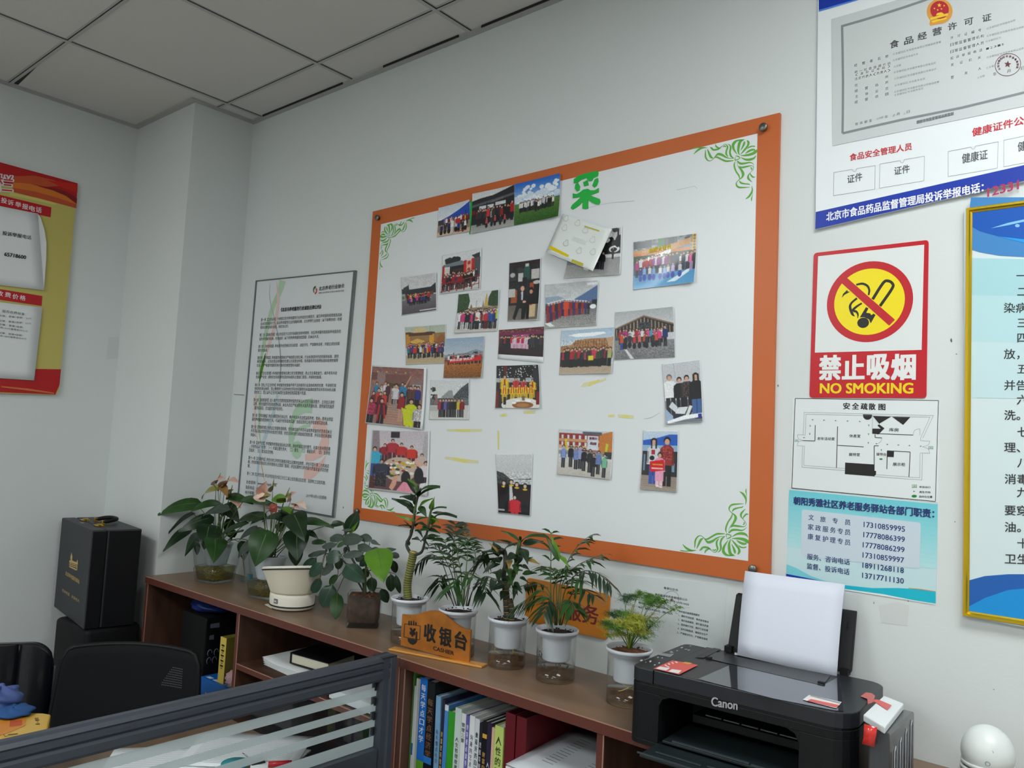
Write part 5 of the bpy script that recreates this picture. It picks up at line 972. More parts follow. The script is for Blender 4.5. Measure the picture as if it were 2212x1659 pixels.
book(X0+.2258,.015,.189,(204,208,212),[('做最好的自己经理',.16,.13,.55,None)],(36,44,60),'white book with two dark blue title lines')
book(X0+.2413,.010,.182,(34,36,44),[('思维导图训练',.14,.1,.6,None)],(190,190,196),'thin black book with grey lettering')
book(X0+.252,.014,.190,(28,24,26),[('财富自由',.12,.06,.6,None)],(190,150,80),'black book with a gold emblem on the spine',extra=[((206,160,60),.15,.16)])
book(X0+.2665,.014,.190,(44,38,64),[('人人可学',.10,.06,.6,None)],(200,200,210),'dark indigo book beside the gold emblem book')
book(X0+.281,.009,.182,(206,170,140),None,None,'thin peach coloured book')
book(X0+.2905,.027,.190,(186,204,110),[('人性的弱点',.17,.12,.62,None)],(40,60,30),'lime green book with dark title, rightmost of the paperbacks')
for k,lab in enumerate(('left one of the two dark red binders','right one of the two dark red binders, nearer the papers')):
    x=X0+.322+k*.034; t=thing('binder',lab,'binder',(x,-.27,ZB),'dark red binders')
    dr=K('dark red binder cloth',96,16,26,rough=.5)
    MB().m(dr).box(x,x+.030,-.272,-.268,ZB,ZB+.228).box(x,x+.003,-.268,-.02,ZB,ZB+.228).box(x+.027,x+.030,-.268,-.02,ZB,ZB+.228).build('cover',t); MB().m(K('binder papers',170,166,160)).box(x+.0035,x+.0265,-.262,-.03,ZB+.003,ZB+.216).build('pages',t)
# pale blue patch sticker and papers lying in the shelf
t=thing('document_folder','clear folder of white papers lying on the shelf by the divider','folder',(1.75,-.2,ZB))
mb=MB().m(mat('papers under film',(196,200,206),.25,coat=.5),True)
FQ=[Vector((1.654,-.345,.960)),Vector((1.654,-.08,.976)),Vector((1.858,-.08,.970)),Vector((1.858,-.345,.950))]
FS=lambda u,v,e=0:(FQ[0]*(1-u)+FQ[3]*u)*(1-v)+(FQ[1]*(1-u)+FQ[2]*u)*v+Vector((0,0,e+.004*math.sin(3*u)))
mb.grid(lambda u,v:FS(u,v),8,6); mb.build('top_sheet',t,solid=.001)
MB().m(paper).hexa([Vector((p.x,p.y,ZB)) for p in (FQ[0],FQ[3],FQ[2],FQ[1])],[p-Vector((0,0,.004)) for p in (FQ[0],FQ[3],FQ[2],FQ[1])]).build('paper_block',t)
mb=MB().m(K('pencil grey ink',96,98,98))
for k in range(12): v_=.25+k*.05; mb.add([FS(.25,v_,.0016),FS(.85,v_,.0016),FS(.85,v_+.008,.0016),FS(.25,v_+.008,.0016)],[(0,1,2,3)])
mb.build('printed_line',t,kind='stuff')
# ================================================================ PLANTS
ZS=1.1
def glassmat(name,col=(235,240,240),alpha=.0,rough=.03):
    """thin clear wall: tinted see-through, a little haze (alpha) and mirror reflection growing towards the edges"""
    if name in MATS: return MATS[name]
    m=bpy.data.materials.new(name); m.use_nodes=True; nt=m.node_tree; nt.nodes.remove(nt.nodes['Principled BSDF']); L=nt.links.new; N=nt.nodes.new
    tr=N('ShaderNodeBsdfTransparent'); tr.inputs[0].default_value=rgb(*col); gl=N('ShaderNodeBsdfGlossy'); gl.inputs['Roughness'].default_value=rough; df=N('ShaderNodeBsdfDiffuse'); df.inputs[0].default_value=rgb(*col)
    m1=N('ShaderNodeMixShader'); m1.inputs[0].default_value=alpha; L(tr.outputs[0],m1.inputs[1]); L(df.outputs[0],m1.inputs[2])
    fr=N('ShaderNodeLayerWeight'); fr.inputs['Blend'].default_value=.5; pw=N('ShaderNodeMath'); pw.operation='POWER'; pw.inputs[1].default_value=3; L(fr.outputs['Facing'],pw.inputs[0]); ma=N('ShaderNodeMath'); ma.operation='MULTIPLY_ADD'; ma.inputs[1].default_value=.85; ma.inputs[2].default_value=.045; L(pw.outputs[0],ma.inputs[0]); m2=N('ShaderNodeMixShader'); L(ma.outputs[0],m2.inputs[0]); L(m1.outputs[0],m2.inputs[1]); L(gl.outputs[0],m2.inputs[2])
    L(m2.outputs[0],nt.nodes['Material Output'].inputs[0]); MATS[name]=m; return m
G_clear=glassmat('clear plastic cup',(246,248,248),.02); G_smoke=glassmat('thick clear vase glass',(238,242,242),.012)
G_water=glassmat('murky brown water',(176,136,88),.10); G_wgreen=glassmat('yellow green water',(204,200,146),.02)
M_soil=mat('dark potting soil',(44,34,30),.95,bump=1,bscale=180,var=.5,vscale=160); M_soil2=mat('brown coir soil',(112,70,44),.95,bump=1,bscale=180,var=.45,vscale=140)
M_pot=mat('white plastic inner pot',(214,218,226),.35); M_root=K('pale roots',196,176,84); M_rootd=K('dark roots',92,70,50)
def leafmat(n,c,r=.36): return mat('leaf '+n,c,r,var=.2,vscale=25,spec=.38)
L_dk=leafmat('deep green',(28,48,28)); L_md=leafmat('mid green',(38,70,30)); L_ob=leafmat('olive brown spathe',(150,112,66)); L_br=leafmat('bright green',(82,124,34)); L_gy=leafmat('dusty grey green',(62,74,66),.5); L_bl=leafmat('bluish green',(42,66,52),.3)
L_yb=leafmat('yellow brown',(150,120,60)); L_pk=leafmat('salmon pink spathe',(202,156,140)); L_pg=leafmat('green pink spathe',(136,130,70)); L_rd=leafmat('rust red bract',(132,62,44)); L_cr=leafmat('cream pink spathe',(214,186,170)); M_vein=K('pale vein',84,108,62); M_stem=K('green stalk',78,98,50); M_stemd=K('dark stalk',58,56,50)
PROF={'heart':lambda t:(math.sin(PI*min(1,t**.52))**.85)*(1.0 if t<.5 else 1),'oval':lambda t:math.sin(PI*t**.85)**.62 if 0<t<1 else 0,'lance':lambda t:math.sin(PI*t**.62)**1.15 if 0<t<1 else 0,'round':lambda t:math.sqrt(max(0,1-(2*t-1)**2))}
def leaf(par,B,T_,wd,kind='oval',arch=.15,mt=None,roll=0,fold=.18,name='leaf',vein=True,droop=0,nt=8,face=.55):
    B=Vector(B);T_=Vector(T_); ax=T_-B; L=ax.length; ax.normalize()
    n=((CAM-(B+T_)/2).normalized()*face+Vector((0,0,1))*(1-face)); n=(n-ax*n.dot(ax)).normalized()
    n.rotate(Matrix.Rotation(roll,3,ax)) ; sd=ax.cross(n).normalized(); pf=PROF[kind]; V=[];F=[]
    for i in range(nt+1):
        t=i/nt
        if kind=='heart': t=t**1.25
        for j in (-2,-1,0,1,2):
            s_=j/2; w_=max(pf(t),0)*wd/2; back=(.20*abs(s_)*(1-t)**3*L if kind=='heart' else 0)
            V.append(B+ax*(L*t-back)+sd*(w_*s_)+n*(arch*L*math.sin(PI*t)*.9+fold*abs(s_)*w_*(1)-(droop*L*t*t))+Vector((0,0,-.06*L*s_*s_)))
    for i in range(nt):
        for j in range(4): a=i*5+j; F.append((a,a+1,a+6,a+5))
    mb=MB().m(mt,True).add(V,F)
    if vein and wd>.012:
        vw=wd*.02; P=[V[i*5+2] for i in range(nt+1)]
        mb.m(M_vein).add([p+sd*vw*(1-i/(nt+1))+n*.0006 for i,p in enumerate(P)]+[p-sd*vw*(1-i/(nt+1))+n*.0006 for i,p in enumerate(P)],[(i,i+1,i+nt+2,i+nt+1) for i in range(nt)])
    return mb.build(name,par)
def m_at(P,px_): return px_*dpt(P)/FPX
def stalk(par,pts,r,mt,name='stalk',n=6):
    P=[Vector(q) for q in smooth_pts(pts,5)]; R=[r*(1-.35*i/len(P)) for i in range(len(P))]
    return MB().m(mt,True).tube(P,R,n).build(name,par)
def lathe_part(par,name,prof,c,mt,n=36,**k): return MB().m(mt,True).lathe(prof,c,n,**k).build(name,par)
def squircle(prof,c,mt,rot,par,name,rr=.25,caps=2):
    """square vessel with rounded corners: prof = (half width, z)"""
    P0=[]
    for k in range(32):
        q=2*PI*k/32; r_=1/((abs(math.cos(q))**(2/rr)+abs(math.sin(q))**(2/rr))**(rr/2)); P0.append((r_*math.cos(q),r_*math.sin(q)))
    c_,s_=math.cos(rot),math.sin(rot); V=[]
    for a,z in prof: V+=[(c[0]+a*(x*c_-y*s_),c[1]+a*(x*s_+y*c_),c[2]+z) for x,y in P0]
    F=[(i*32+k,i*32+(k+1)%32,(i+1)*32+(k+1)%32,(i+1)*32+k) for i in range(len(prof)-1) for k in range(32)]
    F.append(tuple(range(32))[::-1])
    if caps==2: F.append(tuple(range((len(prof)-1)*32,len(prof)*32)))
    return MB().m(mt,True).add(V,F).build(name,par)
def roots(par,c,r,z0,z1,n,mt,seed=1,rad=.0012,flat=False):
    rs=random.Random(seed); mb=MB().m(mt,True)
    for k in range(n):
        a=rs.uniform(0,2*PI); pts=[]
        for i in range(6):
            a+=rs.uniform(-.6,.9); q=r*rs.uniform(.3,.95); pts.append((c[0]+q*math.cos(a),c[1]+q*math.sin(a),c[2]+(z1+(z0-z1)*i/5 if not flat else rs.uniform(z0,z1))))
        mb.tube([Vector(p) for p in smooth_pts(pts,3)],rad,5)
    return mb.build('roots',par,kind='stuff')
def cup(par,x,y,word=None,seed=1,soil=None,wl=.030):
    c=(x,y,ZS)
    lathe_part(par,'glass_cup',[(.0,.001),(.046,.001),(.0485,.004),(.0487,.112)],c,G_clear)
    lathe_part(par,'water',[(.0475,.003),(.0476,wl),(.0,wl+.0002)],c,G_water)
    lathe_part(par,'inner_pot',[(.0,.048),(.0325,.048),(.034,.051),(.0365,.103),(.0378,.1055),(.0472,.107),(.0480,.114),(.0495,.1145),(.0535,.116),(.0538,.122),(.0515,.1235),(.049,.119),(.0455,.110)],c,M_pot)
    lathe_part(par,'soil',[(.0462,.1115),(.034,.114),(.02,.1175),(.0,.119)],c,soil or M_soil,24)
    roots(par,(x,y,ZS),.036,.010,.05,5,M_root if seed%2 else M_rootd,seed,.0009)
    rs=random.Random(seed+50); mb=MB().m(M_soil if soil is None else soil)
    for k in range(26):
        a=rs.uniform(0,6.28); q=.040*math.sqrt(rs.random()); s_=rs.uniform(.0015,.0035); p=Vector((x+q*math.cos(a),y+q*math.sin(a),ZS+.1165))
        mb.obox(p,Vector((s_,rs.uniform(-s_,s_),0)),Vector((rs.uniform(-s_,s_),s_,0)),Vector((0,0,s_)))
    mb.build('soil_crumbs',par,kind='stuff')
def hp(T,q,y): return hit(*T(*q),1,y)
# ---------------- two anthuriums in tapered square vases
p1=lambda x,y:(320+x/4.88,1000+y/4.88)
def anthurium(x,y,label,leaves,flowers,white,seed,stems):
    t=thing('potted_anthurium',label,'plant',(x,y,ZS),'anthuriums in glass vases'); c=(x,y,ZS)
    squircle([(.050,.001),(.054,.004),(.064,.08),(.074,.152)],c,G_smoke,.25,t,'glass_vase',caps=1)
    squircle([(.049,.009),(.0575,.058)],c,G_wgreen,.25,t,'water')
    roots(t,c,.048,.010,.05,26,M_root,seed,.0011)
    if white: lathe_part(t,'inner_pot',[(.0,.062),(.036,.062),(.040,.066),(.056,.134),(.060,.14),(.058,.143),(.053,.137)],c,M_pot)
    else: lathe_part(t,'inner_pot',[(.0,.062),(.036,.062),(.040,.066),(.056,.134),(.060,.14),(.058,.143),(.053,.137)],c,glassmat('hazy clear plastic',(214,220,222),.3,.2))
    lathe_part(t,'soil',[(.052,.128),(.03,.134),(0,.137)],c,M_soil,24)
    top=Vector((x,y,ZS+.135)); rs=random.Random(seed)
    for (bx_,by_,tx,ty,w_,m_,yo) in leaves:
        yy=y+yo if p1(tx,0)[0]>425 else min(y+yo,-.275); B=hp(p1,(bx_,by_),y+yo*.5 if p1(bx_,0)[0]>400 else -.25); T_=hp(p1,(tx,ty),yy); wd=m_at(B,w_/4.88)
        o=leaf(t,B,T_,wd*1.18,'heart',arch=.10,mt=m_,roll=rs.uniform(-.25,.25),fold=.25,droop=.08)
        a=top+Vector((rs.uniform(-.018,.018),rs.uniform(-.018,.018),-.01)); mid=a.lerp(B,.55)+Vector((0,0,.02))
        stalk(t,[a,mid,B],.0018,M_stem)
    for (bx_,by_,tx,ty,w_,m_,yo,sx,sy) in flowers:
        B=hp(p1,(bx_,by_),y+yo); T_=hp(p1,(tx,ty),y+yo-.01); wd=m_at(B,w_/4.88)
        o=leaf(t,B,T_,wd*1.4,'heart',arch=.14,mt=m_,fold=.55,name='spathe',vein=False,roll=rs.uniform(-.2,.2))
        if sx: S_=hp(p1,(sx,sy),y+yo-.015); MB().m(L_pg,True).tube([B,B.lerp(S_,.5),S_],[.0022,.0028,.001],7).build('spadix',t)
        a=top+Vector((rs.uniform(-.012,.012),rs.uniform(-.012,.012),-.01)); stalk(t,[a,a.lerp(B,.5)+Vector((rs.uniform(-.01,.01),0,.0)),B],.0014,M_stem)
    return t
anthurium(.030,-.150,'anthurium with pink flowers in a clear vase at the pillar corner',[
 (500,425,95,516,148,L_md,-.02),(730,420,455,480,112,L_md,-.03),(640,580,318,702,128,L_dk,-.05),(460,525,225,690,46,L_dk,.02),(408,700,160,902,100,L_dk,-.04),(542,750,394,935,112,L_dk,-.05),(640,672,592,888,208,L_dk,-.08),
 (705,810,697,1020,200,L_md,-.09),(812,486,566,528,125,L_gy,-.06),(872,345,1095,400,92,L_md,.03),(1032,372,1330,405,88,L_md,.02),(830,450,960,610,130,L_dk,.03),(1200,560,918,590,126,L_dk,.0),(1005,640,702,798,104,L_dk,-.06),(880,600,850,770,110,L_dk,.05),
 (985,845,1018,1022,112,L_dk,.03),(1100,830,930,992,92,L_gy,-.03),(505,840,520,972,60,L_dk,.04),(740,450,800,560,90,L_dk,.05),(900,760,830,700,90,L_dk,.04),(980,720,860,790,80,L_dk,.03)],
 [(718,212,812,156,72,L_pk,0,765,108),(815,236,952,192,104,L_pk,-.02,858,138),(738,280,568,372,84,L_pg,-.03,750,215),(765,262,838,352,76,L_ob,-.03,790,230),(862,352,900,275,70,L_pg,.01,888,235),(905,395,925,440,60,L_pk,.02,0,0),(950,410,972,475,60,L_pk,.02,0,0),(720,240,740,300,50,L_br,-.02,0,0)],False,5,0)
anthurium(.385,-.150,'anthurium with salmon flowers and one rust red bloom, behind the cream hat',[
 (1245,748,1130,1068,262,L_md,-.09),(1570,730,1572,1005,232,L_dk,-.06),(1540,550,1645,780,214,L_dk,-.07),(1640,610,1945,640,104,L_md,.03),(1130,700,930,825,112,L_gy,-.03),(1420,470,1545,540,90,L_br,-.03),(1550,880,1562,1085,130,L_dk,.03),
 (1400,560,1190,590,120,L_dk,-.02),(1420,500,1560,620,110,L_dk,.0),(1690,725,1795,790,60,L_dk,.03),(1210,560,1060,640,120,L_dk,-.01),(1180,690,1150,790,110,L_dk,-.02),(1955,640,2085,635,66,L_dk,.05),(1460,600,1300,560,80,L_dk,-.02),(1300,500,1240,520,50,L_md,0),(1380,700,1450,620,100,L_dk,.04)],
 [(1222,312,1248,186,104,L_pk,-.02,0,0),(1310,285,1362,215,60,L_pg,0,1326,168),(1212,392,1112,350,90,L_cr,-.03,0,0),(1205,392,1295,330,76,L_pg,-.02,1222,340),(1430,398,1300,380,86,L_br,-.02,0,0),(1432,398,1500,362,110,L_pg,-.02,1492,262),(1508,380,1560,304,70,L_pk,-.01,0,0),(1555,440,1672,478,84,L_cr,-.04,1535,470),(1530,470,1600,480,50,L_pk,-.04,0,0),(1290,480,1355,520,96,L_rd,-.06,0,0),(1350,470,1290,520,84,L_rd,-.06,0,0)],True,9,0)
# ---------------- round leaved plant in a square glass
p2=lambda x,y:(640+x/5.53,1080+y/5.53)
x,y=.906,-.151
t=thing('rubber_leaf_plant','bushy round-leaved plant in a square soil-filled glass','plant',(x,y,ZS)); c=(x,y,ZS)
squircle([(.046,.0),(.049,.004),(.0505,.098)],c,G_smoke,.78,t,'square_glass',.12,caps=1)
squircle([(.0415,.014),(.0450,.018),(.0474,.090),(.044,.0905)],c,mat('soil seen through glass',(70,46,32),.8,bump=.6,bscale=90,var=.6,vscale=60),.78,t,'soil',.15)
rs=random.Random(4); mb=MB().m(M_soil2)
for k in range(60):
    a=rs.uniform(0,6.28); q=.042*math.sqrt(rs.random()); s_=rs.uniform(.002,.005); mb.obox(Vector((x+q*math.cos(a),y+q*math.sin(a),ZS+.0905)),Vector((s_,rs.uniform(-s_,s_),0)),Vector((rs.uniform(-s_,s_),s_,0)),Vector((0,0,s_)))
mb.build('soil_crumbs',t,kind='stuff')
top=Vector((x,y,ZS+.09)); tr=[top]
for q,yo in (((770,900),0),((640,640),.01),((590,420),.01),((560,270),.02)): tr.append(hp(p2,q,y+yo))
stalk(t,tr,.004,M_stemd); tr2=[top,hp(p2,(830,850),y),hp(p2,(850,640),y)]; stalk(t,tr2,.004,M_stem); tr3=[top,hp(p2,(640,820),y-.01),hp(p2,(480,660),y-.01),hp(p2,(350,640),y-.01)]; stalk(t,tr3,.003,M_stemd)
PL=[(615,370,735,130,158,L_dk,.02,'oval'),(638,388,735,258,46,L_br,.0,'lance'),(580,445,392,440,104,L_gy,.0,'round'),(552,455,778,448,142,L_gy,-.02,'round'),(768,425,905,470,100,L_gy,.01,'oval'),(890,478,1002,532,52,L_gy,.02,'lance'),(488,520,298,548,74,L_gy,-.02,'oval'),(592,490,482,558,52,L_md,-.03,'oval'),
(735,535,912,585,96,L_gy,-.02,'oval'),(352,492,172,482,76,L_md,.03,'oval'),(362,600,128,652,62,L_gy,.0,'oval'),(245,680,70,850,128,L_bl,-.03,'oval'),(312,738,160,908,130,L_bl,-.05,'oval'),(548,650,352,690,160,L_bl,-.05,'round'),(805,625,550,650,98,L_gy,-.04,'oval'),(1042,592,1188,580,52,L_gy,.02,'oval'),(1128,642,1232,672,74,L_gy,.02,'round'),
(975,610,1042,948,318,L_br,-.09,'heart'),(588,768,802,935,200,L_bl,-.08,'oval'),(852,700,755,782,84,L_dk,-.02,'oval'),(442,765,302,892,86,L_gy,-.04,'oval'),(285,925,195,1105,112,L_bl,-.03,'round'),(430,1000,315,1268,200,L_bl,-.06,'oval'),(492,1092,472,1408,152,L_md,-.05,'oval'),(500,885,386,1000,84,L_md,.0,'oval'),(898,915,912,1092,118,L_dk,-.06,'oval'),
(1128,878,1135,1088,120,L_dk,.01,'oval'),(1185,885,1242,1108,72,L_dk,.02,'oval'),(1012,1055,1095,1218,112,L_dk,.03,'oval'),(905,575,992,578,44,L_gy,.0,'oval'),(1145,715,1195,865,90,L_dk,.03,'oval'),(662,352,542,352,36,L_gy,-.01,'lance'),(700,690,840,680,90,L_dk,.03,'oval'),(430,560,380,600,60,L_dk,.02,'oval'),(620,560,560,620,70,L_dk,.03,'round'),(360,740,440,830,90,L_dk,.03,'oval'),(860,820,800,900,110,L_dk,.02,'oval'),(560,700,460,800,110,L_dk,.02,'oval'),(960,700,1040,820,120,L_dk,.04,'oval')]
for bx_,by_,tx,ty,w_,m_,yo,kd in PL:
    B=hp(p2,(bx_,by_),y+yo*.5); T_=hp(p2,(tx,ty),y+yo); leaf(t,B,T_,m_at(B,w_/5.53)*1.06,kd,arch=.06,mt=m_,roll=rs.uniform(-.15,.15),fold=.10,droop=.05,face=.8)
    # joined to the nearest trunk point
    src=min(tr+tr2+tr3,key=lambda q:(Vector(q)-B).length); stalk(t,[src,Vector(src).lerp(B,.5)+Vector((0,0,.008)),B],.0013,M_stemd)
# ---------------- dracaenas
p3=lambda x,y:(820+x/3.859,1020+y/3.859); p4=lambda x,y:(1020+x/4.147,1120+y/4.147)
M_cg=K('cane green',88,98,44); M_cy=K('cane yellow ring',184,168,96)
def cane(par,pts,r,n=16,dark=False):
    P=[Vector(q) for q in smooth_pts(pts,8)]; L=len(P); mb=MB()
    a,b=(M_stemd,L_yb) if dark else (M_cg,M_cy)
    N=n; 
    for k in range(N):
        i0=k/N*(L-1); i1=(k+.85)/N*(L-1); i2=(k+1)/N*(L-1)
        g=lambda f:P[int(f)].lerp(P[min(int(f)+1,L-1)],f-int(f))
        mb.m(a,True).tube([g(i0),g((i0+i1)/2),g(i1)],[r,r*.97,r*.98],10); mb.m(b).tube([g(i1),g(i2)],[r*1.05,r*1.05],10)
    return mb.build('cane',par)
def lances(par,T,sc,y,data,rs):
    for bx_,by_,tx,ty,w_,m_ in data:
        yo=rs.uniform(-.05,.03); B=hp(T,(bx_,by_),y); T_=hp(T,(tx,ty),min(y+yo,-.03))
        leaf(par,B,T_,m_at(B,w_/sc)*1.08,'lance',arch=.10,mt=m_,roll=rs.uniform(-.3,.3),fold=.35,droop=.06,nt=7)
x,y=1.131,-.176
t=thing('tall_dracaena','tall lucky bamboo with yellow ringed cane in a white-rimmed cup','plant',(x,y,ZS),'plants in clear cups'); cup(t,x,y,seed=1)
b0=(x-.006,y,ZS+.11)
cane(t,[b0,hp(p3,(232,940),y),hp(p3,(258,790),y),hp(p3,(285,665),y)],.0118,22)
b1=[hp(p3,q,y) for q in ((262,680),(232,630),(228,590),(262,520),(282,420),(298,290),(322,180),(322,110))]; stalk(t,b1,.0048,M_stemd,'branch'); stalk(t,b1[4:],.0042,M_stem,'branch')
b2=[hp(p3,q,y-.005) for q in ((300,690),(350,665),(372,600),(385,540),(405,460),(415,390),(432,300),(440,240))]; stalk(t,b2,.0042,M_stemd,'branch'); stalk(t,b2[4:],.004,M_stem,'branch')
rs=random.Random(11)
lances(t,p3,3.859,y,[(310,180,205,35,44,L_dk),(320,165,232,38,50,L_br),(325,200,478,108,34,L_md),(325,172,492,94,26,L_md),(292,232,165,192,60,L_dk),(290,290,102,208,56,L_dk),(300,262,335,118,44,L_dk),(330,292,438,208,50,L_br),(292,345,228,280,64,L_dk),(330,280,395,370,58,L_md),(290,402,138,352,26,L_br),(290,425,392,362,48,L_md),(298,440,392,428,56,L_dk),(272,448,162,436,18,L_dk),(275,480,205,398,16,L_dk),(318,488,442,470,30,L_md),
 (430,312,456,202,44,L_br),(430,322,552,278,22,L_md),(440,335,552,332,22,L_dk),(428,350,440,442,70,L_br),(455,368,638,345,46,L_dk),(430,392,492,402,44,L_br),(402,472,505,502,40,L_md),(390,545,545,575,28,L_dk),(398,530,505,528,34,L_md),(340,570,275,545,52,L_dk),(250,605,218,560,34,L_dk),(372,622,402,642,24,L_dk),(410,482,502,438,18,L_dk),(300,240,255,170,44,L_dk),(320,200,345,130,40,L_dk),(285,470,248,500,22,L_yb),(300,480,360,520,40,L_dk),(405,520,350,560,30,L_dk),(395,470,350,440,30,L_md),(300,360,345,330,40,L_dk),(360,560,410,600,24,L_dk)],rs)
x,y=1.470,-.140
t=thing('stout_dracaena','stout leafy dracaena with brown ringed trunk, in the third cup','plant',(x,y,ZS),'plants in clear cups'); cup(t,x,y,seed=3)
cane(t,[(x-.003,y,ZS+.11),hp(p4,(310,780),y),hp(p4,(300,640),y),hp(p4,(300,560),y)],.0095,9,True); cane(t,[(x+.012,y,ZS+.11),hp(p4,(352,800),y),hp(p4,(335,720),y)],.0075,6,True)
tb=[hp(p4,q,y) for q in ((300,600),(280,500),(300,420),(290,300),(260,280))]; stalk(t,tb,.008,M_stemd,'branch'); tb=[hp(p4,q,y) for q in ((310,620),(380,480),(400,360),(420,250),(428,190))]; stalk(t,tb,.007,M_stem,'branch')
lances(t,p4,4.147,y,[(425,192,262,98,36,L_md),(430,195,426,142,24,L_md),(440,195,658,130,40,L_md),(452,218,638,195,66,L_dk),(385,235,222,180,32,L_dk),(285,310,392,200,90,L_dk),(235,335,188,196,92,L_dk),(262,312,86,285,32,L_dk),(245,315,155,212,26,L_yb),(250,392,212,340,80,L_dk),(430,262,502,392,92,L_dk),(400,322,298,372,84,L_dk),(385,400,405,490,60,L_md),(350,485,445,450,60,L_md),(450,492,580,480,50,L_md),(250,402,115,475,58,L_dk),(210,370,98,482,50,L_dk),(215,352,55,425,40,L_dk),(302,575,165,638,62,L_dk),(265,505,155,478,60,L_dk),(310,645,252,725,76,L_dk),(490,360,605,402,40,L_yb),(395,425,465,430,50,L_dk),(255,450,236,570,66,L_dk),(370,590,445,652,40,L_dk),(380,565,440,625,40,L_dk),(480,380,540,340,30,L_dk),
 (330,500,360,590,70,L_md),(310,440,345,520,70,L_md),(290,520,320,600,60,L_dk),(420,300,400,420,80,L_dk),(440,420,520,460,50,L_dk),(380,620,370,720,40,L_dk),(360,600,410,680,40,L_dk),(330,360,330,440,60,L_yb),(300,440,330,480,36,L_yb),(430,520,500,560,34,L_dk),(350,560,300,640,50,L_dk)],rs)
# ---------------- parlour palms
def frond(par,pts,T,sc,y,yt,n,ll,rs,m_,t0=.45,wd=.0085):
    P=[]; L=len(pts)
    for i,q in enumerate(pts): P.append(hp(T,q,y+(yt)*(i/(L-1))))
    C=[Vector(q) for q in smooth_pts(P,8)]; M=len(C); mb=MB().m(M_stem if m_ is not L_dk else M_stemd,True).tube(C,[.0017*(1-.6*i/M) for i in range(M)],5)
    for k in range(n):
        f=t0+(1-t0)*k/(n-1); i=min(int(f*(M-1)),M-2); p=C[i]; ax=(C[i+1]-C[i]).normalized()
        up=Vector((0,0,1)); sd=ax.cross(up); sd=sd.normalized() if sd.length>.1 else Vector((1,0,0))
        for sgn in (-1,1):
            Lf=ll*(.65+.5*math.sin(PI*(k+.5)/n))*rs.uniform(.85,1.1); d=(sd*sgn*.75+ax*.75+Vector((rs.uniform(-.15,.15),rs.uniform(-.15,.15),rs.uniform(-.25,.15)))).normalized()
            w_=wd*rs.uniform(.8,1.1); nn=d.cross(ax).normalized(); s2=d.cross(nn).normalized()
            V=[]; 
            for j,(tt,ww) in enumerate(((0,.12),(.3,.9),(.65,.8),(1,.0))):
                q=p+d*Lf*tt+Vector((0,0,-.45*Lf*tt*tt)); V+=[q+s2*w_*ww/2,q-s2*w_*ww/2]
            for v_ in V: v_.y=min(v_.y,-.012)
            mb.m(m_).add(V,[(0,1,3,2),(2,3,5,4),(4,5,7,6)])
    return mb.build('frond',par)
rs=random.Random(21); x,y=1.320,-.172
t=thing('dark_parlour_palm','small dark feathery palm in a cup behind the cashier sign','plant',(x,y,ZS),'plants in clear cups'); cup(t,x,y,seed=2)
for k,(pts,yt,m_,n) in enumerate([([(650,1115),(632,900),(605,700),(622,560),(632,430)],.02,L_dk,9),([(700,1115),(722,800),(735,600),(700,455)],.05,L_md,9),([(640,1115),(572,900),(505,730),(410,690),(310,765)],-.04,L_dk,11),([(720,1115),(760,900),(830,740),(885,660),(860,720)],.0,L_dk,9),([(730,1115),(790,960),(880,870),(985,905)],-.05,L_dk,11),([(620,1115),(560,960),(515,860),(500,935)],.03,L_dk,7),([(690,1115),(700,980),(650,890),(610,960)],-.07,L_md,8),([(740,1115),(780,980),(850,925),(890,1010)],-.04,L_dk,8),([(670,1115),(640,850),(570,700),(545,560)],.05,L_md,9),([(700,1115),(720,880),(800,740),(770,590)],.06,L_dk,9),([(660,1115),(600,850),(500,640),(440,590)],.05,L_dk,9),([(690,1115),(680,860),(650,640),(750,560)],-.02,L_md,8),([(700,1115),(740,920),(700,830),(790,880)],-.08,L_md,9)]):
    frond(t,pts,p3,3.859,y,yt,n,.055,rs,m_)
x,y=1.627,-.137
t=thing('green_parlour_palm','larger green palm in the cup with grey lettering','plant',(x,y,ZS),'plants in clear cups'); cup(t,x,y,seed=4)
mb=MB().m(K('cup lettering grey',60,62,62))
def cyl(s_,a0,a1,z,h):
    n=len(s_)
    for i,ch in enumerate(s_):
        a=math.radians(a0+(a1-a0)*(i+.5)/n); da=math.radians((a1-a0)/n*.42); r_=.0491
        A=Vector((x+r_*math.cos(a-da),y+r_*math.sin(a-da),ZS+z)); B_=Vector((x+r_*math.cos(a+da),y+r_*math.sin(a+da),ZS+z)); mb.text(ch,A,B_-A,(0,0,h),em=False)
cyl('GOOD',196,262,.058,.015); cyl('MORNING',160,275,.036,.015); mb.build('cup_lettering',t)
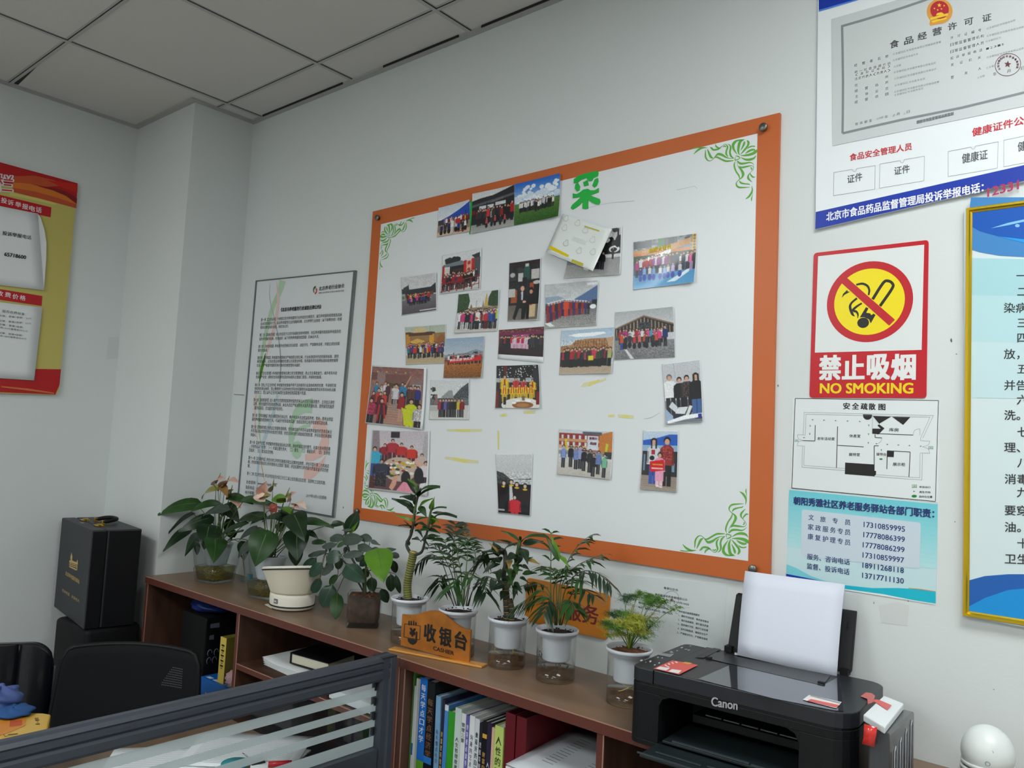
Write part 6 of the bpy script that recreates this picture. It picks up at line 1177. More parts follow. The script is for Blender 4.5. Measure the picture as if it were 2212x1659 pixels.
for k,(pts,yt,m_,n,w_) in enumerate([([(720,955),(702,600),(706,320),(710,120)],.0,L_md,5,.007),([(760,955),(782,620),(850,400),(950,240),(1062,150)],.03,L_md,9,.010),([(780,955),(830,650),(950,490),(1100,480),(1235,585)],-.03,L_dk,11,.009),([(800,955),(870,720),(960,630),(1095,690)],-.05,L_dk,10,.009),([(740,955),(700,720),(600,640),(480,730),(378,795)],-.06,L_md,12,.008),([(740,955),(690,660),(560,570),(460,600)],.04,L_md,10,.008),([(750,955),(745,800),(690,750),(640,850)],-.09,L_dk,9,.010),([(790,955),(810,800),(870,730),(925,810)],-.09,L_md,9,.010),([(780,955),(805,600),(930,430),(1165,320)],.04,L_md,9,.010),([(760,955),(752,600),(705,460),(618,425)],.02,L_md,8,.010),([(790,955),(820,680),(900,540),(1000,560)],-.04,L_md,9,.009),([(740,955),(730,640),(800,480),(860,440)],-.02,L_md,8,.010),([(760,955),(720,760),(640,700),(500,760)],-.05,L_md,10,.008)]):
    frond(t,pts,p4,4.147,y,yt,n,.050,rs,m_,wd=w_)
B=hp(p4,(780,370),y-.01); leaf(t,B,hp(p4,(700,120),y-.02),.016,'lance',mt=L_br,arch=.05,roll=.2); leaf(t,hp(p4,(775,370),y-.02),hp(p4,(655,140),y-.03),.013,'lance',mt=L_md,arch=.05); leaf(t,hp(p4,(790,330),y-.03),hp(p4,(875,445),y-.05),.013,'lance',mt=L_br)
# ---------------- asparagus fern
x,y=1.843,-.150; p5=lambda x,y:(1260+x/5.026,1230+y/5.026)
t=thing('asparagus_fern','feathery yellow-green asparagus fern in the cup beside the printer','plant',(x,y,ZS),'plants in clear cups'); cup(t,x,y,seed=5,soil=M_soil2)
F_g=K('fern needle green',92,136,52); F_y=K('fern needle yellow green',176,178,70); F_d=K('fern needle dark green',48,92,50); F_t=K('dry tan fern',190,166,118)
rs=random.Random(33); base=Vector((x,y,ZS+.118))
def plume(tip,m_,n,r,spread,lo=.42,bulge=.02):
    tip=Vector(tip); mid=base.lerp(tip,.55)+Vector((rs.uniform(-bulge,bulge),rs.uniform(-bulge,bulge),.02)); C=[Vector(q) for q in smooth_pts([base,mid,tip],8)]
    mb=MB().m(F_y if m_ is F_y else F_g,True).tube(C,[.0009*(1-.5*i/len(C)) for i in range(len(C))],4); mb.m(m_)
    for k in range(int(n*1.15)):
        f=rs.uniform(lo,1)**.8; i=min(int(f*(len(C)-1)),len(C)-2); p=C[i]; d=Vector((rs.uniform(-1,1),rs.uniform(-.7,.7),rs.uniform(-.35,.25)))*spread*(1.15-.5*abs(f-.7))
        q=p+d; q.y=min(q.y,-.01); s_=Vector((0,0,1)).cross(d).normalized()*.0005; mb.add([p-s_,p+s_,q+s_*.3],[(0,1,2)])
        for j in range(3):
            a=p.lerp(q,.35+.2*j); e=a+Vector((rs.uniform(-1,1),rs.uniform(-1,1),rs.uniform(-.4,.6)))*r; e.y=min(e.y,-.01); s_=Vector((.0004,0,.0003)); mb.add([a-s_,a+s_,e],[(0,1,2)])
    return mb.build('feathery_plume',t)
for q,yo,m_,n in (((260,560),-.03,F_y,150),((300,480),.0,F_d,150),((230,640),-.02,F_y,110),((360,450),.03,F_g,140),((450,470),-.04,F_g,160),((520,500),.02,F_g,140),((600,500),-.05,F_y,160),((660,560),0,F_g,140),((720,620),.03,F_g,110),((560,600),-.07,F_y,150),((440,620),-.08,F_g,150),((650,680),-.06,F_y,110),((340,640),-.06,F_g,120),((250,720),-.03,F_g,90),((740,690),0,F_g,90),((330,730),-.06,F_y,90),((690,750),-.05,F_g,90),((230,580),-.05,F_d,120),((400,560),-.08,F_y,130),((620,590),-.08,F_y,130),((500,640),-.09,F_y,120),((740,560),-.02,F_g,80)):
    plume(hp(p5,q,y+yo),m_,n,.011,.030)
for q,yo,m_,n in (((620,235),.03,F_g,150),((720,260),.0,F_g,170),((830,290),-.02,F_g,150),((900,330),.04,F_g,110),((520,270),.02,F_d,110),((430,270),.05,F_d,60),((1050,400),0,F_g,60),((740,330),-.03,F_g,120)): plume(hp(p5,q,y+yo),m_,n,.010,.022,.66,bulge=.01)
for q in ((780,470),(820,520),(540,380),(480,430)): plume(hp(p5,q,y+.02),F_t,30,.008,.016)
# ================================================================ PRINTER
PO=Vector((1.969,-.350,ZS)); PX=Vector((math.cos(.061),math.sin(.061),0)); PY=Vector((-PX.y,PX.x,0)); PW,PD,PH=.420,.264,.148
Lp=lambda x,y,z:PO+PX*x+PY*y+Vector((0,0,z))
FP=Plane(PO,PX,(0,0,1))
t=thing('printer','black multifunction printer with paper in its rear tray','printer',PO)
pbk=mat('printer black',(12,13,15),.5,spec=.35,bump=.12,bscale=500); pgy=mat('printer charcoal top',(34,36,40),.36,bump=.08,bscale=500); pgl=mat('glossy lid insert',(48,52,58),.08,coat=.6); pdk=mat('black recess',(12,13,14),.6)
def rpoly(x0,x1,y0,y1,r,n=5,ra=None):
    out=[]; R=ra or (r,r,r,r)
    for (cx,cy,a,r_) in ((x1-R[0],y1-R[0],0,R[0]),(x0+R[1],y1-R[1],PI/2,R[1]),(x0+R[2],y0+R[2],PI,R[2]),(x1-R[3],y0+R[3],1.5*PI,R[3])):
        for k in range(n+1): q=a+PI/2*k/n; out.append((cx+r_*math.cos(q),cy+r_*math.sin(q)))
    return out
def pris(mb,pts,z0,z1): return mb.prism([Lp(x,y,z0) for x,y in pts],(0,0,z1-z0))
def loc(u,v): p=FP.px(u,v)-PO; return p.dot(PX),p.z
xa,za=loc(1424,1500); xb,zb=loc(1726,1582); zt=(za+zb)/2
body=rpoly(0,PW,0,PD,.02,5,(.03,.02,.02,.045))
# U shaped plan around the paper output opening
U=[(xa,0)]+[p for p in rpoly(0,PW,0,PD,.02,5,(.03,.02,.02,.045))[12:18]][::-1]
L_=rpoly(0,xa,0,.17,.002,5,(.001,.001,.02,.001)); R_=rpoly(xb,PW,0,.17,.002,5,(.001,.001,.001,.045))
mb=MB().m(pbk)
pris(mb,body,0,.010); pris(mb,L_,.010,zt); pris(mb,R_,.010,zt); pris(mb,[(0,.1701),(PW,.1701),(PW,PD-.03),(PW-.01,PD-.01),(PW-.03,PD),(.02,PD),(.006,PD-.006),(0,PD-.02)],.010,zt); pris(mb,body,zt,.116)
fixn(mb.build('body',t,bevel=.0015))
# sloped fillets inside the opening corners
mb=MB().m(pbk).prism([Lp(xa,.0,zt),Lp(xa+.022,.0,zt),Lp(xa+.007,.0,zt-.006),Lp(xa,.0,zt-.02)],PY*.168).prism([Lp(xb,.0,zt),Lp(xb-.022,.0,zt),Lp(xb-.007,.0,zt-.006),Lp(xb,.0,zt-.02)],PY*.168); fixn(mb.build('opening_fillet',t))
MB().m(pdk).prism([Lp(xa,.165,.01),Lp(xb,.165,.01),Lp(xb,.165,zt),Lp(xa,.165,zt)],PY*.004).build('recess_back',t)
# roller rail and output trays inside
gln=mat('roller rail grey',(120,124,126),.3)
mb=MB().m(gln)
for k in range(6): mb.obox(Lp(xa+.055+k*.037,.10,.052),PX*.032,PY*.003,Vector((0,0,.0016)))
mb.build('roller_rail',t); MB().m(pdk).obox(Lp(xa+.03,.095,.036),PX*.25,PY*.06,Vector((0,0,.014))).build('paper_guide',t)
tg=mat('dark green grey tray plastic',(26,34,36),.4)
fixn(MB().m(tg).obox(Lp(xa+.01,.0,.014),PX*(xb-xa-.02),PY*.12,Vector((0,0,.005))).obox(Lp(xa+.0,-.075,.006),PX*.24,PY*.075,Vector((0,0,.005))).build('output_tray',t,bevel=.001))
mb=MB().m(mat('tray edge grey',(56,64,68),.35)); mb.obox(Lp(xa+.03,.0,.020),PX*.15,PY*.004,Vector((0,0,.003))).obox(Lp(xa+.185,-.004,.020),PX*.09,PY*.004,Vector((0,0,.003))).obox(Lp(xa+.02,-.05,.012),PX*.09,PY*.003,Vector((0,0,.002))).obox(Lp(xa+.12,-.045,.012),PX*.10,PY*.003,Vector((0,0,.002))).obox(Lp(xa-.005,-.076,.012),PX*.12,PY*.004,Vector((0,0,.002))); mb.build('tray_rib',t)
# scanner unit
mb=MB().m(pdk); pris(mb,rpoly(.003,PW-.003,.003,PD-.004,.02,5,(.03,.02,.018,.043)),.116,.1190); mb.build('shadow_gap',t)
lidp=rpoly(.050,PW,.001,PD-.004,.02,5,(.035,.004,.002,.045)); mb=MB().m(pgy); pris(mb,lidp,.1190,.1465); fixn(mb.build('scanner_lid',t,bevel=.003))
cpp=rpoly(0,.048,.001,PD-.004,.02,5,(.004,.018,.018,.001)); mb=MB().m(pgy); pris(mb,cpp,.1190,.1445); fixn(mb.build('control_panel',t,bevel=.003))
zt2=ZS+.1471; TPx=lambda u,v,d=0:hit(u,v,2,zt2+d)
e6=lambda x,y:(1340+x/3.568,1220+y/3.568)
def tp(mb,pts,d=.0004): return mb.poly([TPx(*e6(*p),d) for p in pts])
tp(MB().m(pgl),[(598,880),(850,770),(1000,800),(1560,930),(1690,860),(1720,1130),(1640,1120),(1180,1030)]).build('glossy_lid_insert',t)
tp(MB().m(mat('lid ridge',(34,35,38),.4)),[(570,710),(720,640),(780,650),(640,718)],.0012).build('lid_ridge',t)
mb=MB().m(pdk)
for q in ((655,722),(1520,915)): 
    c_=TPx(*e6(*q)); mb.obox(c_,PX*.012,PY*.008,Vector((0,0,.004)))
mb.build('rubber_stop',t)
# rear feeder well
mb=MB().m(mat('feeder slope plastic',(46,48,52),.35)); tp(mb,[(735,672),(1620,852),(1560,930),(1000,800),(660,718)],.0008).build('feeder_cover',t)
# control panel icons
ic_=K('panel icon pale',176,178,182); mb=MB().m(ic_)
for x_,y_,w_,h_ in ((150,735,26,10),(190,750,14,4),(222,742,20,12),(282,712,16,8),(316,716,14,8),(255,770,20,7),(290,755,20,7),(378,668,30,5),(376,678,38,4),(376,690,38,4),(412,632,14,8),(430,660,16,6),(462,636,24,8),(474,616,10,6),(492,650,30,4),(515,656,26,6),(532,624,16,5),(566,614,34,5)): mb.poly([TPx(*e6(x_+a,y_+b),-.0022) for a,b in ((0,h_*.2),(w_*.6,-h_*.5),(w_,h_*.1),(w_*.4,h_))])
mb.build('panel_icons',t,kind='stuff')
tp(MB().m(K('panel display grey',120,124,128,rough=.2)),[(286,694),(322,680),(410,692),(384,712)],-.0020).build('display',t)
tp(MB().m(K('orange led',220,110,70)),[(326,664),(334,660),(338,666),(330,670)],-.0016).build('indicator_lamp',t)
mb=MB().m(K('sticker salmon red',206,82,74,rough=.4)); tp(mb,[(255,800),(402,736),(600,772),(452,846)],.0014); mb.m(K('sticker white',214,210,208)); tp(mb,[(272,800),(306,784),(384,796),(352,816)],.0018); tp(mb,[(366,822),(398,804),(474,814),(446,838)],.0018)
for a in ((340,772,20),(366,762,20),(392,754,22),(420,748,24),(352,782,30)): tp(mb,[(a[0],a[1]),(a[0]+8,a[1]-4),(a[0]+a[2],a[1]+6),(a[0]+a[2]-8,a[1]+10)],.0018)
mb.m(K('sticker gold',214,150,70)); tp(mb,[(470,758),(500,748),(556,758),(526,768)],.0018); mb.build('red_sticker',t)
mb=MB().m(K('sticker white',214,210,208)); tp(mb,[(1405,1040),(1455,1002),(1707,1058),(1664,1106)],.0014); mb.m(K('sticker salmon red',206,82,74)); tp(mb,[(1440,1048),(1470,1034),(1690,1082),(1662,1100)],.0018); mb.m(K('sticker grey print',150,150,154)); tp(mb,[(1460,1010),(1470,1004),(1700,1060),(1690,1068)],.0018); mb.build('white_sticker',t)
MB().m(mat('silver logo',(176,178,180),.35,metal=.3)).ptext(FP,'Canon',(1537,1524),(1593,1533.5),19,.0008,.022,4).build('logo_lettering',t)
# rear support
def Q(u,v,y): return hit(u,v,1,y)
def yb(u): return -.088+.02*(u-1600)/220
mb=MB().m(pbk)
A=[Q(*e6(820,672),yb(1570)-.0),Q(*e6(890,228),yb(1570)+.035),Q(*e6(1815,372),yb(1848)+.035),Q(*e6(1775,842),yb(1840))]
mb.prism(A,Vector((0,.012,.003))); fixn(mb.build('rear_support',t,bevel=.002))
MB().m(pdk).prism([Q(*e6(x_,y_),yb(1570)+.02) for x_,y_ in ((925,290),(933,290),(928,345),(919,345))],Vector((0,-.001,0))).prism([Q(*e6(x_,y_),yb(1840)+.02) for x_,y_ in ((1748,430),(1756,432),(1752,490),(1744,488))],Vector((0,-.001,0))).build('support_slot',t)
mb=MB().m(pbk)
for q,yy in (((800,670),-.1),((1690,850),-.075)): c_=Q(*e6(*q),yy); mb.obox(c_,PX*.016,PY*.02,Vector((0,0,.013)))
mb.m(K('white guide tab',206,206,206)).obox(Q(*e6(880,693),-.105),PX*.007,PY*.004,Vector((0,0,.004))); mb.build('paper_width_guide',t)
mb=MB().m(mat('plain copier paper',(206,210,222),.8),True); W4=[Q(1610,1233.5,-.062),Q(1825,1262.5,-.04),Q(1807.5,1464,-.088),Q(1593,1415,-.112)]
mb.grid(lambda s,v_:(W4[0]*(1-s)+W4[1]*s)*(1-v_)+(W4[3]*(1-s)+W4[2]*s)*v_+Vector((0,-.004*math.sin(PI*v_),0)),6,6).build('blank_paper_stack',None,None,'stack of blank white paper standing in the printer rear tray','paper',solid=.003)
# ---- ink tank box with white foam block and red tape
t=thing('ink_tank_box','smoke-clear ribbed ink tank box beside the printer','ink tank',(2.43,-.2,ZS))
sm=glassmat('smoky clear plastic',(150,154,158),.16,.1)
B1=[Vector((2.418,-.343,ZS)),Vector((2.450,-.343,ZS)),Vector((2.450,-.185,ZS)),Vector((2.405,-.185,ZS))]
MB().m(sm).hexa(B1,[p+Vector((0,0,.140)) for p in B1]).build('tank',t,bevel=.003)
B2=[Vector((2.4185,-.341,ZS+.003)),Vector((2.436,-.341,ZS+.003)),Vector((2.436,-.187,ZS+.003)),Vector((2.406,-.187,ZS+.003))]; MB().m(mat('black ink',(14,14,16),.3)).hexa(B2,[p+Vector((0,0,.135)) for p in B2]).build('ink',t)
mb=MB().m(mat('clear rib',(150,154,158),.2),True)
for k in range(4): y_=-.315+k*.034; mb.tube([(2.4512,y_,ZS+.002),(2.4512,y_,ZS+.105+.006*k),(2.4512,y_+.006,ZS+.112+.006*k),(2.4512,y_+.012,ZS+.105+.006*k),(2.4512,y_+.012,ZS+.002)],.0012,5)
mb.build('rib',t)
fz=1.252; FB=[hit(u,v,2,fz) for u,v in ((1911.5,1571),(1952.7,1519),(1909,1502),(1865,1543))]
fo=MB().m(mat('white foam',(212,216,218),.8,bump=.2,bscale=200)).hexa([p-Vector((0,0,.0115)) for p in FB],FB).build('foam_block',None,None,'white foam block taped on top of the ink tank box','foam block',bevel=.002); fixn(fo)
rt_=mat('red packing tape',(206,50,44),.2,coat=.5); c9=lambda x,y:(1840+x/5.946,1460+y/5.946)
T9=lambda x,y,d:hit(*c9(x,y),2,fz+d)
MB().m(rt_,True).add([T9(290,330,.0012),T9(345,305,.0012),T9(512,375,.0012),T9(458,441,.0012),T9(205,365,.004),T9(285,300,.004)],[(0,1,2,3),(4,5,1,0)]).add([T9(112,262,-.004),T9(180,212,-.004),T9(255,222,-.004),T9(300,255,-.004),T9(285,300,.002),T9(205,365,.002),T9(200,295,-.003)],[(0,1,2,3,4,6),(4,5,6)]).build('red_tape',fo)
HP=lambda x,y:hit(*c9(x,y),1,-.352)
MB().m(rt_,True).add([HP(160,618),HP(325,662),HP(312,780),HP(152,760),HP(150,800),HP(305,800),HP(290,918),HP(130,872)],[(0,1,2,3),(3,2,5,4),(4,5,6,7)]).build('hanging_red_tape',fo,solid=.0006)
# ---- white dome device
t=thing('dome_camera','white round-headed camera on a ringed base, bottom right corner','camera',(2.552,-.12,ZS))
wp=mat('glossy white plastic',(214,218,216),.3); wp2=mat('white plastic seam',(150,156,152),.5); c=Vector((2.552,-.12,1.182)); 
R_=.0415
prof=[(0,R_*1.12)]+[(R_*math.sin(a),R_*(1.12 if math.cos(a)>0 else 1)*math.cos(a)) for a in [PI*k/24 for k in range(1,17)]]
MB().m(wp,True).lathe(prof[::-1],c,40).build('camera_head',t)
for z_,r_ in ((-.018,.0405),(-.027,.042),(-.036,.043)): MB().m(wp,True).lathe([(r_-.003,z_-.003),(r_,z_-.003),(r_+.0008,z_),(r_,z_+.0026),(r_-.003,z_+.0026)],c,40).build('collar_ring',t)
MB().m(wp2,True).lathe([(.036,-.05),(.037,-.016)],c,32).build('neck',t)
MB().m(wp,True).lathe([(0,ZS-c.z+.0005),(.040,ZS-c.z+.0005),(.042,ZS-c.z+.004),(.041,-.046),(.037,-.042)],c,40).build('base',t)
n_=Vector((.92,-.05,.42)).normalized(); a_=n_.orthogonal().normalized(); b_=n_.cross(a_)
sp_=[p for p in [c+n_*.0200+(a_*math.cos(q)+b_*math.sin(q))*.0366 for q in [2*PI*k/64 for k in range(64)]] if p.z>c.z+.012 and p.y<c.y+.03]; sp_.sort(key=lambda p:p.x-p.y-p.z)
MB().m(wp2,True).tube(sp_,.0005,5).build('lens_seam',t)
d_=(CAM-c); d_.normalize(); q_=(d_+Vector((0,0,-.42))).normalized(); MB().m(wp,True).lathe([(0,.0018),(.0028,.0014),(.0036,0)][::-1],(0,0,0),16)
bt=MB().m(wp2,True); e1=q_.orthogonal().normalized(); e2_=q_.cross(e1)
bt.tube([c+q_*(R_+.0002)+(e1*math.cos(k*PI/8)+e2_*math.sin(k*PI/8))*.0035 for k in range(17)],.0006,5).build('button',t)

# ================================================================ CREAM HAT, SPONGE, CLIP, SIGNS ON THE CABINET
t=thing('cream_hat','cream structured hat with black piping and small black label','hat',(.574,-.184,ZS))
hc=mat('cream canvas',(214,206,186),.85,bump=.15,bscale=350,sheen=.2); hc2=mat('light cream canvas',(224,220,206),.85,bump=.15,bscale=350); hb=K('black piping',26,24,26)
cx_,cy_=.579,-.184
def hat(u,r,z,fl=0,tilt=0):
    a=2*PI*u; k=1+fl*(.06*math.cos(a-.2)); return Vector((cx_-fl*.004+r*k*math.cos(a),cy_-fl*.003+r*k*math.sin(a)*.9,ZS+z+tilt*(2.2*math.cos(a+.61)+.5*math.cos(a-.7))))
def hsurf(prof,mt,name,n=40,**k):
    def f(u,v):
        i=v*(len(prof)-1); j=min(int(i),len(prof)-2); q=i-j; A=[prof[j][m]*(1-q)+prof[j+1][m]*q for m in range(4)]; return hat(u,*A)
    return MB().m(mt,True).grid(f,n,(len(prof)-1)*2,True).build(name,t,**k)
hsurf([(.001,.001,0,0),(.060,.001,0,0),(.073,.004,0,0),(.0765,.014,0,0)],hc2,'crown_base')
hsurf([(.0765,.0142,0,0),(.0775,.034,0,0),(.0765,.050,0,0),(.0745,.0525,0,0)],hc2,'crown_band')
hsurf([(.0745,.0520,0,0),(.0800,.066,.2,.001),(.0895,.090,.6,.004),(.0985,.111,.9,.007),(.106,.125,1,.008)],hc,'brim',solid=.0022)
hsurf([(.1062,.1252,1,.008),(.1085,.1265,1,.008),(.1085,.1315,1,.008),(.1055,.1335,1,.008)],hc2,'brim_edge',solid=.0015)
for r_,z_,fl,ti in ((.0772,.0142,0,0),(.1080,.1250,1,.008),(.0752,.0522,0,0)):
    MB().m(hb if z_!=.0522 else hc,True).tube([hat(k/48,r_,z_,fl,ti) for k in range(49)],.0023 if z_!=.0522 else .0012,6).build('piping' if z_!=.0522 else 'seam',t)
hn=Vector((1.05,-.8,0)).normalized()
a0=-1.43
lb_=MB().m(hb); V=[]
def onb(da,z,e=.0008): q=a0+da; return Vector((cx_+(.0785+e)*math.cos(q),cy_+(.0785+e)*math.sin(q)*.9,ZS+z))
lb_.add([onb(a,z) for z in (.024,.038) for a in (-.11,-.04,.04,.11)],[(0,1,5,4),(1,2,6,5),(2,3,7,6)]).build('label',t)
MB().m(K('label white',220,220,220)).add([onb(a,z,.0016) for z in (.0265,.0355) for a in (-.095,-.03,.03,.095)],[(0,1,5,4),(1,2,6,5),(2,3,7,6)]).build('label_border',t)
MB().m(hb).add([onb(a,z,.0020) for z in (.0275,.0345) for a in (-.088,-.03,.03,.088)],[(0,1,5,4),(1,2,6,5),(2,3,7,6)]).build('label_field',t)
MB().m(K('label white',220,220,220)).add([onb(a,z,.0024) for z in (.0292,.0328) for a in (-.066,-.02,.02,.066)],[(0,1,5,4),(1,2,6,5),(2,3,7,6)]).build('label_lettering',t)
# folded paper beneath the hat
P6=[hit(*p1(*q),2,ZS+.002) for q in ((1230,1495),(1275,1488),(1360,1522),(1300,1535))]
MB().m(K('pale yellow paper',220,220,196)).prism([P6[0],P6[3],P6[2],P6[1]],Vector((0,0,.002))).build('folded_note',None,None,'small folded pale note sticking out under the cream hat','note')
tl_=K('teal plastic',30,120,140,rough=.3); o=MB().m(tl_)
q=[hit(*p1(*s_),2,ZS+.001) for s_ in ((975,1240),(1040,1225),(1110,1265),(1085,1280))]; o.prism(q[::-1],Vector((0,0,.002)))
b=hit(*p1(1035,1250),2,ZS+.002); o.obox(b,(.026,.006,0),(0,.003,0),(0,0,.030)); fixn(o.build('teal_holder',None,None,'small teal plastic holder standing between the two anthurium vases','holder'))
# ---- cashier sign
SO=Vector((1.1868,-.2637,ZS)); SX=(Vector((1.4239,-.2023,ZS))-SO).normalized(); SP=Plane(SO+Vector((0,0,0)),SX,(0,0,1))
gp=mat('brushed gold board',(168,102,36),.38,metal=.35,var=.18,vscale=30); gp2=mat('gold board edge',(214,150,70),.4,metal=.3)
t=thing('cashier_sign','gold arched cashier desk sign with black characters','sign',SO)
out=[(180,1440),(186,1300),(193,1183)]+[tuple(q) for q in smooth_pts([(193,1183),(250,1188),(310,1184),(370,1166),(430,1152),(490,1158),(540,1182),(600,1228),(650,1268),(700,1298),(765,1314)],3)][1:]+[(757,1450),(750,1590)]
mb=MB().m(gp); pts=[SP.px(*p3(x_,y_),.003) for x_,y_ in out]; mb.prism(pts,-SP.N*.006); fixn(mb.build('sign_board',t))
bz=SO-SP.N*.0; mb=MB().m(gp2); mb.obox(SO-SX*.018-SP.N*.016+Vector((0,0,.0005)),SX*.285,SP.N*.032,Vector((0,0,.005))); fixn(mb.build('sign_base',t,bevel=.001))
mb=MB().m(nblk)
for ch,a in zip('收银台',((375,1408,468,1412,142),(500,1445,598,1450,150),(630,1468,727,1478,142))): mb.ptext(SP,ch,p3(a[0],a[1]-12),p3(a[2],a[3]+10),a[4]/3.859,.0036,.035,2,em=False)
mb.ptext(SP,'CASHIER',p3(452,1480),p3(624,1524),8.5,.0036,.02,2)
def sq(pts,d=.0036): mb.poly([SP.px(*p3(*q),d) for q in pts])
for a,b_ in (((215,1262),(345,1280)),((345,1280),(340,1395)),((340,1395),(208,1372)),((208,1372),(215,1262))): 
    A=np.array(a,float);B_=np.array(b_,float); n_=np.array((-(B_-A)[1],(B_-A)[0])); n_=n_/np.linalg.norm(n_)*2.4; sq([A+n_,B_+n_,B_-n_,A-n_])
for x_ in (246,264,284,303): sq([(x_,1240 if x_<300 else 1248),(x_+10,1234 if x_<300 else 1246),(x_+13,1276),(x_,1272)])
sq([(237,1382),(320,1396),(318,1410),(306,1428),(285,1438),(262,1430),(244,1410)]); sq([(308,1325),(322,1328),(318,1396),(303,1390)]); mb.ptext(SP,'¥',p3(258,1362),p3(300,1368),17,.0038,.06,1,em=False)
mb.build('sign_lettering',t)
# ---- orange plaque leaning on the wall
qq=rquad([(1140.6,1247),(1320,1284),(1314,1382),(1136,1340)],9)
o=fixn(MB().m(mat('amber plaque',(196,120,30),.3,coat=.3)).pslab(WB,qq,.0008,.0058).build('service_plaque',None,None,'amber rounded plaque with dark red characters behind the palm','plaque'))
MB().m(K('plaque dark red',110,34,40)).ptext(WB,'服务',p4(846,905),p4(1138,962),43,.0062,.02,2).build('lettering',o)

# ================================================================ GREY PARTITION
pm=mat('slate grey metal',(66,71,80),.36,metal=.2); pm2=mat('slate grey metal dark',(44,48,56),.4,metal=.2)
t=thing('desk_partition','slate grey desk partition with striped frosted glass','partition',(1.25,-.34,0))
xp=1.25; y1_,y0_=-.342,-2.6
# top rail : a moulded profile swept along y
pr=[(.017,1.060),(.020,1.066),(.020,1.080),(.014,1.086),(.021,1.092),(.021,1.100),(.016,1.1035),(.020,1.108),(.016,1.1155),(.006,1.1185),(-.006,1.1185),(-.016,1.1155),(-.020,1.108),(-.016,1.1035),(-.021,1.100),(-.021,1.092),(-.014,1.086),(-.020,1.080),(-.020,1.066),(-.017,1.060)]
mb=MB().m(pm,False); n=len(pr); mb.add([(xp+a,y0_,z) for a,z in pr]+[(xp+a,y1_-.0,z) for a,z in pr],[(i,(i+1)%n,(i+1)%n+n,i+n) for i in range(n)]+[tuple(range(n)),tuple(range(n,2*n))[::-1]]); fixn(mb.build('top_rail',t))
pr2=[(-.022,-.040),(-.022,-.026),(-.017,-.022),(-.022,-.016),(-.022,0),(-.012,.003),(.012,.003),(.022,0),(.022,-.016),(.017,-.022),(.022,-.026),(.022,-.040),(.010,-.043),(-.010,-.043)]
mb=MB().m(pm); fixn(mb.prism([(xp+a,y1_+b+.001,0) for a,b in pr2],(0,0,1.1145)).build('end_post',t))
MB().m(pm2).box(xp-.021,xp+.021,y1_-.044,y1_+.002,1.1146,1.118).build('post_cap',t)
MB().m(pm).box(xp-.019,xp+.019,y0_,y1_-.044,.832,.894).build('bottom_rail',t); MB().m(mat('grey fabric panel',(70,78,84),.9,bump=.4,bscale=600)).box(xp-.013,xp+.013,y0_,y1_-.044,.05,.832).build('lower_panel',t)
G_part=glassmat('partition clear glass',(246,250,250),.01); fr=bpy.data.materials.new('frosted stripe'); fr.use_nodes=True
_n=fr.node_tree; _b=_n.nodes['Principled BSDF']; _b.inputs['Base Color'].default_value=rgb(176,188,190); _b.inputs['Roughness'].default_value=.6; _b.inputs['Alpha'].default_value=.86
MB().m(G_part).add([(xp,y0_,.894),(xp,y1_-.043,.894),(xp,y1_-.043,1.060),(xp,y0_,1.060)],[(0,1,2,3)]).build('glass_pane',t)
for a,b in ((1.0565,1.0605),(1.0205,1.0425),(.9835,1.0015),(.945,.9635),(.896,.9225)): MB().m(fr).add([(xp+.0015,y0_,a),(xp+.0015,y1_-.043,a),(xp+.0015,y1_-.043,b),(xp+.0015,y0_,b)],[(0,1,2,3)]).build('frosted_stripe',t)
for z_ in (1.035,.998,.962,.925): MB().m(K('black rubber clip',20,22,24)).box(xp-.004,xp+.004,y1_-.050,y1_-.044,z_,z_+.018).build('glazing_clip',t)
# ---- desk and what lies on it, seen over and through the partition
t=thing('office_desk','brown office desk behind the partition, covered with papers','desk',(.85,-1.2,0))
MB().m(W_top).box(.46,1.226,-2.5,-.318,.725,.750).build('desktop',t); MB().m(W_edge).box(.4585,.46,-2.5,-.318,.725,.7502).build('edge_band',t)
for x_ in (.48,1.18):
    for y_ in (-2.45,-.36): MB().m(pm2).box(x_,x_+.035,y_-.035,y_,0,.725).build('leg',t)
DK_=.7502
def dsheet(cx,cy,w_,h_,rot,z,label,lines=0,lift=0,n=1,tm=None):
    c_,s_=math.cos(rot),math.sin(rot); f=lambda a,b:Vector((cx+(a-.5)*w_*c_-(b-.5)*h_*s_,cy+(a-.5)*w_*s_+(b-.5)*h_*c_,z+n*.0008+lift*a*a))
    o=MB().m(tm or mat('bright office paper',(236,238,240),.7),True).grid(f,5,5).build('paper_sheet',None,None,label,'paper sheet','papers on the desk',solid=.0006*n)
    if lines:
        mb=MB().m(K('ruled line grey',120,128,140))
        for k in range(lines): b=.08+.84*k/lines; mb.add([f(.08,b)+Vector((0,0,.0012+.0004*n)),f(.92,b)+Vector((0,0,.0012+.0004*n)),f(.92,b+.005)+Vector((0,0,.0012+.0004*n)),f(.08,b+.005)+Vector((0,0,.0012+.0004*n))],[(0,1,2,3)])
        mb.build('printed_line',o,kind='stuff')
dsheet(.78,-.44,.32,.24,.72,DK_+.016,'ruled sheet on top of the paper pile behind the glass',20,.0,3)
dsheet(.80,-.47,.30,.24,.45,DK_,'large white sheet under the ruled sheet',0,0,10)
dsheet(.66,-.62,.30,.21,.95,DK_,'white sheet with table print left of the pile',14,.0,1)
dsheet(.88,-.64,.30,.21,.3,DK_+.003,'white sheet in front of the paper pile, partly ruled',12,0,2)
dsheet(.72,-.86,.30,.21,1.2,DK_,'lined white sheet near the yellow pack',16,0,1)
dsheet(1.02,-.42,.21,.15,.2,DK_+.002,'small white note close to the partition post',0,0,2)
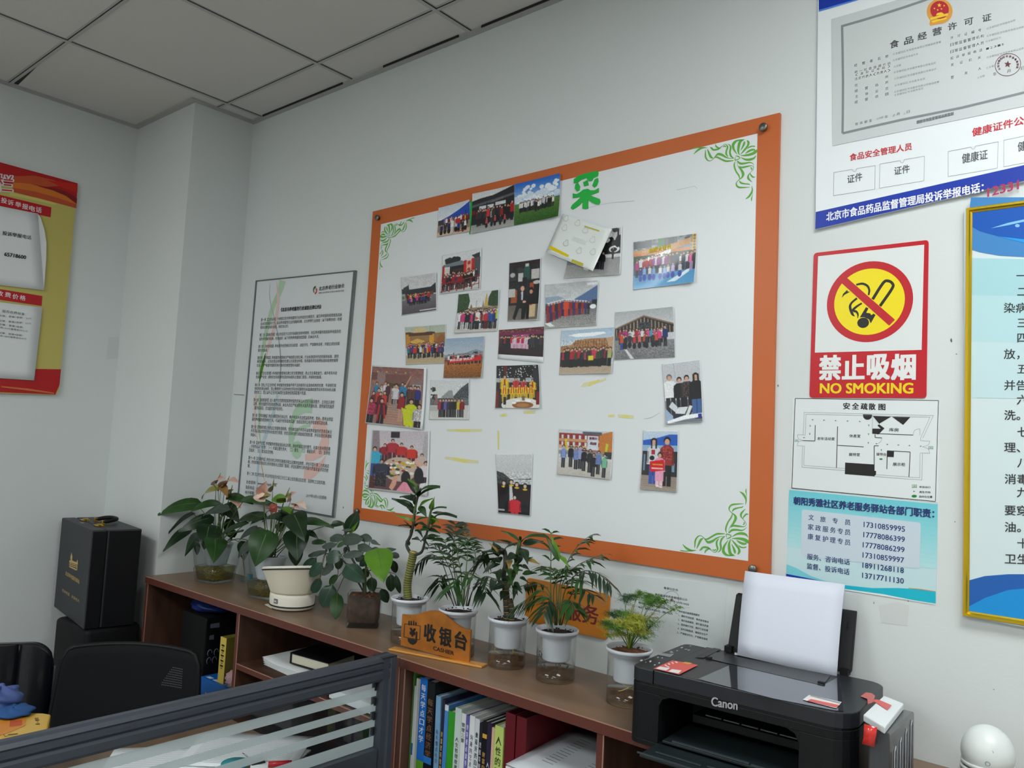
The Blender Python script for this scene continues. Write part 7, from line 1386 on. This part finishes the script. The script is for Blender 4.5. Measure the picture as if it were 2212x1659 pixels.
dsheet(1.02,-.80,.30,.21,.6,DK_+.001,'blank white sheet beside the partition glass',0,0,2)
MB().m(K('red marker barrel',196,26,34,rough=.3),True).tube([(.93,-.47,DK_+.03),(.965,-.42,DK_+.03)],.008,10).build('red_marker',None,None,'short red marker lying on the papers behind the glass','marker')
t=thing('binder_clip','black binder clip on the desk papers','clip',(.87,-.47,DK_)); MB().m(blk).prism([(.855,-.49,DK_+.014),(.89,-.49,DK_+.014),(.872,-.49,DK_+.034)],(0.01,.035,0)).build('clip_body',t); MB().m(chrome,True).tube([(.86,-.485,DK_+.03),(.85,-.50,DK_+.045),(.875,-.505,DK_+.048),(.885,-.485,DK_+.03)],.0012,5).build('wire_handle',t)
t=thing('glass_jar','squat clear jar with teal and orange lid band on the desk','jar',(.98,-.60,DK_)); lathe_part(t,'jar_body',[(0,.003),(.036,.003),(.040,.01),(.040,.06),(.034,.07)],(.98,-.60,DK_),G_smoke,24); lathe_part(t,'jar_lid',[(.035,.070),(.036,.071),(.036,.084),(0,.085)],(.98,-.60,DK_),K('teal lid',40,150,160),24); lathe_part(t,'lid_band',[(.0365,.074),(.0367,.080)],(.98,-.60,DK_),K('orange band',214,150,60),24)
MB().m(K('blue pen cap',40,110,180),True).tube([(1.08,-.50,DK_+.008),(1.02,-.45,DK_+.008)],.006,8).build('blue_pen',None,None,'blue capped pen by the partition glass','pen')
# papers and a dark case on the left cabinet's shelves, seen through the glass
t=thing('paper_tray','white paper tray on the cabinet shelf right behind the partition post','tray',(1.05,-.17,.915)); MB().m(K('tray white',210,214,216)).box(.93,1.20,-.285,-.05,.9155,.919).box(.93,1.20,-.285,-.281,.9155,.945).box(.93,.934,-.285,-.05,.9155,.945).build('tray_shell',t); MB().m(paper).box(.94,1.19,-.275,-.06,.9195,.934).build('paper_block',t)
t=thing('dark_case','low dark case on the lower shelf of the left cabinet','case',(.66,-.17,.5)); MB().m(blk).box(.52,.84,-.27,-.04,.5005,.76).build('case_body',t); MB().m(blk2).box(.60,.76,-.274,-.27,.62,.66).build('case_clasp',t)
# ---- yellow pack with blue cloth
t=thing('yellow_pack','yellow and orange snack pack lying on the desk corner','pack',(.5,-.9,.75)); zt_=.872
TP=lambda x,y,d=0:hit(x/5.946,1380+y/5.946,2,zt_+d)
Pk=[TP(-260,990),TP(355,948),TP(560,952),TP(655,968),TP(612,1160),TP(0,1290),TP(-300,1340)]
yp=mat('pack yellow foil',(206,166,70),.35,coat=.3,bump=.3,bscale=20)
fixn(MB().m(yp).prism(Pk,(0,0,-(zt_-.7505))).build('pack_body',t,bevel=.004))
MB().m(K('pack orange print',206,130,50,rough=.35)).poly([TP(-200,1190,.0008),TP(-100,1020,.0008),TP(330,1000,.0008),TP(330,1110,.0008),TP(120,1200,.0008),TP(-60,1260,.0008)]).m(K('pack red print',190,84,40,rough=.35)).poly([TP(130,1050,.0014),TP(280,1040,.0014),TP(282,1105,.0014),TP(120,1130,.0014)]).build('pack_print',t)
MB().m(K('pack dark print',96,70,30)).poly([TP(100,1225,.0018),TP(228,1212,.0018),TP(230,1220,.0018),TP(104,1236,.0018)]).poly([TP(40,1230,.0018),TP(50,1228,.0018),TP(72,1250,.0018),TP(100,1240,.0018),TP(100,1246,.0018),TP(66,1258,.0018)]).poly([TP(445,1016,.0018),TP(495,1012,.0018),TP(496,1020,.0018),TP(446,1026,.0018)]).poly([TP(450,1036,.0018),TP(500,1032,.0018),TP(501,1044,.0018),TP(452,1048,.0018)]).poly([TP(478,1062,.0018),TP(488,1060,.0018),TP(490,1074,.0018),TP(480,1076,.0018)]).poly([TP(455,1088,.0018),TP(508,1084,.0018),TP(509,1096,.0018),TP(457,1098,.0018)]).build('pack_lettering',t)
cl=mat('blue grey cloth',(70,88,140),.85,bump=.5,bscale=60); cl2=mat('deep blue cloth',(34,76,130),.8,bump=.5,bscale=60)
c_=TP(120,880); crumple(MB().m(cl,True),(c_.x-.015,c_.y-.02,zt_+.026),(.06,.055,.030),12,44,22,.22,.85).build('blue_cloth',None,None,'blue-grey crumpled cloth lying on the yellow pack','cloth')
c_=TP(170,975); crumple(MB().m(cl2,True),(c_.x,c_.y,zt_+.010),(.05,.05,.012),5,40,14,.2,.8).build('blue_cloth',None,None,'deeper blue cloth edge beneath the blue-grey one','cloth')
# ---- chairs
def chair_base(t,cx,cy,rot,seat_m,zs=.45):
    MB().m(seat_m,True).rbox(cx-.23,cx+.23,cy-.23,cy+.23,zs-.06,zs,.06,4,.02).build('seat',t)
    MB().m(blk2,True).tube([(cx,cy,.09),(cx,cy,zs-.06)],.025,10).build('gas_post',t)
    for k in range(5):
        a=rot+2*PI*k/5; e=Vector((cx+.17*math.cos(a),cy+.17*math.sin(a),.07)); MB().m(blk2,True).tube([(cx,cy,.10),e],[.022,.014],8).build('base_arm',t); MB().m(blk,True).tube([e+Vector((-.012,0,-.04)),e+Vector((.012,0,-.04))],.028,12).build('castor',t)
mesh_m=mat('black chair mesh',(17,18,20),.75,bump=.7,bscale=700,spec=.25)
t=thing('mesh_office_chair','black mesh-backed office chair behind the partition','chair',(.42,-.74,0)); chair_base(t,.46,-.80,.3,blk)
A=Vector((.094,-.671,.95)); Bv=Vector((.405,-.389,.95)); ax=(Bv-A).normalized(); fn=Vector((ax.y,-ax.x,0)); c0_=(A+Bv)/2
def mb_f(s,v_):
    w_=.425*(1+.14*v_-.10*max(0,v_-.75)*4*(v_-.75))
    e_=max(0,abs(2*s-1)-.84)/.16; zz=.957-.42*v_+.014*(1-(2*s-1)**2)*(1-v_)-.035*(1-math.sqrt(max(0,1-e_*e_)))*(1-v_)**6
    return c0_+ax*((s-.5)*w_)+fn*(-.035*(2*s-1)**2*-1+.03*v_)+Vector((0,0,zz-.95))
MB().m(mesh_m,True).grid(mb_f,28,14).build('mesh_back',t,solid=.010)
mb=MB().m(blk,True); mb.tube([mb_f(s_,v_)+fn*-.002 for s_,v_ in [(0,1-k/10) for k in range(10)]+[(k/28,0.0) for k in range(29)]+[(1,k/10) for k in range(1,11)]],.008,8).build('back_frame',t)
MB().m(blk2,True).tube([mb_f(.5,.8)-fn*.012,mb_f(.5,1)-fn*.03+Vector((0,0,-.1)),Vector((.42,-.74,.40))],.016,8).build('back_support',t)
mb=MB().m(K('light through mesh',120,122,126))  # pale dots painted as light showing through the mesh; no openings cut
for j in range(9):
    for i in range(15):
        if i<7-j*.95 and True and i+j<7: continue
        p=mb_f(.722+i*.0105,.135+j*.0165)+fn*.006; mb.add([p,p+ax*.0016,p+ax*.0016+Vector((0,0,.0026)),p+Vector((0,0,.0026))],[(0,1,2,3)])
mb.build('mesh_light_dots',t,kind='stuff')
lm=mat('black glossy leather',(16,17,22),.34,coat=.2,bump=.2,bscale=220)
t=thing('leather_office_chair','black leather office chair with ribbed back behind the yellow pack','chair',(.05,-1.05,0)); chair_base(t,.08,-1.06,.1,lm)
P2_=Vector((.035,-.694,.958)); dr=Vector((-.507,-.862,0)); fn2=Vector((.862,-.507,0))
for k in range(5):
    w_=.098
    def lf(s,v_,k=k):
        x_=w_*(k+s); rr=.045 if (k==0) else 0; zz=-.48*v_
        e_=min(1,max(0,(.07-x_)/.07,(x_-.42)/.07)); top_=-.075*(1-math.sqrt(max(0,1-e_*e_)))*(1-v_)**5; 
        return P2_+dr*(x_+(.012*e_*0))+Vector((0,0,zz+top_))+fn2*(.022*math.sin(PI*min(1,max(0,s)))**.6+.012*math.sin(PI*v_)-.02*v_*0)
    MB().m(lm,True).grid(lf,18,20).build('back_pad',t)
def lb_f(s,v_): 
    x_=.49*s; e_=min(1,max(0,(.07-x_)/.07,(x_-.42)/.07)); return P2_+dr*(x_)+Vector((0,0,-.48*v_-.075*(1-math.sqrt(max(0,1-e_*e_)))*(1-v_)**5))+fn2*(-.012)
MB().m(lm,True).grid(lb_f,48,20).build('back_shell',t,solid=.03)
MB().m(K('grey piping',120,122,130),True).tube([lb_f(0,k/12)+dr*-.004 for k in range(13)],.003,6).build('side_piping',t)
MB().m(blk2,True).tube([lb_f(.5,.9)-fn2*.02,Vector((.04,-1.05,.40))],.018,8).build('back_support',t)
# ================================================================ GIFT CASE ON A BLACK CABINET
t=thing('gift_case','tall black gift case with gold clasps, handle and gold emblem','case',(-.43,-.38,.925))
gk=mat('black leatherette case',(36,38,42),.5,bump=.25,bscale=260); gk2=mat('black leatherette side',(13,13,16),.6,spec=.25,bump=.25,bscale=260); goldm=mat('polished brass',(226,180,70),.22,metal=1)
A=Vector((-.658,-.446,.924)); Bv=Vector((-.219,-.504,.924)); Cv_=Vector((-.192,-.335,.924)); Dv=A+(Cv_-Bv); H=Vector((0,0,.356))
ux=(Bv-A).normalized(); uy=(Cv_-Bv).normalized(); seam=.30
f=lambda a,b,z:A+(Bv-A)*a+(Dv-A)*b+Vector((0,0,z))
MB().m(gk).hexa([f(0,0,0),f(1,0,0),f(1,seam-.006,0),f(0,seam-.006,0)],[f(0,0,.356),f(1,0,.356),f(1,seam-.006,.356),f(0,seam-.006,.356)]).build('case_lid',t,bevel=.004)
MB().m(gk).hexa([f(0,seam+.006,0),f(1,seam+.006,0),f(1,1,0),f(0,1,0)],[f(0,seam+.006,.356),f(1,seam+.006,.356),f(1,1,.356),f(0,1,.356)]).build('case_shell',t,bevel=.004)
MB().m(gk2).hexa([f(.01,.2,.004),f(.99,.2,.004),f(.99,.5,.004),f(.01,.5,.004)],[f(.01,.2,.353),f(.99,.2,.353),f(.99,.5,.353),f(.01,.5,.353)]).build('seam_core',t)
zt3=.924+.356
MB().m(gk2).obox(f(1.0006,.02,.004),ux*.0012,uy*.045,Vector((0,0,.346))).obox(f(1.0006,.345,.004),ux*.0012,uy*.108,Vector((0,0,.346))).build('dark_side_panel',t)  # thin panels in a darker tone over one side of the case
for a,b in ((.28,.30),(.72,.30)):
    p=f(a,b,.357); MB().m(goldm).obox(p-ux*.022-uy*.012,ux*.044,uy*.010,Vector((0,0,.003))).obox(p-ux*.010-uy*.004,ux*.020,uy*.018,Vector((0,0,.007))).obox(p-ux*.026+uy*.010,ux*.052,uy*.005,Vector((0,0,.003))).build('clasp',t,bevel=.0006)
ha,hb_=f(.42,.45,.357),f(.64,.45,.357)
MB().m(goldm).obox(ha-ux*.006-uy*.006,ux*.012,uy*.012,Vector((0,0,.016))).obox(hb_-ux*.006-uy*.006,ux*.012,uy*.012,Vector((0,0,.016))).build('handle_bracket',t,bevel=.001)
MB().m(blk,True).tube([Vector(q) for q in smooth_pts([ha+Vector((0,0,.010)),ha+uy*.035+Vector((0,0,.016)),ha.lerp(hb_,.25)+uy*.055+Vector((0,0,.018)),ha.lerp(hb_,.75)+uy*.055+Vector((0,0,.018)),hb_+uy*.035+Vector((0,0,.016)),hb_+Vector((0,0,.010))],4)],.0075,8).build('handle',t)
GP=Plane(A,ux,(0,0,1)); gold_p=K('gold foil print',190,160,96,rough=.4); g7=lambda x,y:(90+x/5.72,1090+y/5.72)
mb=MB().m(gold_p)
for pts in ([(373,590),(384,640),(380,690),(360,680),(358,650)],[(345,690),(372,686),(412,704),(438,712),(438,686),(450,686),(452,745),(345,712)],[(345,718),(446,750),(444,760),(345,730)],[(345,738),(444,770),(443,782),(344,750)],[(344,758),(430,792),(432,814),(344,772)],[(436,760),(446,756),(442,815),(434,812)]): mb.poly([GP.px(*g7(*p),.0010) for p in pts])
mb.ptext(GP,'北京养老服务驿站',g7(296,872),g7(468,985),10,.001,.02,1,em=True).ptext(GP,'传承孝道',g7(256,1075),g7(346,1135),7.5,.001,.01,1,em=True).ptext(GP,'关爱老人',g7(372,1152),g7(468,1216),7.5,.001,.01,1,em=True)
mb.build('gold_lettering',t); MB().m(K('white smudge',170,172,176)).poly([f(.42,.10,.3568),f(.50,.12,.3568),f(.46,.2,.3568)]).build('white_smudge',t)
t=thing('black_side_cabinet','plain black cabinet with rounded top supporting the gift case','cabinet',(-.35,-.38,0))
MB().m(gk2,True).rbox(-.485,-.203,-.502,-.30,.02,.923,.02,4,.015).build('cabinet_body',t); MB().m(blk).box(-.47,-.22,-.49,-.31,0,.02).build('plinth',t); MB().m(blk2).box(-.47,-.22,-.505,-.502,.45,.47).build('door_gap',t)
